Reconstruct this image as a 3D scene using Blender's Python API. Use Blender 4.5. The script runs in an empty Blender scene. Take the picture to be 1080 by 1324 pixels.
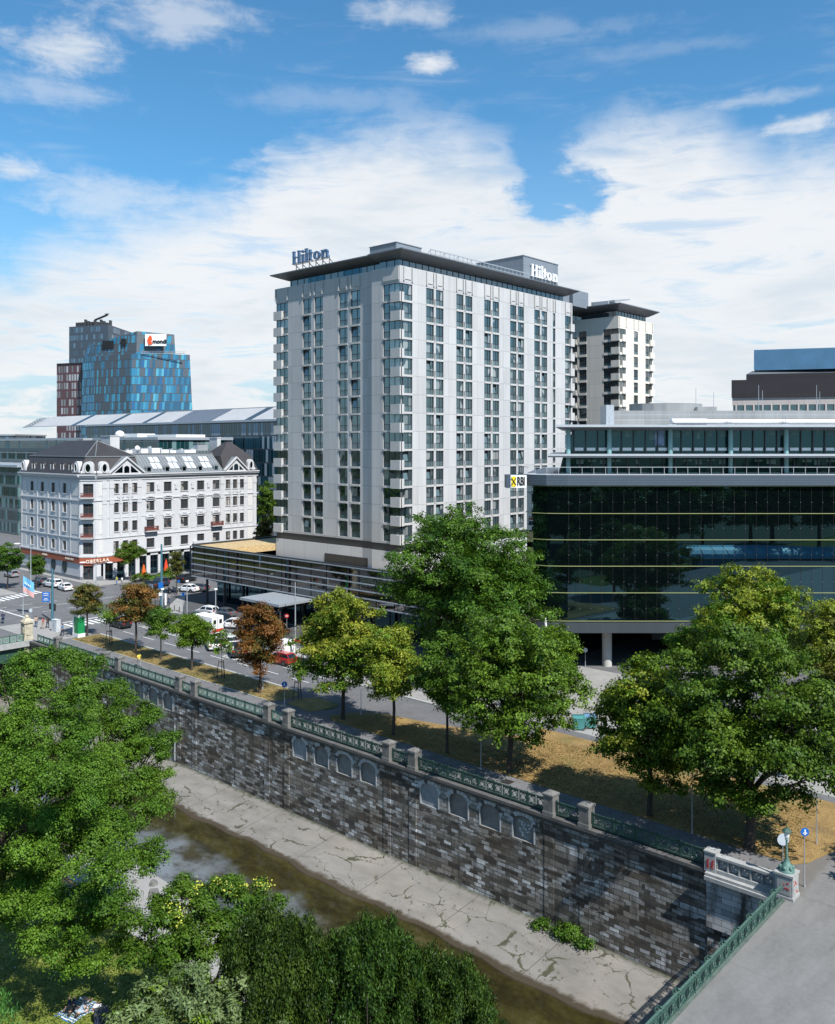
import bpy, math, random
import numpy as np
from mathutils import Vector, Matrix

SC = bpy.context.scene
COL = SC.collection
R = math.radians
# ------------------------------------------------------------------ camera
# world axes: X runs away to the right of the view (street front of the hotel's long side),
# Y runs away to the left (along the river), Z up, street level = 0
HC = 28.0
ANG = math.atan(1023 / 1133)
cd = bpy.data.cameras.new('camera')
cam = bpy.data.objects.new('camera', cd)
COL.objects.link(cam)
cam.location = (0, 0, HC)
cam.rotation_euler = (R(90), 0, ANG - R(90))
cd.sensor_width = 36
cd.sensor_fit = 'AUTO'
cd.lens = 1133 / 1324 * 36
cd.shift_y = -87 / 1324
cd.clip_start = 0.5
cd.clip_end = 9000
SC.camera = cam
# ------------------------------------------------------------------ light
SUN_AZ = R(-102)      # direction towards the sun, measured from +X counter-clockwise
SUN_EL = R(50)
SKY_STRENGTH = 0.10
SUN_STRENGTH = 4.8
SC.view_settings.view_transform = 'Standard'
SC.view_settings.look = 'None'
SC.view_settings.exposure = 0.58
SC.view_settings.gamma = 1.0
SC.view_settings.use_curve_mapping = False
SC.render.engine = 'CYCLES'
SC.cycles.use_denoising = True
SC.cycles.max_bounces = 6
SC.cycles.diffuse_bounces = 2
SC.cycles.glossy_bounces = 3
SC.cycles.transmission_bounces = 3
SC.cycles.transparent_max_bounces = 6
SC.cycles.caustics_reflective = False
SC.cycles.caustics_refractive = False
sd = bpy.data.lights.new('sun', 'SUN')
sd.energy = SUN_STRENGTH
sd.angle = R(0.5)
sd.color = (1.0, 0.965, 0.91)
so = bpy.data.objects.new('sun', sd)
COL.objects.link(so)
so.location = (60, -60, 120)
sdir = Vector((math.cos(SUN_EL) * math.cos(SUN_AZ), math.cos(SUN_EL) * math.sin(SUN_AZ), math.sin(SUN_EL)))
so.rotation_euler = sdir.to_track_quat('Z', 'Y').to_euler()


class NT:
    """small helper to write node trees"""
    def __init__(s, nt):
        s.nt = nt
        s.n = nt.nodes
        s.l = nt.links
        s.n.clear()

    def new(s, t, **kw):
        nd = s.n.new(t)
        for k, v in kw.items():
            setattr(nd, k, v)
        return nd

    def link(s, a, b):
        s.l.new(a, b)

    def put(s, sock, v):
        if hasattr(v, 'is_linked') or isinstance(v, bpy.types.NodeSocket):
            s.l.new(v, sock)
        else:
            sock.default_value = v

    def math(s, op, a, b=0.0, c=0.0, clamp=False):
        nd = s.new('ShaderNodeMath', operation=op, use_clamp=clamp)
        s.put(nd.inputs[0], a)
        s.put(nd.inputs[1], b)
        s.put(nd.inputs[2], c)
        return nd.outputs[0]

    def vmath(s, op, a, b=(0, 0, 0)):
        nd = s.new('ShaderNodeVectorMath', operation=op)
        s.put(nd.inputs[0], a)
        s.put(nd.inputs[1], b)
        return nd.outputs['Value'] if op in ('DOT_PRODUCT', 'LENGTH') else nd.outputs[0]

    def xyz(s, x, y, z=0.0):
        nd = s.new('ShaderNodeCombineXYZ')
        s.put(nd.inputs[0], x)
        s.put(nd.inputs[1], y)
        s.put(nd.inputs[2], z)
        return nd.outputs[0]

    def sep(s, v):
        nd = s.new('ShaderNodeSeparateXYZ')
        s.put(nd.inputs[0], v)
        return nd.outputs

    def noise(s, vec, scale, detail=4, rough=0.55, dist=0.0):
        nd = s.new('ShaderNodeTexNoise')
        s.put(nd.inputs['Vector'], vec)
        nd.inputs['Scale'].default_value = scale
        nd.inputs['Detail'].default_value = detail
        nd.inputs['Roughness'].default_value = rough
        nd.inputs['Distortion'].default_value = dist
        return nd.outputs['Fac']

    def ramp(s, fac, stops, interp='LINEAR'):
        nd = s.new('ShaderNodeValToRGB')
        cr = nd.color_ramp
        cr.interpolation = interp
        while len(cr.elements) < len(stops):
            cr.elements.new(0.5)
        for e, (p, c) in zip(cr.elements, stops):
            e.position = p
        for e, (p, c) in zip(cr.elements, stops):
            if not isinstance(c, (tuple, list)):
                c = (c, c, c)
            e.color = (c[0], c[1], c[2], 1)
        s.put(nd.inputs[0], fac)
        return nd.outputs[0]

    def smooth(s, v, lo, hi):
        nd = s.new('ShaderNodeMapRange', interpolation_type='SMOOTHSTEP', clamp=True)
        s.put(nd.inputs['Value'], v)
        s.put(nd.inputs['From Min'], lo)
        s.put(nd.inputs['From Max'], hi)
        return nd.outputs['Result']

    def mix(s, fac, a, b, mode='MIX'):
        nd = s.new('ShaderNodeMix', data_type='RGBA', blend_type=mode)
        s.put(nd.inputs['Factor'], fac)
        for k, v in ((6, a), (7, b)):
            if isinstance(v, (tuple, list)):
                v = (v[0], v[1], v[2], 1)
            s.put(nd.inputs[k], v)
        return nd.outputs[2]


# ------------------------------------------------------------------ sky and clouds
W = bpy.data.worlds.new('World')
SC.world = W
W.use_nodes = True
g = NT(W.node_tree)
out = g.new('ShaderNodeOutputWorld')
bg = g.new('ShaderNodeBackground')
bg.inputs['Strength'].default_value = SKY_STRENGTH
sky = g.new('ShaderNodeTexSky', sky_type='NISHITA', sun_disc=False)
sky.sun_elevation = SUN_EL
sky.sun_rotation = R(90) - SUN_AZ
sky.altitude = 200
sky.air_density = 1.0
sky.dust_density = 0.4
sky.ozone_density = 2.5
skyc = g.new('ShaderNodeHueSaturation')
skyc.inputs['Saturation'].default_value = 1.05
skyc.inputs['Value'].default_value = 1.0
g.link(sky.outputs[0], skyc.inputs['Color'])
tc = g.new('ShaderNodeTexCoord')
d = tc.outputs['Generated']
F_ = (math.cos(ANG), math.sin(ANG), 0)
R_ = (math.sin(ANG), -math.cos(ANG), 0)
df = g.vmath('DOT_PRODUCT', d, F_)
dr = g.vmath('DOT_PRODUCT', d, R_)
dz = g.sep(d)[2]
az = g.math('ARCTAN2', dr, df)                       # 0 towards the hotel, + to the right
hor = g.math('SQRT', g.math('ADD', g.math('MULTIPLY', df, df), g.math('MULTIPLY', dr, dr)))
el = g.math('ARCTAN2', dz, hor)                      # elevation
# warped cloud coordinates (stretched along the horizon)
cv = g.xyz(g.math('MULTIPLY', az, 4.2), g.math('MULTIPLY', el, 13.0), 0.37)
w1 = g.math('SUBTRACT', g.noise(cv, 1.0, 6, 0.55, 0.4), 0.5)
w2 = g.math('SUBTRACT', g.noise(g.xyz(g.math('MULTIPLY', az, 9.0), g.math('MULTIPLY', el, 55.0), 2.1), 1.0, 6, 0.6, 0.8), 0.5)
w3 = g.math('SUBTRACT', g.noise(g.xyz(g.math('MULTIPLY', az, 24.0), g.math('MULTIPLY', el, 40.0), 5.1), 1.0, 6, 0.65, 0.3), 0.5)


def az_of(px):
    return math.atan((px - 540) / 1133)


def el_of(px, py):
    return math.atan((575 - py) / 1133 * math.cos(az_of(px)))


TOP = [(-500, 300), (-150, 330), (0, 345), (60, 318), (130, 292), (210, 262), (290, 240), (335, 205), (352, 178), (400, 162), (460, 152), (530, 148),
       (590, 150), (630, 163), (660, 168), (690, 160), (730, 150), (765, 143), (800, 136), (850, 129), (915, 134),
       (945, 160), (1000, 180), (1060, 170), (1200, 160), (1600, 200)]
TOP = sorted(TOP)
lo_a, hi_a, hi_e = -0.8, 0.8, 0.8
stops = [((az_of(x) - lo_a) / (hi_a - lo_a), el_of(x, y) / hi_e) for x, y in TOP]
# the cloud tops lean with the wind: shear the lookup by elevation, and ruffle it
shear = g.math('MULTIPLY', g.math('SUBTRACT', el, 0.30), -0.16)
fac = g.math('DIVIDE', g.math('SUBTRACT', g.math('ADD', g.math('ADD', az, g.math('MULTIPLY', g.math('ADD', w2, w3), 0.045)), shear), lo_a), hi_a - lo_a, clamp=True)
top = g.math('MULTIPLY', g.ramp(fac, stops, 'EASE'), hi_e)
ruf = g.math('ADD', g.math('ADD', g.math('MULTIPLY', w1, 0.050), g.math('MULTIPLY', w3, 0.045)), g.math('MULTIPLY', w2, 0.055))
edge = g.math('ADD', g.math('SUBTRACT', top, el), ruf)
bank = g.math('MULTIPLY', g.math('POWER', g.smooth(edge, -0.016, 0.075), 0.8), 0.95)
low = g.smooth(el, 0.20, 0.03)
gap = g.math('MULTIPLY', g.smooth(g.math('ADD', w2, g.math('MULTIPLY', w1, 0.5)), -0.02, 0.15), low)
bank = g.math('MULTIPLY', bank, g.math('SUBTRACT', 1.0, g.math('MULTIPLY', gap, 0.72)))
gap2 = g.math('MULTIPLY', g.smooth(g.math('ADD', g.math('MULTIPLY', w1, 0.6), g.math('MULTIPLY', w2, 1.2)), 0.02, 0.30), 0.40)
bank = g.math('MULTIPLY', bank, g.math('SUBTRACT', 1.0, gap2))


def blob(px, py, sx, sy, amt, hi=1.15, lo=0.05):
    a0, e0 = az_of(px), el_of(px, py)
    x = g.math('DIVIDE', g.math('SUBTRACT', az, a0), sx / 1133)
    y = g.math('DIVIDE', g.math('SUBTRACT', el, e0), sy / 1133)
    q = g.math('SQRT', g.math('ADD', g.math('MULTIPLY', x, x), g.math('MULTIPLY', y, y)))
    q = g.math('ADD', q, g.math('ADD', g.math('MULTIPLY', w3, -1.9), g.math('ADD', g.math('MULTIPLY', w1, -1.0), g.math('MULTIPLY', w2, -1.0))))
    return g.math('MULTIPLY', g.smooth(q, hi, lo), amt)


# the wedge of blue sky between the two clouds
hole = None
for b in ((712, 130, 62, 50), (700, 165, 44, 42), (698, 205, 40, 42), (704, 240, 40, 34), (735, 250, 42, 30), (757, 262, 26, 14), (715, 272, 40, 16)):
    v = blob(*b, 0.93, 1.38, 0.58)
    hole = v if hole is None else g.math('MAXIMUM', hole, v)
bank = g.math('MULTIPLY', bank, g.math('SUBTRACT', 1.0, hole))


wisps = None
for b in ((85, 65, 80, 34, 0.75), (85, 120, 90, 22, 0.35), (235, 25, 110, 34, 0.5), (530, 18, 75, 20, 0.5), (556, 80, 32, 14, 0.85), (20, 220, 45, 16, 0.7),
          (150, 255, 140, 30, 0.5), (1045, 158, 60, 14, 0.7), (960, 130, 90, 12, 0.35), (700, 40, 160, 16, 0.18), (430, 130, 150, 22, 0.18), (880, 60, 140, 12, 0.14)):
    v = blob(*b)
    wisps = v if wisps is None else g.math('MAXIMUM', wisps, v)
front = g.smooth(df, 0.2, 0.6)
veil = g.math('MULTIPLY', g.smooth(g.math('ADD', w1, w2), 0.02, 0.5), 0.20)
rest = g.math('MULTIPLY', g.smooth(g.noise(g.vmath('MULTIPLY', d, (1.0, 1.0, 2.6)), 2.2, 6, 0.55, 0.3), 0.50, 0.68), 0.55)
mask = g.math('MAXIMUM', g.math('MAXIMUM', bank, wisps), veil)
mask = g.math('ADD', g.math('MULTIPLY', mask, front), g.math('MULTIPLY', rest, g.math('SUBTRACT', 1.0, front)))
mask = g.math('MULTIPLY', mask, g.smooth(dz, -0.02, 0.01))
CW = 0.605 / SKY_STRENGTH
cl = g.mix(g.smooth(g.math('ADD', w1, g.math('MULTIPLY', w2, 0.45)), -0.22, 0.08), (CW * 0.80, CW * 0.875, CW * 0.95), (CW * 1.00, CW * 1.02, CW * 1.04))
skm = g.mix(1.0, skyc.outputs[0], (0.60, 1.04, 1.14), 'MULTIPLY')
hz = g.math('MULTIPLY', g.smooth(el, 0.30, 0.0), 0.85)
skm = g.mix(hz, skm, (CW * 0.56, CW * 0.72, CW * 0.86))
col = g.mix(mask, skm, cl)
g.link(col, bg.inputs['Color'])
g.link(bg.outputs[0], out.inputs[0])


# ------------------------------------------------------------------ mesh helper
class MB:
    def __init__(s):
        s.v = []
        s.f = []
        s.m = []

    def add(s, vs, fs, m=0):
        o = len(s.v)
        s.v += [tuple(p) for p in vs]
        s.f += [tuple(i + o for i in f) for f in fs]
        s.m += [m] * len(fs)
        return s

    def poly(s, pts, m=0):
        return s.add(pts, [tuple(range(len(pts)))], m)

    def box(s, x0, y0, z0, x1, y1, z1, m=0):
        x0, x1 = min(x0, x1), max(x0, x1)
        y0, y1 = min(y0, y1), max(y0, y1)
        z0, z1 = min(z0, z1), max(z0, z1)
        v = [(x0, y0, z0), (x1, y0, z0), (x1, y1, z0), (x0, y1, z0), (x0, y0, z1), (x1, y0, z1), (x1, y1, z1), (x0, y1, z1)]
        return s.add(v, [(3, 2, 1, 0), (4, 5, 6, 7), (0, 1, 5, 4), (1, 2, 6, 5), (2, 3, 7, 6), (3, 0, 4, 7)], m)

    def frus(s, base, z0, topp, z1, m=0, cap=True):
        """prism between two xy outlines (counter-clockwise) of equal length"""
        n = len(base)
        zt = z1 if isinstance(z1, (list, tuple)) else [z1] * n
        v = [(p[0], p[1], z0) for p in base] + [(p[0], p[1], zt[i]) for i, p in enumerate(topp)]
        f = [(i, (i + 1) % n, (i + 1) % n + n, i + n) for i in range(n)]
        if cap:
            f += [tuple(range(n - 1, -1, -1)), tuple(range(n, 2 * n))]
        return s.add(v, f, m)

    def prism(s, pts, z0, z1, m=0):
        return s.frus(pts, z0, pts, z1, m)

    def hprism(s, pts, d, m=0):
        """outline of 3-D points pushed along d"""
        n = len(pts)
        d = Vector(d)
        v = [tuple(p) for p in pts] + [tuple(Vector(p) + d) for p in pts]
        f = [(i, (i + 1) % n, (i + 1) % n + n, i + n) for i in range(n)]
        f += [tuple(range(n - 1, -1, -1)), tuple(range(n, 2 * n))]
        return s.add(v, f, m)

    def tube(s, p, q, r0, r1=None, n=8, m=0, cap=True):
        r1 = r0 if r1 is None else r1
        p, q = Vector(p), Vector(q)
        ax = (q - p)
        if ax.length < 1e-6:
            return s
        ax.normalize()
        a = ax.orthogonal().normalized()
        b = ax.cross(a)
        v = []
        for c, r in ((p, r0), (q, r1)):
            for i in range(n):
                t = 2 * math.pi * i / n
                v.append(tuple(c + a * (r * math.cos(t)) + b * (r * math.sin(t))))
        f = [(i, (i + 1) % n, (i + 1) % n + n, i + n) for i in range(n)]
        if cap:
            f += [tuple(range(n - 1, -1, -1)), tuple(range(n, 2 * n))]
        return s.add(v, f, m)

    def path(s, pts, r, n=6, m=0):
        for i in range(len(pts) - 1):
            s.tube(pts[i], pts[i + 1], r if not isinstance(r, (list, tuple)) else r[i], r if not isinstance(r, (list, tuple)) else r[i + 1], n, m, True)
        return s

    def lathe(s, prof, c=(0, 0, 0), n=12, m=0):
        v = []
        for (r, z) in prof:
            for i in range(n):
                t = 2 * math.pi * i / n
                v.append((c[0] + r * math.cos(t), c[1] + r * math.sin(t), c[2] + z))
        f = []
        for k in range(len(prof) - 1):
            for i in range(n):
                j = (i + 1) % n
                f.append((k * n + i, k * n + j, (k + 1) * n + j, (k + 1) * n + i))
        f.append(tuple(range(n - 1, -1, -1)))
        f.append(tuple((len(prof) - 1) * n + i for i in range(n)))
        return s.add(v, f, m)

    def ell(s, c, r, m=0, n=10, k=6):
        prof = []
        v = [(c[0], c[1], c[2] - r[2])]
        for j in range(1, k):
            t = math.pi * j / k
            for i in range(n):
                p = 2 * math.pi * i / n
                v.append((c[0] + r[0] * math.sin(t) * math.cos(p), c[1] + r[1] * math.sin(t) * math.sin(p), c[2] - r[2] * math.cos(t)))
        v.append((c[0], c[1], c[2] + r[2]))
        f = []
        for i in range(n):
            f.append((0, 1 + (i + 1) % n, 1 + i))
        for j in range(k - 2):
            for i in range(n):
                a = 1 + j * n + i
                b = 1 + j * n + (i + 1) % n
                f.append((a, b, b + n, a + n))
        L = len(v) - 1
        o = 1 + (k - 2) * n
        for i in range(n):
            f.append((o + i, o + (i + 1) % n, L))
        return s.add(v, f, m)

    def torus(s, c, nrm, R0, r, n=16, k=6, m=0, a0=0.0, a1=2 * math.pi):
        nrm = Vector(nrm).normalized()
        a = nrm.orthogonal().normalized()
        b = nrm.cross(a)
        c = Vector(c)
        P = []
        full = abs(a1 - a0 - 2 * math.pi) < 1e-4
        for i in range(n + (0 if full else 1)):
            t = a0 + (a1 - a0) * i / n
            P.append(c + a * (R0 * math.cos(t)) + b * (R0 * math.sin(t)))
        if full:
            P.append(P[0])
        return s.path([tuple(p) for p in P], r, k, m)

    def mesh(s, name, mats, base=(0, 0, 0), smooth=False):
        me = bpy.data.meshes.new(name)
        bx, by, bz = base
        me.from_pydata([(x - bx, y - by, z - bz) for x, y, z in s.v], [], s.f)
        for m in mats:
            me.materials.append(m)
        me.polygons.foreach_set('material_index', s.m)
        if smooth:
            me.polygons.foreach_set('use_smooth', [True] * len(s.f))
            me.set_sharp_from_angle(angle=R(40))
        me.update()
        return me

    def build(s, name, mats, parent=None, base=None, smooth=False):
        if not isinstance(mats, (list, tuple)):
            mats = [mats]
        if base is None:
            base = tuple(parent['_base']) if parent is not None and '_base' in parent else (0, 0, 0)
        o = bpy.data.objects.new(name, s.mesh(name, mats, base, smooth))
        COL.objects.link(o)
        if parent is not None:
            o.parent = parent
        else:
            o.location = base
        return o


def tag(o, label=None, cat=None, group=None, kind=None):
    if label:
        o['label'] = label
    if cat:
        o['category'] = cat
    if group:
        o['group'] = group
    if kind:
        o['kind'] = kind
    return o


def thing(name, label, cat, base=(0, 0, 0), group=None, rotz=0.0, world=True):
    """an Empty at the base of a thing; with world=True its parts are written in world coordinates"""
    o = bpy.data.objects.new(name, None)
    COL.objects.link(o)
    o.empty_display_size = 0.3
    o.location = base
    o.rotation_euler = (0, 0, rotz)
    if world:
        o['_base'] = tuple(float(x) for x in base)
    return tag(o, label, cat, group)


def link_mesh(name, me, parent=None, loc=(0, 0, 0), rotz=0.0, scale=None):
    o = bpy.data.objects.new(name, me)
    COL.objects.link(o)
    if parent is not None:
        o.parent = parent
        if '_base' in parent:
            b = parent['_base']
            loc = (loc[0] - b[0], loc[1] - b[1], loc[2] - b[2])
    o.location = loc
    o.rotation_euler = (0, 0, rotz)
    if scale:
        o.scale = scale
    return o


CH = {}


def dup(o, loc, rotz=0.0, label=None, group=None, scale=None):
    """copy of a thing with copies of its parts and their sub-parts"""
    c = o.copy()
    COL.objects.link(c)
    c.location = loc
    c.rotation_euler = (0, 0, rotz)
    if scale:
        c.scale = scale
    if label:
        c['label'] = label
    if group:
        c['group'] = group
    for ch in list(o.children):
        a = ch.copy()
        COL.objects.link(a)
        a.parent = c
        for gc in list(ch.children):
            b = gc.copy()
            COL.objects.link(b)
            b.parent = a
    return c


# ------------------------------------------------------------------ materials
def pm(name, colr, rough=0.7, var=0.12, scale=1.5, metal=0.0, ior=1.5, bump=0.0, spec=None, stretch=(1, 1, 1), rnd=0.0, coat=0.0):
    m = bpy.data.materials.new(name)
    m.use_nodes = True
    q = NT(m.node_tree)
    o = q.new('ShaderNodeOutputMaterial')
    p = q.new('ShaderNodeBsdfPrincipled')
    q.link(p.outputs[0], o.inputs[0])
    t = q.new('ShaderNodeTexCoord').outputs['Object']
    if stretch != (1, 1, 1):
        t = q.vmath('MULTIPLY', t, stretch)
    n = q.noise(t, scale, 5, 0.6)
    n2 = q.noise(t, scale * 7.3, 3, 0.6)
    nn = q.math('ADD', q.math('MULTIPLY', n, 0.65), q.math('MULTIPLY', n2, 0.35))
    c0 = tuple(x * (1 - var * 1.6) for x in colr)
    c1 = tuple(min(1, x * (1 + var * 1.6)) for x in colr)
    cc = q.ramp(nn, [(0.3, c0), (0.7, c1)])
    if rnd:
        oi = q.new('ShaderNodeObjectInfo').outputs['Random']
        cc = q.mix(q.math('MULTIPLY', oi, rnd), cc, (0.5, 0.52, 0.5))
    q.put(p.inputs['Base Color'], cc)
    p.inputs['Roughness'].default_value = rough
    p.inputs['Metallic'].default_value = metal
    p.inputs['IOR'].default_value = ior
    if coat:
        p.inputs['Coat Weight'].default_value = coat
        p.inputs['Coat Roughness'].default_value = 0.05
    if bump:
        b = q.new('ShaderNodeBump')
        b.inputs['Strength'].default_value = 0.5
        b.inputs['Distance'].default_value = bump
        q.link(nn, b.inputs['Height'])
        q.link(b.outputs[0], p.inputs['Normal'])
    return m


def glassm(name, dark, pale=None, pshare=0.25, ior=1.9, rough=0.02, wav=0.0, tint=None):
    """facade glass: dark interior below a mirror-like surface; curtains in some windows (random per object)"""
    m = bpy.data.materials.new(name)
    m.use_nodes = True
    q = NT(m.node_tree)
    o = q.new('ShaderNodeOutputMaterial')
    p = q.new('ShaderNodeBsdfPrincipled')
    q.link(p.outputs[0], o.inputs[0])
    t = q.new('ShaderNodeTexCoord').outputs['Object']
    cc = q.mix(q.noise(t, 0.6, 3), tuple(x * 0.55 for x in dark), tuple(min(1, x * 1.5) for x in dark))
    if pale:
        oi = q.new('ShaderNodeObjectInfo').outputs['Random']
        st = q.noise(q.vmath('MULTIPLY', t, (9, 9, 0.3)), 1.0, 2)
        pc = q.mix(st, tuple(x * 0.6 for x in pale), pale)
        cc = q.mix(q.math('MULTIPLY', q.smooth(oi, 1 - pshare, 1.0), q.smooth(q.noise(q.vmath('ADD', t, q.xyz(q.math('MULTIPLY', oi, 90.0), 0.0, 0.0)), 0.5, 1), 0.42, 0.5)), cc, pc)
    q.put(p.inputs['Base Color'], cc)
    p.inputs['Roughness'].default_value = rough
    p.inputs['IOR'].default_value = ior
    if tint:
        p.inputs['Specular Tint'].default_value = (*tint, 1)
    if wav:
        b = q.new('ShaderNodeBump')
        b.inputs['Strength'].default_value = 0.4
        b.inputs['Distance'].default_value = wav
        q.link(q.noise(t, 0.35, 1), b.inputs['Height'])
        q.link(b.outputs[0], p.inputs['Normal'])
    return m


def leafm(name, c1, c2, trans=0.3, scale=0.35, rough=0.5):
    m = bpy.data.materials.new(name)
    m.use_nodes = True
    q = NT(m.node_tree)
    o = q.new('ShaderNodeOutputMaterial')
    p = q.new('ShaderNodeBsdfPrincipled')
    tr = q.new('ShaderNodeBsdfTranslucent')
    mx = q.new('ShaderNodeMixShader')
    mx.inputs[0].default_value = trans
    t = q.new('ShaderNodeTexCoord').outputs['Object']
    ri = q.new('ShaderNodeNewGeometry').outputs['Random Per Island']
    oi = q.new('ShaderNodeObjectInfo').outputs['Random']
    f = q.math('ADD', q.math('MULTIPLY', q.smooth(q.noise(q.vmath('ADD', t, q.xyz(q.math('MULTIPLY', oi, 50.0), 0.0, 0.0)), scale, 3), 0.32, 0.68), 0.6), q.math('MULTIPLY', ri, 0.4))
    cc = q.mix(f, c1, c2)
    hs = q.new('ShaderNodeHueSaturation')
    q.put(hs.inputs['Value'], q.math('ADD', 0.64, q.math('MULTIPLY', ri, 0.80)))
    q.put(hs.inputs['Hue'], q.math('ADD', 0.488, q.math('MULTIPLY', oi, 0.024)))
    q.put(hs.inputs['Color'], cc)
    q.put(p.inputs['Base Color'], hs.outputs[0])
    p.inputs['Roughness'].default_value = rough
    p.inputs['IOR'].default_value = 1.4
    p.inputs['Specular IOR Level'].default_value = 0.25
    q.put(tr.inputs['Color'], q.mix(1.0, hs.outputs[0], (1.3, 1.25, 0.5), 'MULTIPLY'))
    q.link(p.outputs[0], mx.inputs[1])
    q.link(tr.outputs[0], mx.inputs[2])
    q.link(mx.outputs[0], o.inputs[0])
    return m


def facade_m(name, colr, period, joint=0.05, z0=0.0, vper=None, var=0.06, dark=0.55):
    """concrete cladding with dark horizontal joints, faint rain streaks and panel-to-panel differences"""
    m = bpy.data.materials.new(name)
    m.use_nodes = True
    q = NT(m.node_tree)
    o = q.new('ShaderNodeOutputMaterial')
    p = q.new('ShaderNodeBsdfPrincipled')
    q.link(p.outputs[0], o.inputs[0])
    t = q.new('ShaderNodeTexCoord').outputs['Object']
    x, y, z = q.sep(t)
    st = q.noise(q.vmath('MULTIPLY', t, (1.6, 1.6, 0.07)), 1.0, 5, 0.6)
    bl = q.noise(t, 0.12, 4)
    nn = q.math('ADD', q.math('MULTIPLY', st, 0.6), q.math('MULTIPLY', bl, 0.4))
    row = q.math('DIVIDE', q.math('SUBTRACT', z, z0), period)
    h = q.math('ADD', x, y)
    colm = q.math('FLOOR', q.math('DIVIDE', h, vper or 3.8))
    wn = q.new('ShaderNodeTexWhiteNoise', noise_dimensions='2D')
    q.put(wn.inputs['Vector'], q.xyz(q.math('FLOOR', row), colm))
    nn = q.math('ADD', nn, q.math('MULTIPLY', q.math('SUBTRACT', wn.outputs['Value'], 0.5), 0.22))
    cc = q.ramp(nn, [(0.25, tuple(c * (1 - var * 2) for c in colr)), (0.75, tuple(min(1, c * (1 + var * 2)) for c in colr))])
    fr = q.math('ABSOLUTE', q.math('SUBTRACT', q.math('FRACT', row), 0.5))
    ln = q.math('GREATER_THAN', fr, 0.5 - joint / period / 2)
    if vper:
        fv = q.math('ABSOLUTE', q.math('SUBTRACT', q.math('FRACT', q.math('DIVIDE', h, vper)), 0.5))
        ln = q.math('MAXIMUM', ln, q.math('GREATER_THAN', fv, 0.5 - joint * 0.7 / vper / 2))
    cc = q.mix(q.math('MULTIPLY', ln, dark), cc, tuple(c * 0.25 for c in colr))
    q.put(p.inputs['Base Color'], cc)
    p.inputs['Roughness'].default_value = 0.75
    return m


def facade_band(name, per, cols_n, c_glass, c_panel, seed=0.0, thr=0.5, z0=0.0, ior=1.8, joint=(0.03, 0.06), grid=(0.12, 0.13, 0.14), stag=0.5, palette=None):
    """curtain wall of upright panels: each panel of each floor picks glass or cladding"""
    m = bpy.data.materials.new(name)
    m.use_nodes = True
    q = NT(m.node_tree)
    o = q.new('ShaderNodeOutputMaterial')
    p = q.new('ShaderNodeBsdfPrincipled')
    q.link(p.outputs[0], o.inputs[0])
    t = q.new('ShaderNodeTexCoord').outputs['Object']
    x, y, z = q.sep(t)
    h = q.math('SUBTRACT', x, y)
    row = q.math('DIVIDE', q.math('SUBTRACT', z, z0), per)
    fl = q.math('FLOOR', row)
    u = q.math('ADD', q.math('DIVIDE', h, cols_n), q.math('MULTIPLY', fl, stag))
    wn = q.new('ShaderNodeTexWhiteNoise', noise_dimensions='3D')
    q.put(wn.inputs['Vector'], q.xyz(q.math('FLOOR', u), fl, seed))
    r = wn.outputs['Value']
    if palette:
        cc = q.ramp(r, palette, 'CONSTANT')
        gl = q.math('GREATER_THAN', r, thr)
    else:
        gl = q.math('GREATER_THAN', r, thr)
        wn2 = q.new('ShaderNodeTexWhiteNoise', noise_dimensions='3D')
        q.put(wn2.inputs['Vector'], q.xyz(q.math('FLOOR', u), fl, seed + 7))
        cg = q.mix(wn2.outputs['Value'], tuple(c * 0.4 for c in c_glass), tuple(c * 1.5 for c in c_glass))
        cc = q.mix(gl, c_panel, cg)
    fx = q.math('ABSOLUTE', q.math('SUBTRACT', q.math('FRACT', u), 0.5))
    fz = q.math('ABSOLUTE', q.math('SUBTRACT', q.math('FRACT', row), 0.5))
    ln = q.math('MAXIMUM', q.math('GREATER_THAN', fx, 0.5 - joint[0]), q.math('GREATER_THAN', fz, 0.5 - joint[1]))
    cc = q.mix(ln, cc, grid)
    q.put(p.inputs['Base Color'], cc)
    q.put(p.inputs['Roughness'], q.math('SUBTRACT', 0.55, q.math('MULTIPLY', q.math('MULTIPLY', gl, q.math('SUBTRACT', 1.0, ln)), 0.5)))
    p.inputs['IOR'].default_value = ior
    return m


M = {}
M['conc'] = pm('pale_concrete', (0.45, 0.44, 0.42), 0.85, 0.1, 0.8)
M['white'] = pm('white_paint', (0.78, 0.78, 0.77), 0.6, 0.05, 0.9)
M['stucco'] = pm('white_stucco', (0.50, 0.505, 0.52), 0.8, 0.05, 0.5)
M['stucco_trim'] = pm('white_stucco_trim', (0.485, 0.49, 0.505), 0.8, 0.06, 1.0)
M['stone'] = pm('weathered_stone', (0.135, 0.132, 0.126), 0.85, 0.28, 1.6, bump=0.02)
M['palestone'] = pm('pale_stone', (0.31, 0.315, 0.31), 0.85, 0.16, 1.8, bump=0.01)
M['asphalt'] = pm('asphalt', (0.115, 0.115, 0.12), 0.9, 0.16, 0.35)
M['asphalt_dark'] = pm('dark_asphalt', (0.062, 0.063, 0.068), 0.9, 0.16, 0.35)
M['paving'] = pm('paving', (0.26, 0.255, 0.245), 0.9, 0.12, 0.6)
M['path'] = pm('path_asphalt', (0.135, 0.135, 0.14), 0.9, 0.15, 0.5)
M['marking'] = pm('road_marking', (0.62, 0.62, 0.62), 0.8, 0.15, 3)
M['kerb'] = pm('kerb_stone', (0.34, 0.34, 0.33), 0.85, 0.12, 2)
M['metal'] = pm('grey_metal', (0.32, 0.34, 0.37), 0.4, 0.06, 1, metal=0.6)
M['galv'] = pm('galvanised_steel', (0.42, 0.45, 0.48), 0.5, 0.08, 3, metal=0.5)
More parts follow.
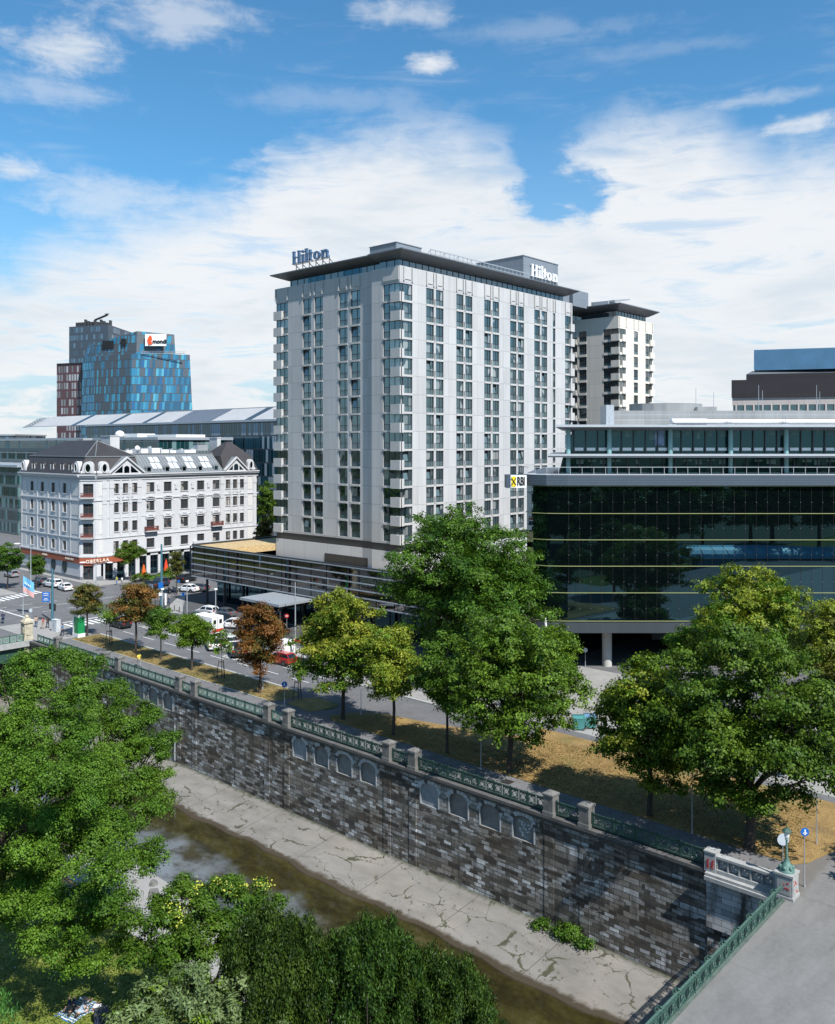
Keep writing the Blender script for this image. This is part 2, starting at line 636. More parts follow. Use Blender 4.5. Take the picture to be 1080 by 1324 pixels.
M['darkmetal'] = pm('dark_metal', (0.035, 0.037, 0.04), 0.45, 0.1, 2)
M['slab'] = pm('roof_slab_metal', (0.15, 0.165, 0.185), 0.45, 0.08, 0.3, metal=0.3)
M['edge'] = pm('slab_edge_metal', (0.55, 0.57, 0.60), 0.4, 0.05, 0.5, metal=0.4)
M['frame'] = pm('window_frame', (0.03, 0.033, 0.036), 0.5, 0.1, 3)
M['wframe'] = pm('brown_window_frame', (0.10, 0.055, 0.04), 0.6, 0.15, 3)
M['spandrel'] = glassm('spandrel_glass', (0.075, 0.115, 0.125), ior=2.1, rough=0.03)
M['glass'] = glassm('window_glass', (0.010, 0.020, 0.022), (0.36, 0.37, 0.36), 0.46, ior=2.65, tint=(0.75, 0.95, 1.0))
M['bglass'] = glassm('penthouse_glass', (0.03, 0.055, 0.065), ior=2.4)
M['dglass'] = glassm('dark_glass', (0.0018, 0.0035, 0.004), ior=2.5, rough=0.005, wav=0.0025, tint=(0.27, 0.58, 0.74))
M['oldglass'] = glassm('old_window_glass', (0.03, 0.04, 0.045), (0.45, 0.44, 0.42), 0.3, ior=1.6)
M['podglass'] = glassm('smoked_glass', (0.012, 0.010, 0.008), ior=2.1, wav=0.003)
M['carglass'] = glassm('car_glass', (0.012, 0.014, 0.016), ior=1.7)
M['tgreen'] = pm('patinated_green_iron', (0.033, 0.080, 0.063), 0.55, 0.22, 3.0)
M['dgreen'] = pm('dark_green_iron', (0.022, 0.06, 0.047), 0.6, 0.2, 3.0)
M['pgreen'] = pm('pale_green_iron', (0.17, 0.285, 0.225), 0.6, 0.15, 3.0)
M['bark'] = pm('bark', (0.055, 0.042, 0.032), 0.9, 0.3, 4, stretch=(1, 1, 0.25), bump=0.03)
M['roofdark'] = pm('dark_roof', (0.034, 0.031, 0.033), 0.6, 0.12, 0.8)
M['zinc'] = pm('zinc_roof', (0.20, 0.22, 0.235), 0.5, 0.1, 0.8, metal=0.2)
M['black'] = pm('black', (0.012, 0.012, 0.013), 0.6, 0.1, 2)
M['red'] = pm('red_paint', (0.42, 0.03, 0.02), 0.5, 0.1, 2)
M['orange'] = pm('orange_cloth', (0.75, 0.13, 0.015), 0.8, 0.12, 3)
M['redcloth'] = pm('red_cloth', (0.75, 0.055, 0.02), 0.8, 0.12, 3)
M['banner'] = pm('rust_banner', (0.30, 0.078, 0.038), 0.7, 0.12, 0.8)
M['cream'] = pm('cream_lettering', (0.72, 0.66, 0.55), 0.7, 0.05, 3)
M['blue'] = pm('blue_sign', (0.01, 0.13, 0.46), 0.4, 0.05, 3)
M['skyblue'] = pm('light_blue_cloth', (0.14, 0.42, 0.72), 0.7, 0.12, 3)
M['teal'] = pm('teal_steel', (0.05, 0.14, 0.18), 0.5, 0.12, 3)
M['adgreen'] = pm('green_poster', (0.01, 0.22, 0.07), 0.35, 0.2, 2)
M['yellow'] = pm('yellow_panel', (0.88, 0.66, 0.01), 0.45, 0.03, 2)
M['drygrassroof'] = pm('dry_roof_planting', (0.42, 0.31, 0.16), 0.95, 0.3, 2.5)
M['rubber'] = pm('tyre_rubber', (0.014, 0.014, 0.015), 0.85, 0.1, 4)
M['rim'] = pm('alloy_rim', (0.42, 0.43, 0.45), 0.3, 0.05, 3, metal=0.8)
M['lampred'] = pm('tail_lamp', (0.35, 0.01, 0.01), 0.2, 0.05, 3)
M['lampw'] = pm('lamp_glass', (0.75, 0.76, 0.78), 0.15, 0.05, 3)
M['skin'] = pm('skin', (0.50, 0.30, 0.21), 0.6, 0.06, 4)
M['hair'] = pm('dark_hair', (0.03, 0.02, 0.014), 0.6, 0.1, 6)
# ------------------------------------------------------------------ ground materials
def custom(name, rough=0.8):
    m = bpy.data.materials.new(name)
    m.use_nodes = True
    q = NT(m.node_tree)
    o = q.new('ShaderNodeOutputMaterial')
    p = q.new('ShaderNodeBsdfPrincipled')
    q.link(p.outputs[0], o.inputs[0])
    p.inputs['Roughness'].default_value = rough
    t = q.new('ShaderNodeTexCoord').outputs['Object']
    return m, q, p, t


def bumped(q, p, h, dist, strength=0.6):
    b = q.new('ShaderNodeBump')
    b.inputs['Strength'].default_value = strength
    b.inputs['Distance'].default_value = dist
    q.link(h, b.inputs['Height'])
    q.link(b.outputs[0], p.inputs['Normal'])


# river wall: courses of mixed dark and pale blocks
m, q, p, t = custom('river_wall_blocks', 0.85)
x, y, z = q.sep(t)
jit = q.math('MULTIPLY', q.math('SUBTRACT', q.noise(t, 0.45, 3), 0.5), 0.16)
br = q.new('ShaderNodeTexBrick', offset=0.5, squash=1.0)
q.put(br.inputs['Vector'], q.xyz(q.math('ADD', y, q.math('MULTIPLY', x, 1.0)), q.math('ADD', z, jit), 0.0))
br.inputs['Color1'].default_value = (0, 0, 0, 1)
br.inputs['Color2'].default_value = (1, 1, 1, 1)
br.inputs['Mortar'].default_value = (0.3, 0.3, 0.3, 1)
br.inputs['Scale'].default_value = 1.0
br.inputs['Mortar Size'].default_value = 0.028
br.inputs['Mortar Smooth'].default_value = 0.2
br.inputs['Brick Width'].default_value = 0.80
br.inputs['Row Height'].default_value = 0.30
# larger blocks of later repairs, in patches
br2 = q.new('ShaderNodeTexBrick', offset=0.4)
q.put(br2.inputs['Vector'], q.xyz(q.math('ADD', y, 0.37), q.math('ADD', z, q.math('MULTIPLY', jit, 1.6)), 0.0))
br2.inputs['Color1'].default_value = (0.04, 0.04, 0.04, 1)
br2.inputs['Color2'].default_value = (0.94, 0.94, 0.94, 1)
br2.inputs['Mortar'].default_value = (0.3, 0.3, 0.3, 1)
br2.inputs['Scale'].default_value = 1.0
br2.inputs['Mortar Size'].default_value = 0.03
br2.inputs['Brick Width'].default_value = 1.25
br2.inputs['Row Height'].default_value = 0.42
pick = q.math('GREATER_THAN', q.noise(q.xyz(17.0, q.math('MULTIPLY', y, 0.22), q.math('MULTIPLY', z, 0.5)), 1.0, 3), 0.53)
b_col = q.mix(pick, br.outputs['Color'], br2.outputs['Color'])
b_fac = q.math('ADD', q.math('MULTIPLY', br.outputs['Fac'], q.math('SUBTRACT', 1.0, pick)), q.math('MULTIPLY', br2.outputs['Fac'], pick))
pale_patch = q.smooth(q.noise(q.xyz(0.0, q.math('MULTIPLY', y, 0.35), q.math('MULTIPLY', z, 0.9)), 1.0, 4), 0.42, 0.64)
brown_patch = q.smooth(q.noise(q.xyz(4.0, q.math('MULTIPLY', y, 0.16), q.math('MULTIPLY', z, 0.22)), 1.0, 3), 0.48, 0.60)
br_v = q.math('ADD', q.math('ADD', q.math('MULTIPLY', b_col, 1.0), 0.0), q.math('MULTIPLY', q.math('SUBTRACT', pale_patch, 0.5), 0.17))
br_v = q.math('SUBTRACT', br_v, q.math('MULTIPLY', brown_patch, 0.10), 0.0, True)
cc = q.ramp(br_v, [(0.0, (0.042, 0.037, 0.033)), (0.20, (0.088, 0.079, 0.068)), (0.40, (0.165, 0.152, 0.134)), (0.58, (0.235, 0.225, 0.208)), (0.74, (0.30, 0.302, 0.30)),
                   (0.86, (0.375, 0.39, 0.40)), (0.94, (0.50, 0.52, 0.53)), (1.0, (0.66, 0.67, 0.68))])
cc = q.mix(q.math('MULTIPLY', brown_patch, 0.40), cc, q.mix(b_col, (0.05, 0.034, 0.022), (0.24, 0.18, 0.11)))
grime = q.math('MULTIPLY', q.smooth(q.noise(q.xyz(9.0, q.math('MULTIPLY', y, 1.3), q.math('MULTIPLY', z, 0.16)), 1.0, 5, 0.6), 0.46, 0.70), 0.68)
cc = q.mix(grime, cc, (0.028, 0.024, 0.02))
fine = q.noise(t, 4.0, 5, 0.75)
cc = q.mix(1.0, cc, q.ramp(fine, [(0.25, 0.62), (0.75, 1.3)]), 'MULTIPLY')
cc = q.mix(q.math('MULTIPLY', b_fac, 0.8), cc, (0.045, 0.042, 0.04))
q.put(p.inputs['Base Color'], cc)
bumped(q, p, q.math('ADD', q.math('SUBTRACT', 1.0, b_fac), q.math('MULTIPLY', fine, 0.7)), 0.05)
M['wall'] = m

# pale ashlar of the bridge abutment
m, q, p, t = custom('abutment_ashlar', 0.85)
x, y, z = q.sep(t)
br = q.new('ShaderNodeTexBrick', offset=0.5)
q.put(br.inputs['Vector'], q.xyz(q.math('ADD', y, x), z, 0.0))
br.inputs['Color1'].default_value = (0.26, 0.27, 0.28, 1)
br.inputs['Color2'].default_value = (0.52, 0.53, 0.54, 1)
br.inputs['Mortar'].default_value = (0.08, 0.08, 0.08, 1)
br.inputs['Scale'].default_value = 1.0
br.inputs['Mortar Size'].default_value = 0.015
br.inputs['Brick Width'].default_value = 1.3
br.inputs['Row Height'].default_value = 0.38
cc = q.mix(q.smooth(q.noise(q.vmath('MULTIPLY', t, (1, 1, 0.4)), 0.9, 5, 0.65), 0.46, 0.7), br.outputs['Color'], (0.06, 0.052, 0.045))
q.put(p.inputs['Base Color'], cc)
M['ashlar'] = m

# concrete apron with cracks, moss and a wet brown margin
m, q, p, t = custom('concrete_apron', 0.85)
x, y, z = q.sep(t)
wv = q.vmath('ADD', t, q.xyz(q.math('MULTIPLY', q.math('SUBTRACT', q.noise(t, 0.9, 4), 0.5), 1.6), q.math('MULTIPLY', q.math('SUBTRACT', q.noise(q.vmath('ADD', t, (7, 3, 1)), 0.8, 4), 0.5), 2.0), 0.0))
vo = q.new('ShaderNodeTexVoronoi', feature='DISTANCE_TO_EDGE')
q.put(vo.inputs['Vector'], q.vmath('MULTIPLY', wv, (0.42, 0.20, 0.0)))
vo.inputs['Scale'].default_value = 1.0
wide = q.math('MULTIPLY', q.smooth(q.noise(t, 0.45, 3), 0.43, 0.72), 0.058)
crack = q.smooth(vo.outputs['Distance'], q.math('ADD', wide, 0.006), q.math('MULTIPLY', wide, 0.3))
crack = q.math('MULTIPLY', crack, q.smooth(q.noise(q.vmath('ADD', t, (3, 9, 4)), 0.30, 2), 0.42, 0.52))
tuft = q.math('MULTIPLY', q.smooth(q.noise(t, 1.7, 5, 0.75), 0.58, 0.66), q.smooth(q.noise(q.vmath('ADD', t, (13, 2, 4)), 0.22, 2), 0.46, 0.56))
dirt = q.math('MAXIMUM', crack, tuft)
bc = q.ramp(q.noise(q.vmath('MULTIPLY', t, (1.0, 0.35, 1)), 0.7, 5, 0.6), [(0.28, (0.14, 0.131, 0.118)), (0.72, (0.225, 0.213, 0.195))])
bc = q.mix(q.math('MULTIPLY', q.smooth(q.noise(t, 0.18, 3), 0.5, 0.7), 0.35), bc, (0.26, 0.23, 0.19))
pj = q.math('ABSOLUTE', q.math('SUBTRACT', q.math('FRACT', q.math('DIVIDE', q.math('ADD', y, q.math('MULTIPLY', x, 0.12)), 8.4)), 0.5))
bc = q.mix(q.math('MULTIPLY', q.math('GREATER_THAN', pj, 0.494), 0.6), bc, (0.07, 0.06, 0.05))
bc = q.mix(q.math('MULTIPLY', dirt, 0.95), bc, q.mix(q.noise(t, 2.2, 2), (0.045, 0.035, 0.025), (0.045, 0.06, 0.02)))
edge = q.math('ADD', z, q.math('MULTIPLY', q.math('SUBTRACT', q.noise(t, 1.2, 4), 0.5), 0.16))
bc = q.mix(q.smooth(edge, -9.27, -9.36), bc, (0.042, 0.031, 0.017))
bc = q.mix(q.smooth(q.math('ADD', x, q.math('MULTIPLY', q.noise(t, 1.2, 4), 0.9)), 55.9, 56.5), bc, (0.055, 0.06, 0.04))
q.put(p.inputs['Base Color'], bc)
bumped(q, p, q.math('SUBTRACT', q.noise(t, 4, 4), q.math('MULTIPLY', dirt, 0.5)), 0.03)
M['apron'] = m

# shallow brown river
m, q, p, t = custom('river_water', 0.04)
x, y, z = q.sep(t)
bed = q.noise(q.vmath('MULTIPLY', t, (0.55, 0.22, 1)), 1.0, 6, 0.6, 0.6)
peb = q.noise(t, 2.4, 4, 0.7)
bed = q.math('ADD', q.math('MULTIPLY', bed, 0.75), q.math('MULTIPLY', peb, 0.25))
wc = q.ramp(bed, [(0.30, (0.010, 0.009, 0.004)), (0.45, (0.024, 0.021, 0.007)), (0.58, (0.040, 0.036, 0.010)), (0.72, (0.075, 0.066, 0.030))])
shal_refl = q.math('MULTIPLY', q.smooth(q.math('ADD', x, q.math('MULTIPLY', q.math('SUBTRACT', q.noise(t, 0.28, 4), 0.5), 7.0)), 47.6, 44.6), q.smooth(q.math('ADD', y, q.math('MULTIPLY', peb, 4.0)), 50.0, 58.0))
wc = q.mix(q.math('MULTIPLY', shal_refl, 0.85), wc, q.mix(q.smooth(q.noise(q.vmath('MULTIPLY', t, (.5, .35, 1)), 1.0, 5, .6), .36, .6), (0.045, 0.042, 0.034), (0.15, 0.17, 0.19)))  # shallow grey bed with sky and tree reflections painted into its colour
q.put(p.inputs['Base Color'], wc)
p.inputs['IOR'].default_value = 1.36
rp = q.noise(q.vmath('MULTIPLY', t, (1.5, 0.8, 1)), 1.0, 4, 0.6)
bumped(q, p, rp, 0.03, 0.22)
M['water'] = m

# bridge deck
m, q, p, t = custom('deck_concrete', 0.9)
x, y, z = q.sep(t)
nn = q.math('ADD', q.math('MULTIPLY', q.noise(q.vmath('MULTIPLY', t, (0.25, 0.9, 1)), 1.0, 5, 0.6), 0.6), q.math('MULTIPLY', q.noise(t, 3.0, 5, 0.7), 0.4))
bc = q.ramp(nn, [(0.28, (0.118, 0.116, 0.112)), (0.72, (0.198, 0.194, 0.189))])
j = q.math('ABSOLUTE', q.math('SUBTRACT', y, q.math('ADD', 15.35, q.math('MULTIPLY', q.noise(t, 0.3, 2), 0.15))))
bc = q.mix(q.math('MULTIPLY', q.smooth(j, 0.05, 0.02), 0.7), bc, (0.07, 0.07, 0.07))
jx = q.math('ABSOLUTE', q.math('SUBTRACT', q.math('FRACT', q.math('DIVIDE', x, 6.5)), 0.5))
bc = q.mix(q.math('MULTIPLY', q.math('GREATER_THAN', jx, 0.497), 0.35), bc, (0.08, 0.08, 0.08))
st = q.smooth(q.noise(q.vmath('MULTIPLY', t, (0.9, 2.6, 1)), 0.8, 5, 0.7), 0.60, 0.74)
bc = q.mix(q.math('MULTIPLY', st, 0.6), bc, (0.085, 0.08, 0.076))
pt = q.math('GREATER_THAN', q.noise(q.vmath('ADD', t, (31, 7, 0)), 0.16, 1), 0.58)
bc = q.mix(q.math('MULTIPLY', pt, 0.16), bc, (0.10, 0.10, 0.10))
rim = q.smooth(q.math('ADD', y, q.math('MULTIPLY', q.noise(t, 1.5, 4), 0.8)), 19.0, 19.6)
bc = q.mix(q.math('MULTIPLY', rim, 0.6), bc, (0.12, 0.105, 0.09))
q.put(p.inputs['Base Color'], bc)
bumped(q, p, q.noise(t, 9, 4), 0.01)
M['deck'] = m


def grassm(name, c_a, c_b, c_c, sc=0.5):
    m, q, p, t = custom(name, 0.95)
    n1 = q.noise(t, sc, 5, 0.65)
    n2 = q.noise(t, sc * 9, 4, 0.7)
    n3 = q.noise(q.vmath('ADD', t, (30, 11, 0)), sc * 0.35, 3)
    cc = q.mix(q.smooth(q.math('ADD', q.math('MULTIPLY', n1, 0.6), q.math('MULTIPLY', n2, 0.4)), 0.36, 0.66), c_a, c_b)
    cc = q.mix(q.math('MULTIPLY', q.smooth(n3, 0.48, 0.66), 0.75), cc, c_c)
    bare = q.math('MULTIPLY', q.smooth(q.noise(q.vmath('ADD', q.vmath('MULTIPLY', t, (1.0, .5, 1)), (5, 19, 0)), sc * .55, 5, .65), 0.55, 0.68), 0.6)
    cc = q.mix(bare, cc, tuple(v * .55 + .02 for v in c_a))
    sp = q.smooth(q.noise(t, sc * 26, 2), 0.35, 0.7)
    cc = q.mix(1.0, cc, q.ramp(sp, [(0, 0.6), (1, 1.35)]), 'MULTIPLY')
    q.put(p.inputs['Base Color'], cc)
    bumped(q, p, n2, 0.08)
    return m


M['dry'] = grassm('dry_lawn', (0.20, 0.125, 0.042), (0.31, 0.205, 0.075), (0.13, 0.12, 0.035))
M['strip'] = grassm('dry_verge', (0.18, 0.14, 0.05), (0.29, 0.22, 0.085), (0.075, 0.095, 0.022), 0.8)
M['lawn'] = grassm('park_lawn', (0.105, 0.14, 0.02), (0.21, 0.235, 0.036), (0.29, 0.27, 0.065), 0.5)


def flat(name, pts, z, mat, label=None, thick=0.0):
    b = MB()
    if thick:
        b.prism(pts, z - thick, z)
    else:
        b.poly([(a, c, z) for a, c in pts])
    o = b.build(name, mat)
    o['kind'] = 'structure'
    return o


def rect(x0, y0, x1, y1):
    return [(x0, y0), (x1, y0), (x1, y1), (x0, y1)]


YA, YB = -600, 900
flat('ground', rect(56.3, -3000, 5000, 4500), -0.004, M['asphalt'])
M['woodfloor'] = grassm('woodland_floor', (0.022, 0.034, 0.010), (0.045, 0.058, 0.016), (0.06, 0.05, 0.02), 0.4)  # woodland floor, kept darker than the lawn for the window reflections
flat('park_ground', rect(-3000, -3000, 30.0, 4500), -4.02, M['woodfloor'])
flat('park_lawn', rect(-8, 24, 30.0, 74), -4.0, M['lawn'])
flat('river_bed', rect(29, -600, 57, 900), -10.2, M['stone'])
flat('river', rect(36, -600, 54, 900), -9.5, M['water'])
# apron strip, irregular towards the water
b = MB()
rng = random.Random(5)
ys = [-120 + i * 1.1 for i in range(400)]
ep = [(50.45 + 0.22 * math.sin(yy * 0.31) + 0.18 * math.sin(yy * 1.13 + 1) + rng.uniform(-0.08, 0.08)) for yy in ys]
cols = (56.3, 54.6, 53.0, 51.6)
zz = (-8.28, -8.62, -8.93, -9.2)
for i in range(len(ys) - 1):
    A = [(c, ys[i], zc) for c, zc in zip(cols, zz)] + [(ep[i], ys[i], -9.42), (ep[i] - 0.25, ys[i], -9.9)]
    B = [(c, ys[i + 1], zc) for c, zc in zip(cols, zz)] + [(ep[i + 1], ys[i + 1], -9.42), (ep[i + 1] - 0.25, ys[i + 1], -9.9)]
    for k in range(5):
        b.poly([A[k], B[k], B[k + 1], A[k + 1]])
b.build('concrete_bank', M['apron'])['kind'] = 'structure'
# near bank: quay, stepped slope, lawn edge
flat('quay', rect(33.2, -600, 40.2, 900), -8.45, M['paving'], thick=1.7)
b = MB()
b.poly([(29.9, -600, -4.0), (33.3, -600, -8.44), (33.3, 900, -8.44), (29.9, 900, -4.0)])
b.build('grass_slope', M['lawn'])['kind'] = 'structure'

# promenade, verges, roads
flat('promenade_path', rect(56.35, 16.0, 60.1, 122), 0.004, M['path'])
flat('road', rect(64.9, -200, 71.0, 123), 0.004, M['asphalt'])
pl = [(60.1, 20.6), (61.0, 19.9), (64.5, 19.0), (72.5, 18.5), (72.3, 49.5), (69.8, 47.2), (67.4, 53.2), (66.0, 59.0), (65.2, 63.9), (62.9, 66.6), (60.9, 67.2), (60.2, 66.0)]
flat('dry_lawn', pl, 0.07, M['dry'], thick=0.10)
flat('grass_island', [(60.6, 70.0), (63.0, 68.9), (64.4, 69.6), (64.5, 73.2), (62.6, 74.6), (60.9, 73.9)], 0.07, M['strip'], thick=0.10)
flat('verge', [(60.1, 76.4), (61.2, 75.3), (63.4, 75.2), (64.5, 76.6), (64.5, 121.5), (60.1, 121.5)], 0.07, M['strip'], thick=0.10)
b = MB()
b.box(64.52, 76.8, -0.02, 64.84, 121.5, 0.12)
b.box(71.02, 60, -0.02, 71.3, 122, 0.13)
b.box(60.0, 76.4, -0.02, 60.095, 121.5, 0.1)
b.box(86.0, 163.2, -0.02, 86.2, 230, 0.12)
b.build('kerb', M['kerb'])['kind'] = 'structure'
flat('pavement', rect(71.3, 60, 73.7, 122), 0.125, M['paving'], thick=0.14)
flat('hotel_forecourt', [(79.5, 84), (88, 84), (100, 84), (100, 141), (82.5, 141), (79.5, 128)], 0.008, M['asphalt_dark'])
flat('corner_pavement', [(81.5, 126), (92, 141.2), (92, 142.6), (80.2, 130)], 0.02, M['paving'])
flat('hotel_pavement', [(86.2, 163.2), (128, 163.2), (128, 166.9), (92, 166.9), (88, 170.5), (87.4, 174), (87.4, 230), (86.2, 230)], 0.12, M['paving'], thick=0.13)
flat('bank_pavement', [(73.8, -60), (96, -60), (96, 62), (88, 68), (73.8, 58)], 0.006, M['paving'])
flat('river_corner_pavement', [(56.4, 122.3), (64.0, 122.3), (64.0, 138), (56.4, 138)], 0.05, M['paving'], thick=0.06)
flat('side_street_pavement', [(66.0, 166), (72.0, 166), (72.0, 240), (66.0, 240)], 0.1, M['paving'], thick=0.1)
# painted markings
b = MB()
z0, z1 = 0.006, 0.012
for i in range(9):
    yy = 73 + i * 5.6
    b.box(67.9, yy, z0, 68.02, yy + 3.0, z1)
for i in range(7):
    yy = 78 + i * 6.0
    b.box(70.45, yy, z0, 70.55, yy + 2.4, z1)
for k in range(4):
    b.box(68.7 + k * 0.45, 93.4, z0, 68.85 + k * 0.45, 97.2, z1)
for k in range(13):
    xx = 64.3 + k * 1.02
    b.box(xx, 129.2, z0, xx + 0.52, 132.6, z1)
for k in range(12):
    xx = 63.5 + k * 1.05
    b.box(xx, 158.6 + (xx - 63.5) * 0.45, z0, xx + 0.55, 162.2 + (xx - 63.5) * 0.45, z1)
for k in range(8):
    yy = 139 + k * 1.0
    b.box(80.5, yy, z0, 83.6, yy + 0.5, z1)
for yy in (145.0, 149.5, 153.5):
    for k in range(6):
        b.box(58 + k * 4.4, yy, z0, 60.2 + k * 4.4, yy + 0.12, z1)
b.box(62.6, 136.5, z0, 62.9, 156.5, z1)
b.box(64.9, 133.6, z0, 71, 133.95, z1)
b.box(84, 118, z0, 84.12, 126, z1)
b.box(88.0, 104, z0, 88.12, 112, z1)
for k in range(5):
    b.box(73.9, 80 + k * 5.2, z0, 78.4, 80.1 + k * 5.2, z1)
b.build('road_marking', M['marking'])['kind'] = 'structure'

# ------------------------------------------------------------------ river wall
PIERS = [117.3, 104.3, 100.8, 87.3, 84.2, 71.2, 68.1, 54.2, 51.1, 37.1, 34.0]
NICHES = [98.9, 95.8, 92.7, 89.55, 66.1, 62.95, 59.75, 56.6, 49.2, 46.0, 42.75, 39.5]
WB = (56.0, 20.0, 0.0)
wall = thing('river_wall', 'tall wall of mixed dark and pale stone blocks along the river with arched blind niches', 'retaining wall', WB)
b = MB()
WX, ZB, ZT = 56.0, -8.6, -0.25
NW, ZS, ZA = 0.98, -2.75, -1.45          # half width, sill, springing


def wquad(y0, y1, za0, za1, zb0, zb1, m_=0):
    b.poly([(WX, y1, za1), (WX, y0, za0), (WX, y0, zb0), (WX, y1, zb1)], m_)


ns = sorted(NICHES)
cur = 24.6
for nn_ in ns:
    if nn_ - cur < 3:
        wquad(cur, nn_ - NW, ZB, ZB, ZS, ZS)
        wquad(cur, nn_ - NW, ZS, ZS, ZT, ZT, 1)
    else:
        wquad(cur, nn_ - NW - .5, ZB, ZB, ZT, ZT)
        wquad(nn_ - NW - .5, nn_ - NW, ZB, ZB, ZS, ZS)
        wquad(nn_ - NW - .5, nn_ - NW, ZS, ZS, ZT, ZT, 1)
    wquad(nn_ - NW, nn_ + NW, ZB, ZB, ZS, ZS)
    K = 10
    for k in range(K):
        ta, tb = math.pi * (1 - k / K), math.pi * (1 - (k + 1) / K)
        ya, yb = nn_ + NW * math.cos(ta), nn_ + NW * math.cos(tb)
        za, zb = ZA + 0.62 * math.sin(ta), ZA + 0.62 * math.sin(tb)
        wquad(ya, yb, za, zb, ZT, ZT, 1)
    cur = nn_ + NW
wquad(cur, 160, ZB, ZB, ZT, ZT)
b.box(56.6, 20, -8.6, 57.4, 160, -0.3)
M['upper'] = None
m, q, p, t = custom('niche_bay_ashlar', 0.85)
x, y, z = q.sep(t)
br = q.new('ShaderNodeTexBrick', offset=0.5)
q.put(br.inputs['Vector'], q.xyz(y, z, 0.0))
br.inputs['Color1'].default_value = (0.10, 0.09, 0.075, 1)
br.inputs['Color2'].default_value = (0.40, 0.40, 0.385, 1)
br.inputs['Mortar'].default_value = (0.05, 0.047, 0.043, 1)
br.inputs['Scale'].default_value = 1.0
br.inputs['Mortar Size'].default_value = 0.025
br.inputs['Brick Width'].default_value = 0.62
br.inputs['Row Height'].default_value = 0.335
q.put(p.inputs['Base Color'], q.mix(q.math('MULTIPLY', q.smooth(q.noise(q.vmath('MULTIPLY', t, (1, 1.2, 0.3)), 1.0, 5, .65), .47, .7), .75), br.outputs['Color'], (0.035, 0.03, 0.026)))
M['upper'] = m
b.build('masonry', [M['wall'], M['upper']], wall)
b = MB()
b.box(55.72, 24.6, -0.30, 56.55, 160, -0.06)
b.box(55.86, 24.6, -0.52, 56.0, 160, -0.30)
b.build('coping', pm('dark_coping', (0.085, 0.083, 0.08), .9, .25, 1.2), wall)
M['niche'] = pm('grey_niche_render', (0.21, 0.21, 0.205), 0.9, 0.22, 1.4)
M['nichep'] = pm('pale_niche_render', (0.25, 0.27, 0.29), 0.9, 0.2, 1.6)
M['paintsplash'] = pm('white_wall_paint', (0.62, 0.66, 0.70), 0.8, 0.15, 3)
M['archstone'] = pm('pale_arch_stone', (0.42, 0.435, 0.45), 0.85, 0.18, 2)
M['darkstone'] = pm('dark_stone', (0.075, 0.07, 0.065), 0.85, 0.25, 2)
for k, nn_ in enumerate(NICHES):
    pale = nn_ in (66.1, 49.2)
    b = MB()
    rim = [(nn_ - NW, ZS)] + [(nn_ + NW * math.cos(math.pi * (1 - i / 12)), ZA + 0.62 * math.sin(math.pi * i / 12)) for i in range(13)] + [(nn_ + NW, ZS)]
    dp = 0.10 if pale else 0.26
    b.poly([(WX + dp, yy, zz_) for yy, zz_ in reversed(rim)], 0)
    for i in range(len(rim)):
        (ya, za), (yb, zb) = rim[i], rim[(i + 1) % len(rim)]
        b.poly([(WX, ya, za), (WX, yb, zb), (WX + dp, yb, zb), (WX + dp, ya, za)], 0)
    n_ = b.build('niche', M['nichep'] if pale else M['niche'], wall)
    # voussoirs: separate pale and dark blocks round the arch
    rv = random.Random(k)
    for mt in (0, 1):
        b = MB()
        rv = random.Random(k)
        for i in range(9):
            ch = 0 if rv.random() < 0.74 else 1
            ta, tb = math.pi * (i + 0.06) / 9, math.pi * (i + 0.94) / 9
            L = 0.26 + 0.14 * rv.random()
            if ch != mt:
                continue
            q4 = []
            for (tt, rr) in ((ta, 0), (tb, 0), (tb, L), (ta, L)):
                q4.append((WX - 0.03, nn_ + (NW + rr) * math.cos(tt), ZA + (0.62 + rr) * math.sin(tt)))
            b.hprism(q4, (0.05, 0, 0))
        if mt == 0:
            for sg in (-1, 1):
                b.box(WX - 0.02, nn_ + sg * NW, ZS, WX + 0.02, nn_ + sg * (NW + 0.11), ZA)
        if b.f:
            b.build('arch_stone', M['archstone'] if mt == 0 else M['darkstone'], wall)
# painted scrawl in one niche
b = MB()
rv = random.Random(3)
for i in range(26):
    yy, zz_ = 39.5 + rv.uniform(-0.6, 0.6), -1.9 + rv.uniform(-0.5, 0.55)
    a = rv.uniform(0, 6.28)
    L = rv.uniform(0.08, 0.28)
    b.hprism([(WX + 0.24, yy, zz_), (WX + 0.24, yy + L * math.cos(a), zz_ + L * math.sin(a)), (WX + 0.24, yy + L * math.cos(a) - 0.1 * math.sin(a), zz_ + L * math.sin(a) + 0.1 * math.cos(a)),
              (WX + 0.24, yy - 0.1 * math.sin(a), zz_ + 0.1 * math.cos(a))], (0.01, 0, 0))
b.build('paint_scrawl', M['paintsplash'], wall)
for yy in PIERS:
    b = MB()
    b.box(55.80, yy - 0.42, -0.06, 56.66, yy + 0.42, 1.42)
    b.box(55.74, yy - 0.48, 1.42, 56.72, yy + 0.48, 1.56)
    b.frus([(55.78, yy - 0.44), (56.68, yy - 0.44), (56.68, yy + 0.44), (55.78, yy + 0.44)], 1.56, [(56.05, yy - 0.15), (56.4, yy - 0.15), (56.4, yy + 0.15), (56.05, yy + 0.15)], 1.72)
    b.box(55.74, yy - 0.47, -0.06, 56.72, yy + 0.47, 0.22)
    b.build('pier', M['stone'], wall)
    b = MB()
    b.box(55.96, yy - 0.42, -8.4, 56.02, yy + 0.42, -0.53)
    b.build('pilaster', M['wall'], wall)
# drain pipe
b = MB()
b.tube((55.93, 88.0, -8.2), (55.93, 88.0, -4.2), 0.09)
b.build('drain_pipe', M['galv'], wall)

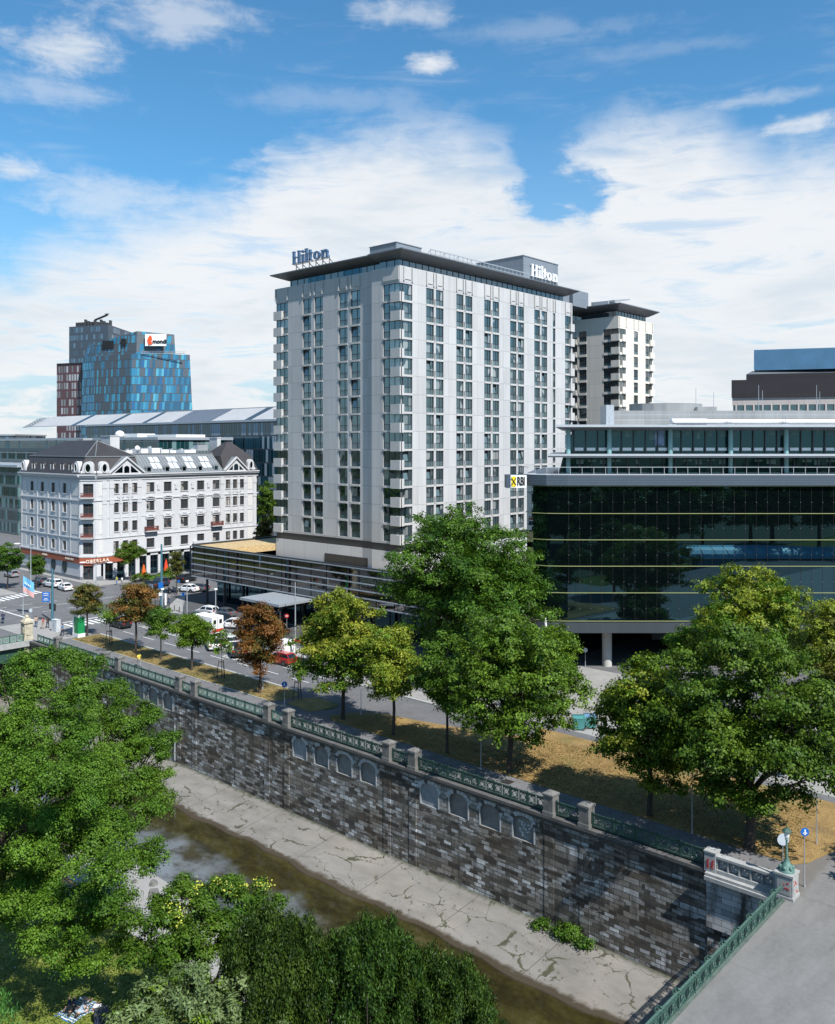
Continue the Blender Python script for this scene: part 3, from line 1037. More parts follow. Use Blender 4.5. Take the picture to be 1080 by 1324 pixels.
# iron railings between the piers, one per bay
ends = [123.4] + PIERS + [24.9]
ru = MB()
ru.box(-0.035, -0.05, 0, 0.035, 0.05, 1.12)
ru.ell((0, 0, 1.17), (0.06, 0.06, 0.06), 0, 6, 4)
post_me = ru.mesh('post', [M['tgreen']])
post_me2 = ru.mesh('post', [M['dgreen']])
SEGN = ['beside the corner of the crossing', 'from the first pier by the crossing', 'between a close pair of piers beside the crossing', 'above four dark niches near the crossing', 'between the two piers below the green street trees',
        'above plain wall opposite the parked cars', 'between the two piers below the rust-coloured tree', 'above the pale niche at mid-wall', 'between the two piers below the wide green tree',
        'above the painted niche by the dry lawn', 'between the two piers closest to the bridge', 'running from the last pier to the bridge abutment']
for i in range(len(ends) - 1):
    ya, yb = ends[i] - (0.47 if i else 0), ends[i + 1] + (0.47 if i + 1 < len(ends) - 1 else 0)
    L = ya - yb
    pale = i < 7  # sunlit left stretch is coloured paler than the rest of the railing
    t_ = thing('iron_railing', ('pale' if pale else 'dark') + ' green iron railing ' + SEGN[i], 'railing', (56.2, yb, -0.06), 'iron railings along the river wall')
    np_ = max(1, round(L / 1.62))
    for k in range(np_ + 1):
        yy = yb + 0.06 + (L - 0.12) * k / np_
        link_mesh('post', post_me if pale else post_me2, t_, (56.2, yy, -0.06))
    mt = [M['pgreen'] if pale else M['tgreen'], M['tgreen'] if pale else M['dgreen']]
    b = MB()
    b.box(56.16, yb, 0.98, 56.24, ya, 1.05)
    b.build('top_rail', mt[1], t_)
    b = MB()
    b.box(56.16, yb, 0.06, 56.24, ya, 0.16)
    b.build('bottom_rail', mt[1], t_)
    b = MB()
    for k in range(np_):
        y0 = yb + 0.06 + (L - 0.12) * k / np_
        w = (L - 0.12) / np_
        for h in range(2):
            c0 = y0 + w * (h + 0.5) / 2
            hw = w * 0.25 - 0.05
            cz = 0.57
            # framed square with a ring in it, upright bars either side
            b.box(56.185, c0 - hw, 0.20, 56.215, c0 - hw + 0.09, 0.95)
            b.box(56.185, c0 + hw - 0.09, 0.20, 56.215, c0 + hw, 0.95)
            b.box(56.187, c0 - hw + 0.09, 0.83, 56.213, c0 + hw - 0.09, 0.95)
            b.box(56.187, c0 - hw + 0.09, 0.20, 56.213, c0 + hw - 0.09, 0.32)
            b.torus((56.2, c0, cz), (1, 0, 0), hw * 0.62, 0.035, 10, 4)
            b.tube((56.2, c0 - hw, cz), (56.2, c0 - hw * 0.6, cz), 0.02, None, 4)
            b.tube((56.2, c0 + hw, cz), (56.2, c0 + hw * 0.6, cz), 0.02, None, 4)
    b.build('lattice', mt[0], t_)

# ------------------------------------------------------------------ abutment and pierced parapet at the near bridge
ab = thing('bridge_abutment', 'pale stone bridge abutment with a pierced parapet above the end of the river wall', 'abutment', (56, 22, 0))
b = MB()
b.box(55.72, 19.2, -3.8, 56.6, 24.62, -0.55)
b.build('ashlar', M['ashlar'], ab)
b = MB()
b.box(55.86, 8, -9.5, 56.6, 24.6, -3.8)
b.build('lower_masonry', M['wall'], ab)
b = MB()
b.box(55.3, 19.2, -0.55, 56.7, 24.6, -0.30)
b.box(55.42, 19.2, -0.30, 56.7, 24.6, -0.12)
b.build('cornice', M['palestone'], ab)
b = MB()
b.box(55.75, 20.2, -0.12, 56.3, 24.0, 0.14)
b.box(55.75, 20.2, 0.86, 56.3, 24.0, 1.02)
for k in range(6):
    yy = 20.25 + k * 0.74
    b.box(55.8, yy - 0.05, 0.14, 56.25, yy + 0.05, 0.86)
for k in range(5):
    yy = 20.62 + k * 0.74
    b.torus((56.02, yy, 0.5), (1, 0, 0), 0.22, 0.085, 12, 6)
    b.tube((55.95, yy, 0.5), (56.09, yy, 0.5), 0.10, None, 8)
    for (dy, dz) in ((1, 1), (1, -1), (-1, 1), (-1, -1)):
        b.tube((56.02, yy + dy * 0.2, 0.5 + dz * 0.2), (56.02, yy + dy * 0.32, 0.5 + dz * 0.33), 0.06, None, 6)
b.build('pierced_parapet', M['palestone'], ab)
b = MB()
b.box(55.70, 24.0, -0.12, 56.45, 24.75, 1.12)
b.box(55.66, 23.96, 1.12, 56.49, 24.79, 1.22)
b.build('end_pier', M['palestone'], ab)
b = MB()
rv = random.Random(11)
for i in range(12):
    yy, zz_ = 24.2 + 0.3 * (i % 2) + rv.uniform(-.06, .06), 0.18 + 0.75 * (i // 2) / 8
    b.torus((55.685, yy, zz_), (1, 0, 0), 0.06, 0.018, 8, 4)
b.build('paint_scrawl', M['red'], ab)

# near bridge
br_ = thing('near_bridge', 'wide grey concrete foot and road bridge deck crossing the river at the near corner', 'bridge', (40, 14, 0))
b = MB()
b.box(-10, 2.0, -0.9, 56.3, 19.55, 0.0)
b.build('deck', M['deck'], br_)
b = MB()
b.box(-10, 19.28, 0.0, 55.0, 19.62, 0.10)
b.box(-10, 19.55, -0.55, 55.3, 19.75, -0.05)
M['kerbgreen'] = pm('dirty_green_edge', (0.085, 0.115, 0.098), 0.7, 0.25, 2)
b.build('edge_kerb', M['kerbgreen'], br_)
b = MB()
b.box(-10, 2.2, -1.5, 55.8, 19.4, -0.9)
b.build('girder', M['dgreen'], br_)
b = MB()
b.box(26, 2.5, -9.6, 31, 19.3, -1.5)
b.build('support', M['palestone'], br_)
flat('bridge_approach', [(56.3, -20), (84, -20), (84, 19.0), (72.5, 18.4), (64.5, 18.9), (61.0, 19.8), (60.1, 20.4), (56.3, 20.4)], 0.009, M['deck'])

M['midgreen'] = pm('worn_green_rail', (0.065, 0.125, 0.102), 0.5, 0.2, 3)
rl = thing('bridge_railing', 'ornate green iron railing with scroll finials along the near bridge edge', 'railing', (40, 19.42, 0))
posts = [53.75 - 1.86 * k for k in range(24)]
pmb = MB()
pmb.box(-0.045, -0.045, 0.1, 0.045, 0.045, 1.06)
pmb.ell((0, 0, 1.12), (0.07, 0.07, 0.07), 0, 8, 5)
post3 = pmb.mesh('post', [M['tgreen']])
fmb = MB()
for sg in (-1, 1):
    fmb.torus((0.11 * sg, 0.22, 0.95), (0, 1, 0), 0.11, 0.026, 10, 5)
    fmb.torus((0.09 * sg, 0.24, 0.72), (0, 1, 0), 0.09, 0.022, 10, 5)
    fmb.path([(0, 0.03, 0.45), (0.05 * sg, 0.16, 0.55), (0.02 * sg, 0.24, 0.8), (0.03 * sg, 0.20, 1.02), (0, 0.04, 1.1)], 0.026, 5)
fin = fmb.mesh('scroll', [M['tgreen']], smooth=True)
for k, xx in enumerate(posts):
    link_mesh('post', post3, rl, (xx, 19.42, 0))
    link_mesh('scroll', fin, rl, (xx, 19.42, 0))
b = MB()
b.box(10, 19.37, 0.98, 54.9, 19.47, 1.05)
b.build('top_rail', M['midgreen'], rl)
b = MB()
b.box(10, 19.38, 0.80, 54.9, 19.46, 0.84)
b.box(10, 19.38, 0.16, 54.9, 19.46, 0.21)
b.build('rail', M['tgreen'], rl)
pan = MB()
for h in (-0.46, 0.46):
    pan.torus((h, 0, 0.50), (0, 1, 0), 0.20, 0.028, 14, 5)
    pan.torus((h, 0, 0.50), (0, 1, 0), 0.09, 0.03, 10, 5)
    for a in range(4):
        an = math.pi / 4 + a * math.pi / 2
        pan.tube((h + 0.2 * math.cos(an), 0, 0.5 + 0.2 * math.sin(an)), (h + 0.42 * math.cos(an), 0, 0.5 + 0.40 * math.sin(an)), 0.024, None, 5)
        an = a * math.pi / 2
        pan.ell((h + 0.15 * math.cos(an), 0, 0.5 + 0.15 * math.sin(an)), (0.07, 0.03, 0.07), 0, 6, 4)
pan.box(-0.02, -0.02, 0.21, 0.02, 0.02, 0.80)
for k in range(9):
    xx = -0.8 + 0.2 * k
    pan.box(xx - 0.008, -0.008, 0.21, xx + 0.008, 0.008, 0.80)
    pan.torus((xx, 0, 0.91), (0, 1, 0), 0.06, 0.014, 8, 4)
panel = pan.mesh('panel', [M['tgreen']])
for k in range(len(posts) - 1):
    link_mesh('panel', panel, rl, ((posts[k] + posts[k + 1]) / 2, 19.42, 0))

# pylon with lamp at the bridge end
py = thing('stone_pylon', 'pale stone pylon block at the end of the near bridge railing', 'pylon', (55.75, 19.45, 0))
b = MB()
b.box(55.15, 18.85, 0.0, 56.35, 20.05, 0.18)
b.box(55.22, 18.92, 0.18, 56.28, 19.98, 1.42)
b.box(55.15, 18.85, 1.42, 56.35, 20.05, 1.55)
for sg in (-1, 1):
    b.box(55.3, 19.45 + sg * 0.53, 0.3, 56.2, 19.45 + sg * 0.56, 1.3)
    b.box(55.75 + sg * 0.53, 19.05, 0.3, 55.75 + sg * 0.56, 19.85, 1.3)
b.build('block', M['palestone'], py)
b = MB()
rv = random.Random(12)
for i in range(6):
    b.torus((55.18, 19.15 + rv.random() * 0.6, 0.35 + rv.random() * 0.85), (1, 0, 0), 0.05, 0.015, 7, 4)
    b.torus((55.45 + rv.random() * 0.6, 18.88, 0.35 + rv.random() * 0.85), (0, 1, 0), 0.05, 0.015, 7, 4)
b.build('paint_scrawl', M['red'], py)
lp = thing('bridge_lamp', 'green cast iron lamp on the stone pylon at the near bridge', 'lamp', (55.75, 19.45, 1.55))
M['patina'] = pm('bright_patina', (0.085, 0.175, 0.15), 0.6, 0.22, 4)
b = MB()
b.lathe([(0.50, 0), (0.48, 0.10), (0.36, 0.2), (0.30, 0.42), (0.2, 0.52), (0.16, 0.7)], (55.75, 19.45, 1.55), 10)
for k in range(6):
    a = k * math.pi / 3
    b.ell((55.75 + 0.36 * math.cos(a), 19.45 + 0.36 * math.sin(a), 1.8), (0.12, 0.12, 0.15), 0, 7, 5)
b.build('base', M['patina'], lp, smooth=True)
b = MB()
b.lathe([(0.11, 0.7), (0.085, 1.0), (0.10, 1.05), (0.07, 1.12), (0.065, 1.9), (0.11, 1.95), (0.06, 2.02)], (55.75, 19.45, 1.55), 8)
b.build('column', M['patina'], lp, smooth=True)
b = MB()
b.lathe([(0.08, 2.02), (0.14, 2.1), (0.2, 2.42), (0.21, 2.44)], (55.75, 19.45, 1.55), 8, 0)
b.build('lantern', M['lampw'], lp)
b = MB()
b.lathe([(0.30, 2.44), (0.30, 2.47), (0.16, 2.6), (0.05, 2.66), (0.03, 2.8)], (55.75, 19.45, 1.55), 8, 0)
b.build('hood', M['tgreen'], lp)

# ------------------------------------------------------------------ far bridge at the crossing
fb = thing('far_bridge', 'green steel road bridge with stone edge at the street crossing', 'bridge', (50, 136, 0))
b = MB()
b.box(20, 125.3, -0.7, 56.35, 152, 0.0)
b.build('deck', M['asphalt'], fb)
b = MB()
b.box(20, 125.0, -0.75, 56.3, 125.3, 0.05)
b.build('edge_beam', M['palestone'], fb)
b = MB()
P = [(56, 125.6, -3.0), (56, 125.6, -0.75), (20, 125.6, -0.75), (20, 125.6, -3.2)] + [(22 + i * 3.4, 125.6, -3.0 + 1.5 * math.sin(math.pi * (i + .5) / 10)) for i in range(10)]
b.hprism(P, (0, 0.3, 0))
b.hprism([(a, c + 6, d_) for a, c, d_ in P], (0, 0.3, 0))
b.build('girder', M['dgreen'], fb)
t_ = thing('iron_railing', 'pale green iron railing on the far bridge edge', 'railing', (50, 125.2, 0.05))
b = MB()
b.box(20, 125.1, 1.02, 55.2, 125.2, 1.1)
b.build('top_rail', M['tgreen'], t_)
for k in range(18):
    link_mesh('post', post_me, t_, (54.9 - k * 1.9, 125.15, 0.05))
b = MB()
for k in range(36):
    c0 = 54.45 - k * 0.95
    b.box(c0 - 0.36, 125.13, 0.15, c0 - 0.24, 125.17, 0.95)
    b.box(c0 + 0.24, 125.13, 0.15, c0 + 0.36, 125.17, 0.95)
    b.box(c0 - 0.24, 125.13, 0.80, c0 + 0.24, 125.17, 0.95)
    b.box(c0 - 0.24, 125.13, 0.15, c0 + 0.24, 125.17, 0.32)
    b.torus((c0, 125.15, 0.56), (0, 1, 0), 0.15, 0.035, 8, 4)
b.build('lattice', M['pgreen'], t_)
op = thing('ornate_pier', 'weathered ornate stone pier at the corner of the far bridge', 'pier', (55.9, 126.2, 0))
b = MB()
b.box(55.2, 125.5, -8, 56.6, 126.9, 0.25)
b.box(55.3, 125.6, 0.25, 56.5, 126.8, 2.4)
b.box(55.15, 125.45, 2.4, 56.65, 126.95, 2.65)
b.frus([(55.3, 125.6), (56.5, 125.6), (56.5, 126.8), (55.3, 126.8)], 2.65, [(55.6, 125.9), (56.2, 125.9), (56.2, 126.5), (55.6, 126.5)], 3.1)
b.box(55.22, 125.9, 0.7, 55.3, 126.5, 2.0)
b.box(55.6, 125.52, 0.7, 56.2, 125.6, 2.0)
b.ell((55.9, 126.2, 3.25), (0.3, 0.3, 0.3), 0, 8, 6)
M['oldstone'] = pm('yellowed_stone', (0.40, 0.36, 0.27), 0.9, 0.25, 1.6)
b.build('block', M['oldstone'], op)

# near-bank stairs with green handrail, pale stone blocks at the water
hr = thing('stair_handrail', 'thin green handrail beside the steps down to the quay', 'handrail', (35, 62, -8.45))
b = MB()
for k in range(5):
    b.tube((34.0 + k * 0.75, 61.0 - k * 0.35, -8.45), (34.0 + k * 0.75, 61.0 - k * 0.35, -7.35), 0.035, None, 6)
b.build('post', M['tgreen'], hr)
b = MB()
for z_ in (-7.35, -7.85):
    b.tube((34.0, 61.0, z_), (37.0, 59.6, z_), 0.035, None, 6)
    b.tube((34.0, 61.0, z_), (34.2, 66.5, z_), 0.03, None, 6)
b.build('rail', M['tgreen'], hr)
rs = random.Random(21)
places = [('largest pale stone block at the quay edge', .6), ('pale stone block beside the largest one', 0.45), ('small pale stone block nearest the water steps', 0.3)]
for k, (lb, s_) in enumerate(places):
    b = MB()
    cx, cy = 38.4 + 0.8 * (k % 2), 63.4 + k * 1.5
    pts = [(cx + s_ * rs.uniform(.7, 1) * math.cos(a * math.pi / 3), cy + s_ * rs.uniform(.7, 1) * math.sin(a * math.pi / 3)) for a in range(6)]
    top_ = [(cx + (px_ - cx) * .75, cy + (py_ - cy) * .75) for px_, py_ in pts]
    b.frus(pts, -8.45, top_, [-8.45 + s_ * rs.uniform(.55, .8) for _ in pts])
    tag(b.build('stone_block', M['stone'], base=(cx, cy, -8.45)), lb + ' below the near trees', 'stone block', 'stone blocks on the quay')
# green growth at the foot of the wall is built with the plants
# ------------------------------------------------------------------ facade builder
M['hotel'] = facade_m('hotel_concrete', (0.44, 0.442, 0.445), 2.92, 0.07, 12.6, 3.8, 0.08, 0.55)
M['hotel_ledge'] = pm('hotel_ledge_concrete', (0.45, 0.447, 0.442), 0.8, 0.06, 0.7)
M['hotel2'] = facade_m('rear_tower_concrete', (0.64, 0.60, 0.54), 2.9, 0.06, 12.6, 3.6, 0.05, 0.45)
# per-pane variation also inside merged window meshes
for nm in ('glass', 'oldglass'):
    nt = M[nm].node_tree
    q = NT.__new__(NT)
    q.nt, q.n, q.l = nt, nt.nodes, nt.links
    oi = [n for n in nt.nodes if n.bl_idname == 'ShaderNodeObjectInfo'][0]
    ri = nt.nodes.new('ShaderNodeNewGeometry').outputs['Random Per Island']
    tgt = [l.to_socket for l in nt.links if l.from_socket == oi.outputs['Random']]
    fr_ = q.math('FRACT', q.math('ADD', oi.outputs['Random'], ri))
    for sck in tgt:
        nt.links.new(fr_, sck)


class Face:
    """a wall face: s runs left to right as seen, d inwards, z up"""
    def __init__(s, kind, u, v):
        s.k, s.u, s.v = kind, u, v
        s.rot = R(-90) if kind == 'L' else 0.0

    def p(s, a, d, z):
        return (s.u + d, s.v - a, z) if s.k == 'L' else (s.u + a, s.v + d, z)

    def box(s, b, a0, d0, z0, a1, d1, z1, m=0):
        p, q_ = s.p(a0, d0, z0), s.p(a1, d1, z1)
        b.box(*p, *q_, m)


def win_proto(w, h, kind='std', rng=None):
    """window in its opening: x 0..w, z 0..h, y 0 = pane plane, frame towards -y; mats: frame, glass, spandrel"""
    b = MB()
    f = 0.07
    sp = 0.0
    if kind in ('std', 'open', 'cornerL'):
        sp = 0.36 * h
    xs = [0, w]
    if kind in ('std', 'open'):
        xs = [0, w * 0.62, w]
    elif kind in ('cornerL', 'wide'):
        xs = [0, w * 0.33, w * 0.67, w]
    elif kind == 'old':
        xs = [0, w * 0.5, w]
    b.box(0, -f, 0, f, 0, h)
    b.box(w - f, -f, 0, w, 0, h)
    b.box(f, -f, 0, w - f, 0, f)
    b.box(f, -f, h - f, w - f, 0, h)
    for x in xs[1:-1]:
        b.box(x - f * .45, -f * .9, f, x + f * .45, 0, h - f)
    if sp:
        b.box(f, -f * 1.1, sp - f * .5, w - f, 0, sp + f * .5)
    if kind == 'old':
        b.box(f, -f * 1.1, h * .68 - f * .4, w - f, 0, h * .68 + f * .4)
    for i in range(len(xs) - 1):
        a, c = xs[i], xs[i + 1]
        zb = sp
        if kind == 'open' and i == 0:
            # top-hung sash tilted inwards
            b.add([(a + f, -0.03, zb + f), (c - f * .5, -0.03, zb + f), (c - f * .5, 0.16, h - f), (a + f, 0.16, h - f)], [(0, 1, 2, 3)], 2)
            b.add([(a, .18, zb), (c, .18, zb), (c, .18, h), (a, .18, h)], [(0, 1, 2, 3)], 0)
        else:
            b.add([(a, -0.01, zb), (c, -0.01, zb), (c, -0.01, h), (a, -0.01, h)], [(0, 1, 2, 3)], 1)
        if sp:
            b.add([(a, -0.012, 0), (c, -0.012, 0), (c, -0.012, sp), (a, -0.012, sp)], [(0, 1, 2, 3)], 2)
    return b


def grid_face(F, mw, ml, L, zlo, zhi, cols, rows, depth=0.30, ledge=0.0):
    """solid piers and spandrels that leave real openings; cols [(a0,a1)], rows [(z0,z1)]"""
    cols = sorted(cols)
    cur = 0.0
    for a0, a1 in cols + [(L, L)]:
        if a0 - cur > 0.01:
            F.box(mw, cur, 0.0, zlo, a0, depth, zhi)
        cur = a1
    rs = sorted(rows)
    for a0, a1 in cols:
        zc = zlo
        for z0, z1 in rs + [(zhi, zhi)]:
            if z0 - zc > 0.01:
                F.box(mw if zc in (zlo,) or z0 == zhi else ml, a0, -ledge if (zc != zlo and z0 != zhi) else 0.0, zc, a1, depth, z0)
            zc = z1


def score(F, a, z, w, h):
    p = F.p(a + w / 2, 0, z + h / 2)
    t = p[0] * F_[0] + p[1] * F_[1]
    n = (-1, 0) if F.k == 'L' else (0, -1)
    d_ = math.hypot(p[0], p[1])
    c_ = abs(n[0] * p[0] + n[1] * p[1]) / d_
    return w * h * c_ / t ** 2


def place_windows(root, items, mats, limit=100):
    """items: (F, proto key, proto MB, a, d, z, w, h); the largest in view are parts, the others one part"""
    items = sorted(items, key=lambda i: -score(i[0], i[3], i[5], i[6], i[7]))
    rest = MB()
    meshes = {}
    for n, (F, key, pr, a, d_, z, w, h) in enumerate(items):
        if n < limit:
            if key not in meshes:
                meshes[key] = pr.mesh('window', mats)
            link_mesh('window', meshes[key], root, F.p(a, d_, z), F.rot)
        else:
            o = len(rest.v)
            rest.v += [F.p(a + x, d_ + y, z + zz_) for x, y, zz_ in pr.v]
            rest.f += [tuple(i + o for i in f) for f in pr.f]
            rest.m += pr.m
    if rest.f:
        o = rest.build('window', mats, root)
        o['kind'] = 'stuff'


WM = [M['frame'], M['glass'], M['spandrel']]
# ------------------------------------------------------------------ hotel tower
HB = (100, 93.5, 0)
ht = thing('hotel_tower', 'tall pale concrete hotel tower with a dark overhanging roof slab and name signs', 'hotel', HB)
U0, U1, V0, V1, VS, UF = 100.0, 149.4, 93.55, 124.62, 99.7, 99.45
ROWS = [(53.3 - 2.92 * i - 2.58, 53.3 - 2.92 * i) for i in range(14)]
ZLO, ZHI = 12.4, 56.0
FL = Face('L', U0, V1)
FC = Face('L', UF, VS)
FR = Face('R', UF, V0)
mw, ml, core = MB(), MB(), MB()
core.box(U0 + .30, V0 + .30, 0, U1 - .3, V1 - .30, ZHI - .2)
LA = V1 - VS
colsA = [(0.0, 3.35), (7.4, 9.55), (10.45, 12.6), (16.6, 18.7), (19.5, 21.7)]
grid_face(FL, mw, ml, LA, ZLO, ZHI, colsA, ROWS, ledge=0.10)
colsB = [(2.55, VS - V0 - .0)]
grid_face(FC, mw, ml, VS - V0 - 0.0, ZLO, ZHI, colsB, ROWS, depth=.55 + .30, ledge=0.10)
dx = U0 - UF
colsR = [(0.85, 2.95)]
for k in range(5):
    a = 105.7 + 7.62 * k - UF
    colsR += [(a, a + 1.9), (a + 2.4, a + 4.3)]
colsR += [(142.4 - UF, 143.3 - UF), (146.7 - UF, 148.9 - UF)]
# right face piers stop where the left face piers start (butt joint at the corner)
FR2 = Face('R', UF + 0.85, V0)
sh = lambda cs: [(a - 0.85, b_ - 0.85) for a, b_ in cs]
grid_face(FR2, mw, ml, U1 - UF - .85, ZLO, ZHI, sh(colsR), ROWS, ledge=0.10)
core.build('core', M['frame'], ht)
wall_mb = mw
wall_mb.add(ml.v, ml.f, 1)
# windows
rng = random.Random(4)
items = []
pc = {}


def proto(w, h, kind):
    k = (round(w, 2), round(h, 2), kind)
    if k not in pc:
        pc[k] = win_proto(w, h, kind)
    return k, pc[k]


for F, cols in ((FL, colsA), (FC, colsB), (FR2, sh(colsR))):
    for ci, (a0, a1) in enumerate(cols):
        for (z0, z1) in ROWS:
            w, h = a1 - a0, z1 - z0
            kind = 'cornerL' if w > 3 else ('open' if rng.random() < 0.17 and w > 1.5 else 'std')
            if w < 1.2:
                kind = 'narrow'
            k, pr = proto(w, h, kind)
            items.append((F, k, pr, a0, 0.2, z0, w, h))
for (z0, z1) in ROWS:
    k, pr = proto(0.65, z1 - z0, 'narrow')
    items.append((FR, k, pr, .2, 0.2, z0, .65, z1 - z0))
place_windows(ht, items, WM, 100)
# stepped parapet boxes at the corners
b = MB()
for (z0, z1) in ROWS:
    for FF, a0, d0, a1, dz in ((FL, -0.35, -0.30, 1.9, 1.15), (FC, VS - V0 - 1.75, -0.28, VS - V0 + .3, 1.15), (FR, U1 - UF - 1.1, -0.34, U1 - UF + .30, 1.1)):
        b = MB()
        FF.box(b, a0, d0, z0 - .40, a1, 0.18, z0 + dz)
        if FF is FC:
            FR.box(b, -0.0, -0.30, z0 - .40, 0.75, 0.18, z0 + dz)
        b.build('corner_parapet', M['hotel_ledge'], ht)
# ribs of the blind top storey, balustrade bars
b = MB()
for F, cols in ((FL, colsA), (FR2, sh(colsR))):
    for a0, a1 in cols:
        F.box(b, a0 - .05, -0.22, 53.7, a0 + .2, 0.0, 55.9)
        F.box(b, a1 - .2, -0.22, 53.7, a1 + .05, 0.0, 55.9)
        F.box(b, a0 + .35, -0.10, 54.0, a1 - .35, 0.0, 55.75)
FC.box(b, 2.6, -.1, 53.8, 6.0, 0, 55.8)
for (z0, z1) in ROWS:
    for a0, a1 in sh(colsR)[1:11:2]:
        FR2.box(b, a1 + .06, -0.30, z0 + .1, a1 + .16, 0, z0 + .95)
wall_mb.add(b.v, b.f, 1)
wall_mb.build('wall', [M['hotel'], M['hotel_ledge']], ht)
# base: dark band, white panels, louvre
b = MB()
b.box(U0 + .1, V0 + .1, 11.2, U1 - .1, V1 - .1, 12.4)
b.box(UF + .1, V0 + .1, 11.2, U0 + .2, VS - .1, 12.4)
b.build('dark_band', M['darkmetal'], ht)
b = MB()
b.box(U0 + .02, V0 + .02, 0, U1 - .02, V1 - .02, 11.2)
b.box(UF + .02, V0 + .02, 0, U0 + .1, VS - .02, 11.2)
M['hbase'] = facade_m('hotel_base_panel', (0.49, 0.50, 0.51), 9.0, 0.06, 2.6, 2.9, 0.04, 0.5)
b.build('base_wall', M['hbase'], ht)
b = MB()
b.box(U0 - .03, 101.2, 7.0, U0 + .1, 111.5, 9.6)
for k in range(5):
    b.box(U0 - .06, 101.2 + k * 2.55, 7.0, U0 + .1, 101.3 + k * 2.55, 9.6)
b.build('louvre', M['darkmetal'], ht)
# penthouse storey
b = MB()
b.box(U0 + 1.4, V0 + 1.2, 55.6, U1 - 1.5, V1 - 2.3, 57.9, 1)
b.box(UF + 1.2, V0 + 1.2, 55.6, U0 + 1.4, VS - .6, 57.9, 1)
for k in range(17):
    yy = V0 + 2.2 + k * 1.75
    if yy < V1 - 2.4:
        xx = (UF + 1.2 if yy < VS - .6 else U0 + 1.4)
        b.box(xx - .06, yy - .05, 55.6, xx + .02, yy + .05, 57.9, 0)
for k in range(31):
    xx = UF + 2.0 + k * 1.55
    if xx < U1 - 1.6:
        b.box(xx - .05, V0 + 1.14, 55.6, xx + .05, V0 + 1.22, 57.9, 0)
b.box(U0 + 1.36, 104, 55.6, U0 + 1.42, 108.5, 57.9, 2)
b.box(U0 + 1.36, 113, 55.6, U0 + 1.42, 117.5, 57.9, 2)
b.build('penthouse', [M['frame'], M['bglass'], M['dglass']], ht)
# overhanging slab with a raised bevelled soffit
o_ = [(98.7, 92.35), (150.2, 92.35), (150.2, 125.3), (99.1, 125.3), (99.1, 99.9), (98.7, 99.9)]
i_ = [(100.2, 94.2), (148.2, 94.2), (148.2, 122.6), (101.2, 122.6), (101.2, 99.4), (100.4, 99.2)]
b = MB()
b.frus(i_, 57.35, o_, 58.30)
b.build('roof_slab', M['slab'], ht)
b = MB()
b.prism(o_, 58.302, 58.46)
b.build('slab_edge', M['slab'], ht)
b = MB()
b.prism([(99.4, 93.0), (149.5, 93.0), (149.5, 124.6), (99.8, 124.6), (99.8, 99.9), (99.4, 99.8)], 58.462, 58.56)
b.build('roof_deck', M['conc'], ht)
M['plant'] = facade_m('roof_plant_cladding', (0.17, 0.20, 0.235), 1.9, 0.04, 58.4, 2.4, 0.05, 0.4)
b = MB()
b.box(101.5, 96.2, 58.56, 107.5, 102.2, 60.3)
b.box(101.4, 96.1, 60.3, 107.6, 102.3, 60.42)
b.build('roof_box', M['plant'], ht)
b = MB()
b.box(137.0, 96.6, 58.56, 148.9, 107.9, 63.9)
b.box(136.9, 96.5, 63.9, 149.0, 108.0, 64.05)
b.build('roof_box', M['plant'], ht)
b = MB()
for k in range(24):
    xx = 108 + k * 1.2
    b.tube((xx, 94.6, 58.5), (xx, 94.6, 60.0), 0.05, None, 4)
    if k % 3 == 0:
        b.tube((xx, 94.6, 60.0), (xx, 96.2, 58.6), 0.04, None, 4)
b.box(108, 94.54, 59.95, 136, 94.66, 60.08)
b.box(108, 94.54, 59.3, 136, 94.66, 59.38)
b.box(108, 96.0, 58.5, 130, 101, 59.4)
b.build('roof_rail', M['galv'], ht)


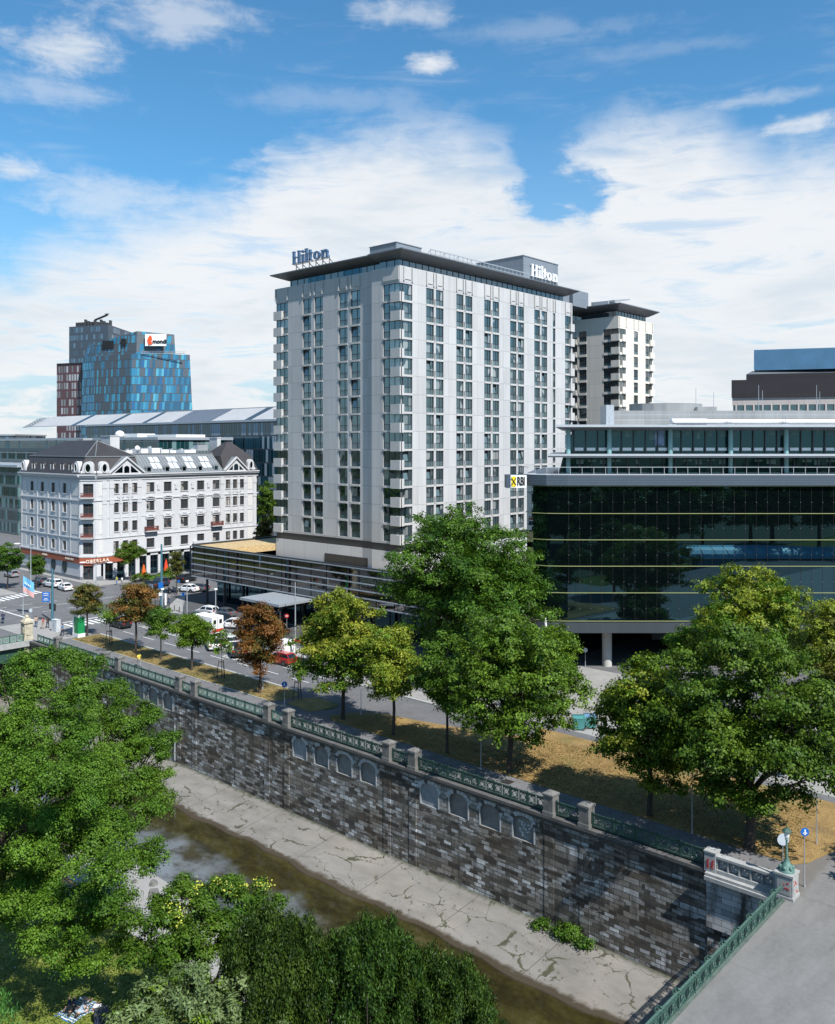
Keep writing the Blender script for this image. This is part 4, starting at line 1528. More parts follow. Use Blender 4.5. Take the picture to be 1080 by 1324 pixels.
# serif lettering of the signs, as in the photograph
def serif_word(F_in, a0, d, zb, H_, m=0, th=0.35, xs=1.0):
    b = MB()

    class F:
        @staticmethod
        def p(a, d_, z):
            return F_in.p(a0 + (a - a0) * xs, d_, z)

        @staticmethod
        def box(b_, a1, d1, z1, a2, d2, z2, m_=0):
            b_.box(*F.p(a1, d1, z1), *F.p(a2, d2, z2), m_)
    w = H_ * 0.16
    sf = H_ * 0.06

    def stem(x, z0, z1, ww=w, feet=True, head=True):
        F.box(b, a0 + x, d, zb + z0, a0 + x + ww, d + th, zb + z1, m)
        if feet:
            F.box(b, a0 + x - ww * .38, d + .01, zb + z0, a0 + x + ww * 1.38, d + th - .01, zb + z0 + sf, m)
        if head:
            F.box(b, a0 + x - ww * .38, d + .01, zb + z1 - sf, a0 + x + ww * 1.15, d + th - .01, zb + z1, m)

    def ringl(cx, cz, rx, rz, k0, k1, wx, wz):
        N = 16
        P = []
        for i in range(k0, k1 + 1):
            t = 2 * math.pi * i / N
            P.append((math.cos(t), math.sin(t)))
        for i in range(len(P) - 1):
            q4 = []
            for (c_, s_), io in ((P[i], 1), (P[i + 1], 1), (P[i + 1], 0), (P[i], 0)):
                q4.append(F.p(a0 + cx + c_ * (rx if io else rx - wx), d, zb + cz + s_ * (rz if io else rz - wz)))
            e = Vector(F.p(0, th, 0)) - Vector(F.p(0, 0, 0))
            b.hprism(q4, e, m)
    x = 0.0
    xh = H_ * 0.64
    stem(0.03 * H_, 0, H_)
    stem(0.47 * H_, 0, H_)
    F.box(b, a0 + 0.2 * H_, d + .01, zb + .47 * H_, a0 + 0.49 * H_, d + th - .01, zb + .54 * H_, m)
    x = 0.80 * H_
    stem(x, 0, xh)
    ringl(x + w * .5, H_ * .86, H_ * .11, H_ * .11, 0, 16, H_ * .11, H_ * .11)
    x = 1.12 * H_
    stem(x, 0, H_ * 1.03)
    x = 1.43 * H_
    stem(x, 0.05 * H_, H_ * .88, feet=False, head=False)
    F.box(b, a0 + x - .09 * H_, d + .01, zb + xh - sf * 1.3, a0 + x + .33 * H_, d + th - .01, zb + xh, m)
    ringl(x + .19 * H_, .13 * H_, .19 * H_, .13 * H_, 8, 14, H_ * .16, H_ * .09)
    x = 1.80 * H_
    ringl(x + .27 * H_, xh * .5, .28 * H_, xh * .52, 0, 16, H_ * .17, H_ * .06)
    x = 2.48 * H_
    stem(x, 0, xh)
    stem(x + .36 * H_, 0, xh * .7, head=False)
    ringl(x + .33 * H_, xh * .66, .22 * H_, xh * .36, 0, 8, H_ * .19, H_ * .09)
    return b


M['signblue'] = pm('blue_grey_letters', (0.10, 0.17, 0.28), 0.4, 0.05, 1, metal=0.2)
M['signwhite'] = pm('white_letters', (0.80, 0.82, 0.84), 0.4, 0.03, 1)
FS = Face('L', 100.6, 121.2)
sg = serif_word(FS, 0.35, 0, 60.0, 2.25, xs=1.38).build('sign_letters', M['signblue'], ht)
b = MB()
for k in range(6):
    a = 0.9 + k * 1.75
    b.tube(FS.p(a, .5, 58.5), FS.p(a, .5, 60.4), 0.07, None, 5)
    b.tube(FS.p(a, .55, 59.8), FS.p(a, 2.2, 58.55), 0.06, None, 5)
    if k < 5:
        b.tube(FS.p(a, .5, 59.6), FS.p(a + 1.75, .5, 58.7), 0.035, None, 4)
b.tube(FS.p(0.3, .5, 59.95), FS.p(9.6, .5, 59.95), 0.06, None, 5)
b.build('sign_frame', M['darkmetal'], ht)
FS2 = Face('R', 137.0, 96.6)
serif_word(FS2, 2.2, -0.45, 60.3, 2.35, xs=1.25).build('sign_letters', M['signwhite'], ht)

# ------------------------------------------------------------------ rear tower
rt = thing('rear_tower', 'second pale concrete tower behind the hotel with its own dark roof slab', 'tower', (173, 96.5, 0))
RU, RV, RL, RR_ = 172.9, 96.5, 12.2, 16.2
F2L = Face('L', RU, RV + RL)
F2R = Face('R', RU, RV)
ROWS2 = [(53.7 - 2.9 * i - 2.35, 53.7 - 2.9 * i) for i in range(11)]
mw, ml = MB(), MB()
c2L = [(0.1, 1.7), (2.2, 4.15), (8.5, 12.2)]
c2R = [(0.35 + .0, 3.3), (7.0, 8.9), (12.5, 15.7)]
grid_face(F2L, mw, ml, RL, 18, 56.4, c2L, ROWS2, ledge=.08)
F2R2 = Face('R', RU + .3, RV)
c2R2 = [(max(0, a - .3), c_ - .3) for a, c_ in c2R]
grid_face(F2R2, mw, ml, RR_ - .3, 18, 56.4, c2R2, ROWS2, ledge=.08)
b = MB()
b.box(RU + .3, RV + .3, 0, RU + RR_, RV + 26, 56.2)
b.build('core', M['frame'], rt)
mw.add(ml.v, ml.f, 0)
wall_mb2 = mw
items = []
for F, cols in ((F2L, c2L), (F2R2, c2R2)):
    for (a0, a1) in cols:
        for (z0, z1) in ROWS2:
            w = a1 - a0
            k, pr = proto(w, z1 - z0, 'cornerL' if w > 2.8 else 'std')
            items.append((F, ('r',) + k, pr, a0, .12, z0, w, z1 - z0))
M['glass2'] = glassm('beige_reflection_tint', (0.055, 0.06, 0.055), (0.36, 0.35, 0.32), .4, ior=2.3)  # beige reflections are put into the pane colours
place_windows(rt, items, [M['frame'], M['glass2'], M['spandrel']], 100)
for (z0, z1) in ROWS2:
    b = MB()
    F2L.box(b, RL - 1.7, -.28, z0 - .4, RL + .3, .18, z0 + 1.1)
    F2R.box(b, 0, -.3, z0 - .4, .3, .18, z0 + 1.1)
    b.build('corner_parapet', M['hotel2'], rt)
    for FF, a0, d0, a1, dz in ((F2R, 1.4, -.3, 3.3, 1.1), (F2R, RR_ - 1.9, -.34, RR_ + .3, 1.0), (F2L, -.2, -.2, 1.5, .7)):
        b = MB()
        FF.box(b, a0, d0, z0 - .4, a1, .18, z0 + dz)
        b.build('corner_parapet', M['hotel2'], rt)
b = MB()
for a in (0.3, 3.3, 6.9, 8.9, 12.4, 15.7):
    F2R.box(b, a, -.2, 54.2, a + .3, 0, 56.3)
wall_mb2.add(b.v, b.f, 0)
wall_mb2.build('wall', M['hotel2'], rt)
b = MB()
b.box(RU + 1.3, RV + 1.2, 56.2, RU + RR_ - 1.3, RV + 24, 58.2, 1)
for k in range(10):
    b.box(RU + 1.24, RV + 2 + k * 1.6, 56.2, RU + 1.31, RV + 2.1 + k * 1.6, 58.2, 0)
    b.box(RU + 2 + k * 1.4, RV + 1.14, 56.2, RU + 2.1 + k * 1.4, RV + 1.22, 58.2, 0)
b.build('penthouse', [M['frame'], M['bglass']], rt)
b = MB()
b.frus(rect(RU + .8, RV + .8, RU + RR_ - .8, RV + 24), 57.8, rect(RU - 1.1, RV - 1.1, RU + RR_ + 1.1, RV + 26), 58.9)
b.prism(rect(RU - 1.12, RV - 1.12, RU + RR_ + 1.12, RV + 26.02), 58.9, 59.1)
b.build('roof_slab', M['slab'], rt)
b = MB()
b.box(160, 104.5, 58.0, 165.6, 112, 61.2)
b.box(166.0, 103.8, 58.6, 172.4, 112, 62.2)
b.build('roof_box', M['plant'], rt)
b = MB()
b.prism([(174.5, 100), (180, 100), (179, 104), (174, 104)], 59.1, 60.3)
b.hprism([(175, 98.6, 60.0), (182, 98.6, 61.2), (182, 98.6, 61.5), (175, 98.6, 60.4)], (0, 3, 0))
b.build('roof_plant', M['galv'], rt)

# ------------------------------------------------------------------ glazed podium
pdm = thing('glass_podium', 'low smoked glass podium building with horizontal metal strips in front of the hotel', 'podium', (88, 110, 0))
b = MB()
b.box(88.2, 62, 4.9, 88.5, 133.2, 10.1)
b.box(88.5, 132.9, 4.9, 150, 133.2, 10.1)
b.box(88.5, 62, 4.9, 150, 132.9, 7.7)
pgl = b
b = MB()
for z_ in (4.85, 5.95, 7.0, 8.05, 9.1, 10.15):
    b.box(87.95, 61.8, z_ - .07, 88.2, 133.4, z_ + .07)
    b.box(87.95, 133.2, z_ - .07, 100, 133.4, z_ + .07)
b.build('metal_strip', M['galv'], pdm)
b = MB()
for k in range(21):
    b.box(88.13, 63.0 + k * 3.5 - .03, 4.95, 88.19, 63.0 + k * 3.5 + .03, 10.1)
for k in range(6):
    b.box(87.98, 66 + k * 13.5, 4.95, 88.13, 66.16 + k * 13.5, 10.1)
pgl.add(b.v, b.f, 1)
pgl.build('glazing', [M['podglass'], M['black']], pdm)
b = MB()
b.box(88.6, 62.4, 7.8, 99.0, 124.5, 8.0)
b.build('roof', M['drygrassroof'], pdm)
b = MB()
b.box(88.6, 124.8, 9.0, 150, 132.8, 10.2)
b.build('rear_roof', M['drygrassroof'], pdm)
b = MB()
b.box(88.0, 132.85, 10.1, 150, 133.1, 10.5)
b.box(88.0, 62, 10.1, 88.25, 132.85, 10.42)
b.build('parapet', M['darkmetal'], pdm)
b = MB()
b.box(92.6, 62, 0, 149, 132, 4.9)
b.build('ground_floor', M['dglass'], pdm)
b = MB()
for k in range(14):
    b.box(92.5, 64 + k * 5, 0, 92.62, 64.15 + k * 5, 4.8, 0)
    MB().tube((90.2, 64 + k * 5.2, 0), (90.2, 64 + k * 5.2, 4.88), .22, None, 8, 0).build('column', M['darkmetal'], pdm)
b.build('shopfront_bar', M['darkmetal'], pdm)
cn = MB()
cn.box(81.4, 100.8, 4.25, 87.9, 110.2, 4.62)
cn.build('canopy', M['galv'], pdm)
b = MB()
for (a, c_) in ((82.3, 101.6), (82.3, 109.4)):
    b.tube((a, c_, 0), (a, c_, 4.25), .14, None, 8)
b.box(84, 103, 3.4, 92, 108, 4.2)
b.build('canopy_post', M['darkmetal'], pdm)

# ------------------------------------------------------------------ white corner palace
VR = 170.4
wbd = thing('white_corner_house', 'ornate white five-storey corner building with dormers, gables and a rust banner', 'building', (92, 172, 0))
ZC = 21.3
FA = Face('L', 87.5, 200.7)                 # left front, length to the cut corner
LA = 200.7 - 172.7
FB = Face('R', 89.75, VR)                   # right front
LB = 131.1 - 89.75
ra = lambda v: 200.7 - v
rb = lambda u: u - 89.75
rows5 = [(17.75, 19.85), (13.75, 15.85), (9.75, 11.85), (5.75, 7.75)]
colA = [(ra(v) - .75, ra(v) + .75) for v in (194.87, 189.83, 184.71, 179.53)]
colB = [(rb(u) - .6, rb(u) + .6) for u in (94.22, 96.35, 98.51)] + [(rb(u) - .95, rb(u) + .95) for u in (101.67 + .6, 106.5, 110.75, 115.0, 119.2)] + [(rb(u) - .6, rb(u) + .6) for u in (122.5, 124.5, 126.5)]
mw = MB()
grid_face(FA, mw, mw, LA, 0.0, ZC, colA, rows5, depth=.3)
grid_face(FB, mw, mw, LB, 4.9, ZC, colB, rows5, depth=.3)
# cut corner wall with three tall door openings
CA, CB = Vector((87.5, 172.7, 0)), Vector((89.75, VR, 0))
ex = (CB - CA)
LC = ex.length
ex.normalize()
nin = Vector((-ex.y, ex.x, 0))
if nin.x + nin.y < 0:
    nin = -nin


def cpt(a, d_, z):
    q_ = CA + ex * a + nin * d_
    return (q_.x, q_.y, z)


def cbox(b, a0, d0, z0, a1, d1, z1, m=0):
    P = [cpt(a0, d0, z0), cpt(a1, d0, z0), cpt(a1, d1, z0), cpt(a0, d1, z0)]
    v = P + [(x, y, z1) for x, y, _ in P]
    b.add(v, [(3, 2, 1, 0), (4, 5, 6, 7), (0, 1, 5, 4), (1, 2, 6, 5), (2, 3, 7, 6), (3, 0, 4, 7)], m)


cbox(mw, 0, 0, 0, .55, .5, ZC)
cbox(mw, LC - .55, 0, 0, LC, .5, ZC)
crow = [(17.2, 19.9), (13.0, 15.8), (8.9, 11.7), (5.4, 7.8), (0.1, 3.3)]
zc = 0.0
for z0, z1 in sorted(crow) + [(ZC, ZC)]:
    if z0 > zc:
        cbox(mw, .55, 0, zc, LC - .55, .5, z0)
    zc = z1
hw_mb = mw
b = MB()
b.prism([(88.0, 200.4), (88.0, 172.9), (90.0, VR + .5), (131.0, VR + .5), (131.0, 200.4)], 0, ZC - .1)
b.build('core', M['black'], wbd)
b = MB()
b.box(130.8, VR, 0, 131.1, 200.6, ZC)
b.box(87.5, 200.5, 0, 131.1, 200.7, ZC)
b.build('side_wall', M['stucco'], wbd)
# windows
OWM = [M['wframe'], M['oldglass'], M['oldglass']]
me_cache = {}


def old_window(F, a0, a1, z0, z1, d=.2):
    k = (round(a1 - a0, 2), round(z1 - z0, 2))
    if k not in me_cache:
        me_cache[k] = win_proto(a1 - a0, z1 - z0, 'old').mesh('window', OWM)
    return link_mesh('window', me_cache[k], wbd, F.p(a0, d, z0), F.rot)


for F, cols in ((FA, colA), (FB, colB)):
    for a0, a1 in cols:
        for z0, z1 in rows5:
            old_window(F, a0, a1, z0, z1)
for z0, z1 in crow:
    pr = win_proto(LC - 1.1, z1 - z0, 'old')
    me = pr.mesh('window', OWM)
    link_mesh('window' if z0 > 1 else 'door', me, wbd, cpt(.55, .3, z0), math.atan2(ex.y, ex.x))
# trims: sills, surrounds, string courses, cornice, pilasters, panels
b = MB()
for F, cols in ((FA, colA), (FB, colB)):
    for a0, a1 in cols:
        for z0, z1 in rows5:
            F.box(b, a0 - .15, -.14, z0 - .16, a1 + .15, 0, z0)
            F.box(b, a0 - .14, -.06, z0, a0, 0, z1)
            F.box(b, a1, -.06, z0, a1 + .14, 0, z1)
            F.box(b, a0 - .14, -.06, z1, a1 + .14, 0, z1 + .14)
for a0, a1 in colB[3:8]:
    for z0, z1 in (rows5[2], rows5[1]):
        FB.box(b, a0 - .3, -.25, z1 + .45, a1 + .3, 0, z1 + .6)
        FB.box(b, a0 - .1, -.18, z1 + .6, a1 + .1, 0, z1 + .85)
        FB.box(b, (a0 + a1) / 2 - .45, -.28, z1 + .85, (a0 + a1) / 2 + .45, 0, z1 + 1.15)
        FB.box(b, a0 - .25, -.2, z1 + .14, a0 + .1, 0, z1 + .45)
        FB.box(b, a1 - .1, -.2, z1 + .14, a1 + .25, 0, z1 + .45)
wsb = b
b = MB()


def course(z0, z1, pr_):
    FA.box(b, -.05, -pr_, z0, LA - .0, 0, z1)
    FB.box(b, .0, -pr_, z0, LB + .05, 0, z1)
    cbox(b, -.02, -pr_, z0, LC + .02, 0, z1)


course(4.75, 5.0, .3)
course(5.0, 5.12, .2)
course(8.5, 8.72, .14)
course(16.35, 16.6, .18)
course(12.6, 12.72, .08)
course(20.55, 20.75, .15)
course(21.0, 21.3, .3)
course(21.3, 21.62, .55)
course(21.62, 21.85, .75)
b.build('cornice', M['stucco_trim'], wbd)
b = MB()
for a in (0.3, ra(192.4) - .2, ra(187.3) - .2, ra(182.1) - .2, ra(177.2), LA - .7):
    FA.box(b, a, -.10, 5.12, a + .55, 0, 20.5)
for u in (91.6, 93.2, 95.28, 97.4, 99.6, 120.9, 123.5, 125.5, 127.5, 130.2):
    w = .22 if u in (95.28, 97.4, 123.5, 125.5) else .5
    FB.box(b, rb(u) - w, -.12, 8.72, rb(u) + w, 0, 20.5)
    FB.box(b, rb(u) - w - .06, -.2, 18.9, rb(u) + w + .06, 0, 19.9)
    FB.box(b, rb(u) - w - .04, -.2, 15.6, rb(u) + w + .04, 0, 16.3)
for u in (95.3, 97.4, 123.5, 125.5):
    for k in range(5):
        FB.box(b, rb(u) - .85 + k * .34, -.14, 16.9 - .18 * math.sin(math.pi * k / 4), rb(u) - .6 + k * .34, 0, 17.25 - .18 * math.sin(math.pi * k / 4))
for u in (104.2, 108.6, 112.9, 117.1):
    FB.box(b, rb(u) - .55, -.07, 9.3, rb(u) + .55, 0, 15.8)
    FB.box(b, rb(u) - .3, -.2, 18.2, rb(u) + .3, 0, 18.9)
    b.tube(FB.p(rb(u), -.15, 19.3), FB.p(rb(u), 0, 19.3), .42, None, 10)
for v in (192.4, 187.3, 182.1):
    b.tube(FA.p(ra(v), -.15, 19.3), FA.p(ra(v), -.0, 19.3), .4, None, 10)
wsb2 = b
M['rough'] = pm('rough_grey_render', (0.56, 0.55, 0.54), 0.95, 0.1, 4)
b = MB()
for z0 in (5.6, 9.4, 13.4, 17.4):
    FA.box(b, ra(177.2) + .75, -.05, z0, LA - .9, 0, z0 + 2.7)
    FA.box(b, 1.1, -.05, z0, 3.0, 0, z0 + 2.7)
    FB.box(b, .5, -.05, z0, 1.5, 0, z0 + 2.7)
    FB.box(b, rb(128.2), -.05, z0, rb(129.6), 0, z0 + 2.7)
hw_mb.add(wsb.v, wsb.f, 1)
hw_mb.add(wsb2.v, wsb2.f, 1)
hw_mb.add(b.v, b.f, 2)
hw_mb.build('wall', [M['stucco'], M['stucco_trim'], M['rough']], wbd)
# ground floor of the right front: pilasters and dark shop openings
b = MB()
gl = MB()
us = [91.3, 94.0, 96.6, 99.2, 101.8, 104.6, 107.4, 110.2, 113.0, 115.6, 118.4, 121.2, 124.0, 127.0, 130.2]
FB.box(b, 0, 0, 0, 1.6, .3, 4.9)
for k, u in enumerate(us):
    FB.box(b, rb(u) - .45, 0, 0, rb(u) + .45, .3, 4.9)
FB.box(b, 0, 0, 4.05, LB, .29, 4.75)
b.build('ground_floor', M['stucco'], wbd)
FB.box(gl, 1.2, .35, 0, LB - .2, .4, 4.2)
gl.build('shop_window', M['dglass'], wbd)
b = MB()
for u in us[:-1]:
    FB.box(b, rb(u) + 1.25, .28, 0, rb(u) + 1.33, .35, 4.05)
    FB.box(b, rb(u) + .45, .28, 2.8, rb(u) + 2.2, .34, 2.9)
b.build('shop_frame', M['frame'], wbd)
# arched doorway near the right end of the front
b = MB()
for k in range(8):
    t0, t1 = math.pi * k / 8, math.pi * (k + 1) / 8
    q4 = [FB.p(rb(114.3) + 1.1 * math.cos(t0), -.5, 3.0 + 1.1 * math.sin(t0)), FB.p(rb(114.3) + 1.1 * math.cos(t1), -.5, 3.0 + 1.1 * math.sin(t1)),
          FB.p(rb(114.3) + 1.8 * math.cos(t1), -.5, 3.0 + 1.8 * math.sin(t1)), FB.p(rb(114.3) + 1.8 * math.cos(t0), -.5, 3.0 + 1.8 * math.sin(t0))]
    b.hprism(q4, (0, .48, 0))
for sg_ in (-1, 1):
    FB.box(b, rb(114.3) + sg_ * 1.45 - .35, -.5, 0, rb(114.3) + sg_ * 1.45 + .35, -.02, 3.0)
FB.box(b, rb(114.3) - 2.2, -.6, 4.8, rb(114.3) + 2.2, -.02, 5.3)
FB.box(b, rb(114.3) - 1.4, -.5, 5.3, rb(114.3) + 1.4, -.02, 6.2)
b.build('door_portal', M['stucco_trim'], wbd)
# plinth, round windows, banner
b = MB()
FA.box(b, 0, -.08, 0, LA, 0, .75)
cbox(b, 0, -.08, 0, .55, 0, .75)
FB.box(b, 0, -.08, 0, 1.6, 0, .75)
M['plinth'] = pm('grey_plinth', (0.16, 0.175, 0.195), .8, .1, 1)
b.build('plinth', M['plinth'], wbd)
for v in (189.46, 184.53, 179.42):
    b = MB()
    c_ = FA.p(ra(v), -.06, 2.35)
    N = 20
    b.poly([(c_[0], c_[1] - 0.95 * math.cos(2 * math.pi * i / N), c_[2] + 1.28 * math.sin(2 * math.pi * i / N)) for i in range(N)], 1)
    for i in range(N):
        t0, t1 = 2 * math.pi * i / N, 2 * math.pi * (i + 1) / N
        b.tube((c_[0], c_[1] - .98 * math.cos(t0), c_[2] + 1.31 * math.sin(t0)), (c_[0], c_[1] - .98 * math.cos(t1), c_[2] + 1.31 * math.sin(t1)), .08, None, 5, 0)
    for k in (-.35, .35):
        b.box(c_[0] - .05, c_[1] + k - .04, c_[2] - 1.2, c_[0] - .01, c_[1] + k + .04, c_[2] + 1.2, 0)
    b.build('round_window', [M['frame'], M['dglass']], wbd)
b = MB()
FA.box(b, 0.6, -.22, 3.45, LA + .05, -.1, 4.72)
cbox(b, -.02, -.24, 3.45, LC + .02, -.1, 4.72)
FB.box(b, -.05, -.22, 3.45, rb(97.2), -.1, 4.72)
cbox(b, .6, -.05, 3.0, LC - .6, .05, 3.45)
bn = b.build('banner', M['banner'], wbd)


def text(s, size, loc, rotz, mat, parent, name='lettering', ext=.02, bold=0.0, spacing=1.0, align='CENTER'):
    cu = bpy.data.curves.new(name, 'FONT')
    cu.body = s
    cu.size = size
    cu.extrude = ext
    cu.offset = bold
    cu.space_character = spacing
    cu.align_x = align
    cu.align_y = 'CENTER'
    cu.resolution_u = 3
    cu.materials.append(mat)
    o = bpy.data.objects.new(name, cu)
    COL.objects.link(o)
    o.rotation_euler = (R(90), 0, rotz)
    if parent is not None:
        o.parent = parent
        b_ = parent['_base'] if '_base' in parent else (0, 0, 0)
        loc = tuple(loc[i] - b_[i] for i in range(3))
    o.location = loc
    dg = bpy.context.evaluated_depsgraph_get()
    me = bpy.data.meshes.new_from_object(o.evaluated_get(dg))
    o2 = bpy.data.objects.new(name, me)
    COL.objects.link(o2)
    o2.parent = parent
    o2.location = loc
    o2.rotation_euler = (R(90), 0, rotz)
    bpy.data.objects.remove(o)
    return o2


text('OBERLAA', 0.95, cpt(LC * .5 + 2.0, -.30, 4.08), 0.0 * math.atan2(ex.y, ex.x), M['cream'], wbd, bold=.02, spacing=1.35)
text('KONDITOREI', 0.55, FA.p(LA - 4.2, -.28, 4.1), R(-90), M['cream'], wbd, bold=.01, spacing=1.1)
text('OBERLAA', 0.55, FA.p(LA - 15.5, -.28, 4.1), R(-90), M['cream'], wbd, bold=.01, spacing=1.1)
# rust red balconies
for kind, pos, z in (('c', 0, 17.0), ('c', 0, 12.8), ('c', 0, 8.7), ('b', 102.27, 9.35), ('b', 119.2, 9.35)):
    b = MB()
    if kind == 'c':
        cbox(b, .3, -.85, z - .15, LC - .3, 0, z + .02, 1)
        for k in range(13):
            a = .35 + k * (LC - .7) / 12
            cbox(b, a - .03, -.82, z + .02, a + .03, -.76, z + 1.0)
        cbox(b, .3, -.85, z + .95, LC - .3, -.75, z + 1.05)
        cbox(b, .3, -.80, z + .25, LC - .3, -.77, z + .62)
    else:
        a0 = rb(pos)
        FB.box(b, a0 - 1.5, -.95, z - .15, a0 + 1.5, -.02, z + .02, 1)
        for k in range(15):
            FB.box(b, a0 - 1.45 + k * .2, -.92, z + .02, a0 - 1.39 + k * .2, -.86, z + 1.0)
        FB.box(b, a0 - 1.5, -.95, z + .95, a0 + 1.5, -.85, z + 1.05)
        FB.box(b, a0 - 1.4, -.9, z + .25, a0 + 1.4, -.87, z + .62)
        for sg_ in (-1, 1):
            FB.box(b, a0 + sg_ * 1.46 - .03, -.9, z + .02, a0 + sg_ * 1.46 + .03, -.1, z + 1.0)
    M.setdefault('balcony', pm('rust_red_railing', (0.16, 0.045, 0.035), .6, .15, 2))
    b.build('balcony', [M['balcony'], M['stucco_trim']], wbd)
# roofs
b = MB()
lo = [(87.2, 200.9), (87.2, 172.6), (89.6, VR - .2), (99.9, VR - .2), (99.9, 200.9)]
hi = [(89.0, 199.2), (89.0, 173.4), (90.5, VR + 1.7), (99.6, VR + 1.7), (99.6, 199.2)]
b.frus(lo, 21.85, hi, 25.4)
b.build('mansard_roof', M['roofdark'], wbd)
b = MB()
b.prism([(88.8, 199.4), (88.8, 173.3), (90.4, VR + 1.5), (99.8, VR + 1.5), (99.8, 199.4)], 25.4, 25.62)
b.build('roof_gutter', M['zinc'], wbd)
b = MB()
v_ = [(89.0, 199.2, 25.62), (89.0, 173.4, 25.62), (90.5, VR + 1.7, 25.62), (99.6, VR + 1.7, 25.62), (99.6, 199.2, 25.62), (94.3, 192.5, 28.9), (94.3, 178.5, 28.9)]
b.add(v_, [(0, 1, 6, 5), (1, 2, 6), (2, 3, 6), (3, 4, 5, 6), (4, 0, 5)])
b.build('hip_roof', M['roofdark'], wbd)
b = MB()
for i, j in ((1, 6), (2, 6), (5, 6), (3, 6)):
    b.tube(v_[i], v_[j], .09, None, 5)
b.build('ridge', M['zinc'], wbd)
# zinc roof with skylights over the middle of the right front
b = MB()
for (u0, u1) in ((99.9, 121.2),):
    b.poly([(u0, VR - .3, 21.86), (u1, VR - .3, 21.86), (u1, VR + 4.5, 25.9), (u0, VR + 4.5, 25.9)], 0)
    b.poly([(u0, VR + 4.5, 25.9), (u1, VR + 4.5, 25.9), (u1, VR + 20, 26.0), (u0, VR + 20, 26.0)], 0)
    for k in range(28):
        u = u0 + .4 + k * .76
        b.hprism([(u, VR - .3, 21.87), (u + .07, VR - .3, 21.87), (u + .07, VR + 4.5, 25.91), (u, VR + 4.5, 25.91)], (0, -.06, .08), 0)
    b.box(u0, VR + 4.3, 25.9, u1, VR + 4.6, 26.15)
b.build('zinc_roof', M['zinc'], wbd)
b = MB()
b.frus([(121.2, VR - .2), (131.3, VR - .2), (131.3, VR + 9), (121.2, VR + 9)], 21.86, [(121.4, VR + 1.4), (130, VR + 1.4), (130, VR + 8), (121.4, VR + 8)], 25.4)
b.frus([(121.4, VR + 1.4), (130, VR + 1.4), (130, VR + 8), (121.4, VR + 8)], 25.4, [(125.3, VR + 4.2), (126.3, VR + 4.2), (126.3, VR + 5), (125.3, VR + 5)], 28.7)
b.build('mansard_roof', M['roofdark'], wbd)
M['sky'] = glassm('roof_window_glass', (0.55, 0.58, 0.6), ior=2.2, rough=.06)
sl = (25.9 - 21.86) / 4.8
for u in (104.2, 108.6, 112.9, 117.1):
    for (du, d0, d1) in ((-.9, .9, 2.4), (.35, .9, 2.4), (-.55, 2.6, 3.9), (.7, 2.6, 3.9)):
        b = MB()
        q4 = [(u + du, VR - .3 + d0, 21.86 + sl * d0 + .06), (u + du + 1.05, VR - .3 + d0, 21.86 + sl * d0 + .06), (u + du + 1.05, VR - .3 + d1, 21.86 + sl * d1 + .06), (u + du, VR - .3 + d1, 21.86 + sl * d1 + .06)]
        b.hprism(q4, (0, -.07, .09))
        b.build('skylight', M['sky'], wbd)
# small zinc dormers on the middle roof
for u in (102.0, 106.5, 110.8, 115.0, 119.3):
    b = MB()
    FB.box(b, rb(u) - .62, .15, 21.9, rb(u) + .62, 1.6, 22.9, 0)
    P = [(u + .72 * math.cos(math.pi * i / 8), VR + .1, 22.85 + .62 * math.sin(math.pi * i / 8)) for i in range(9)]
    b.hprism(P, (0, 1.9, 0), 0)
    FB.box(b, rb(u) - .4, .06, 22.1, rb(u) + .4, .14, 23.1, 1)
    b.build('dormer', [M['zinc'], M['dglass']], wbd)
# gables
for (uc, hw, pk) in ((96.4, 3.9, 3.2), (124.5, 3.2, 2.9)):
    b = MB()
    b.hprism([(uc - hw, VR - .45, 21.86), (uc + hw, VR - .45, 21.86), (uc, VR - .45, 21.86 + pk)], (0, .4, 0), 0)
    for sg_ in (-1, 1):
        b.hprism([(uc + sg_ * (hw + .25), VR - .85, 21.86), (uc + sg_ * (hw + .25), VR - .85, 22.2), (uc, VR - .85, 21.86 + pk + .45), (uc, VR - .85, 21.86 + pk + .08)], (0, .55, 0), 1)
        b.hprism([(uc + sg_ * (hw + .2), VR - .3, 22.22), (uc, VR - .3, 21.86 + pk + .40), (uc, VR - .3, 21.86 + pk + .30), (uc + sg_ * (hw + .2), VR - .3, 22.1)], (0, 5.2, 0), 2)
    b.build('gable', [M['stucco'], M['stucco_trim'], M['zinc']], wbd)
    b = MB()
    P = [(uc - .6, VR - .5, 22.05), (uc + .6, VR - .5, 22.05)] + [(uc + .6 * math.cos(math.pi * i / 6), VR - .5, 23.0 + .55 * math.sin(math.pi * i / 6)) for i in range(7)]
    b.hprism(P, (0, .06, 0))
    for sg_ in (-1, 1):
        b.hprism([(uc + sg_ * .95, VR - .5, 22.1), (uc + sg_ * (hw - 1.1), VR - .5, 22.1), (uc + sg_ * .95, VR - .5, 22.1 + (hw - 2.05) * pk / hw)], (0, .06, 0))
    b.build('gable_window', M['dglass'], wbd)
# oval white dormers round the corner and at both ends, plain dormers on the left front


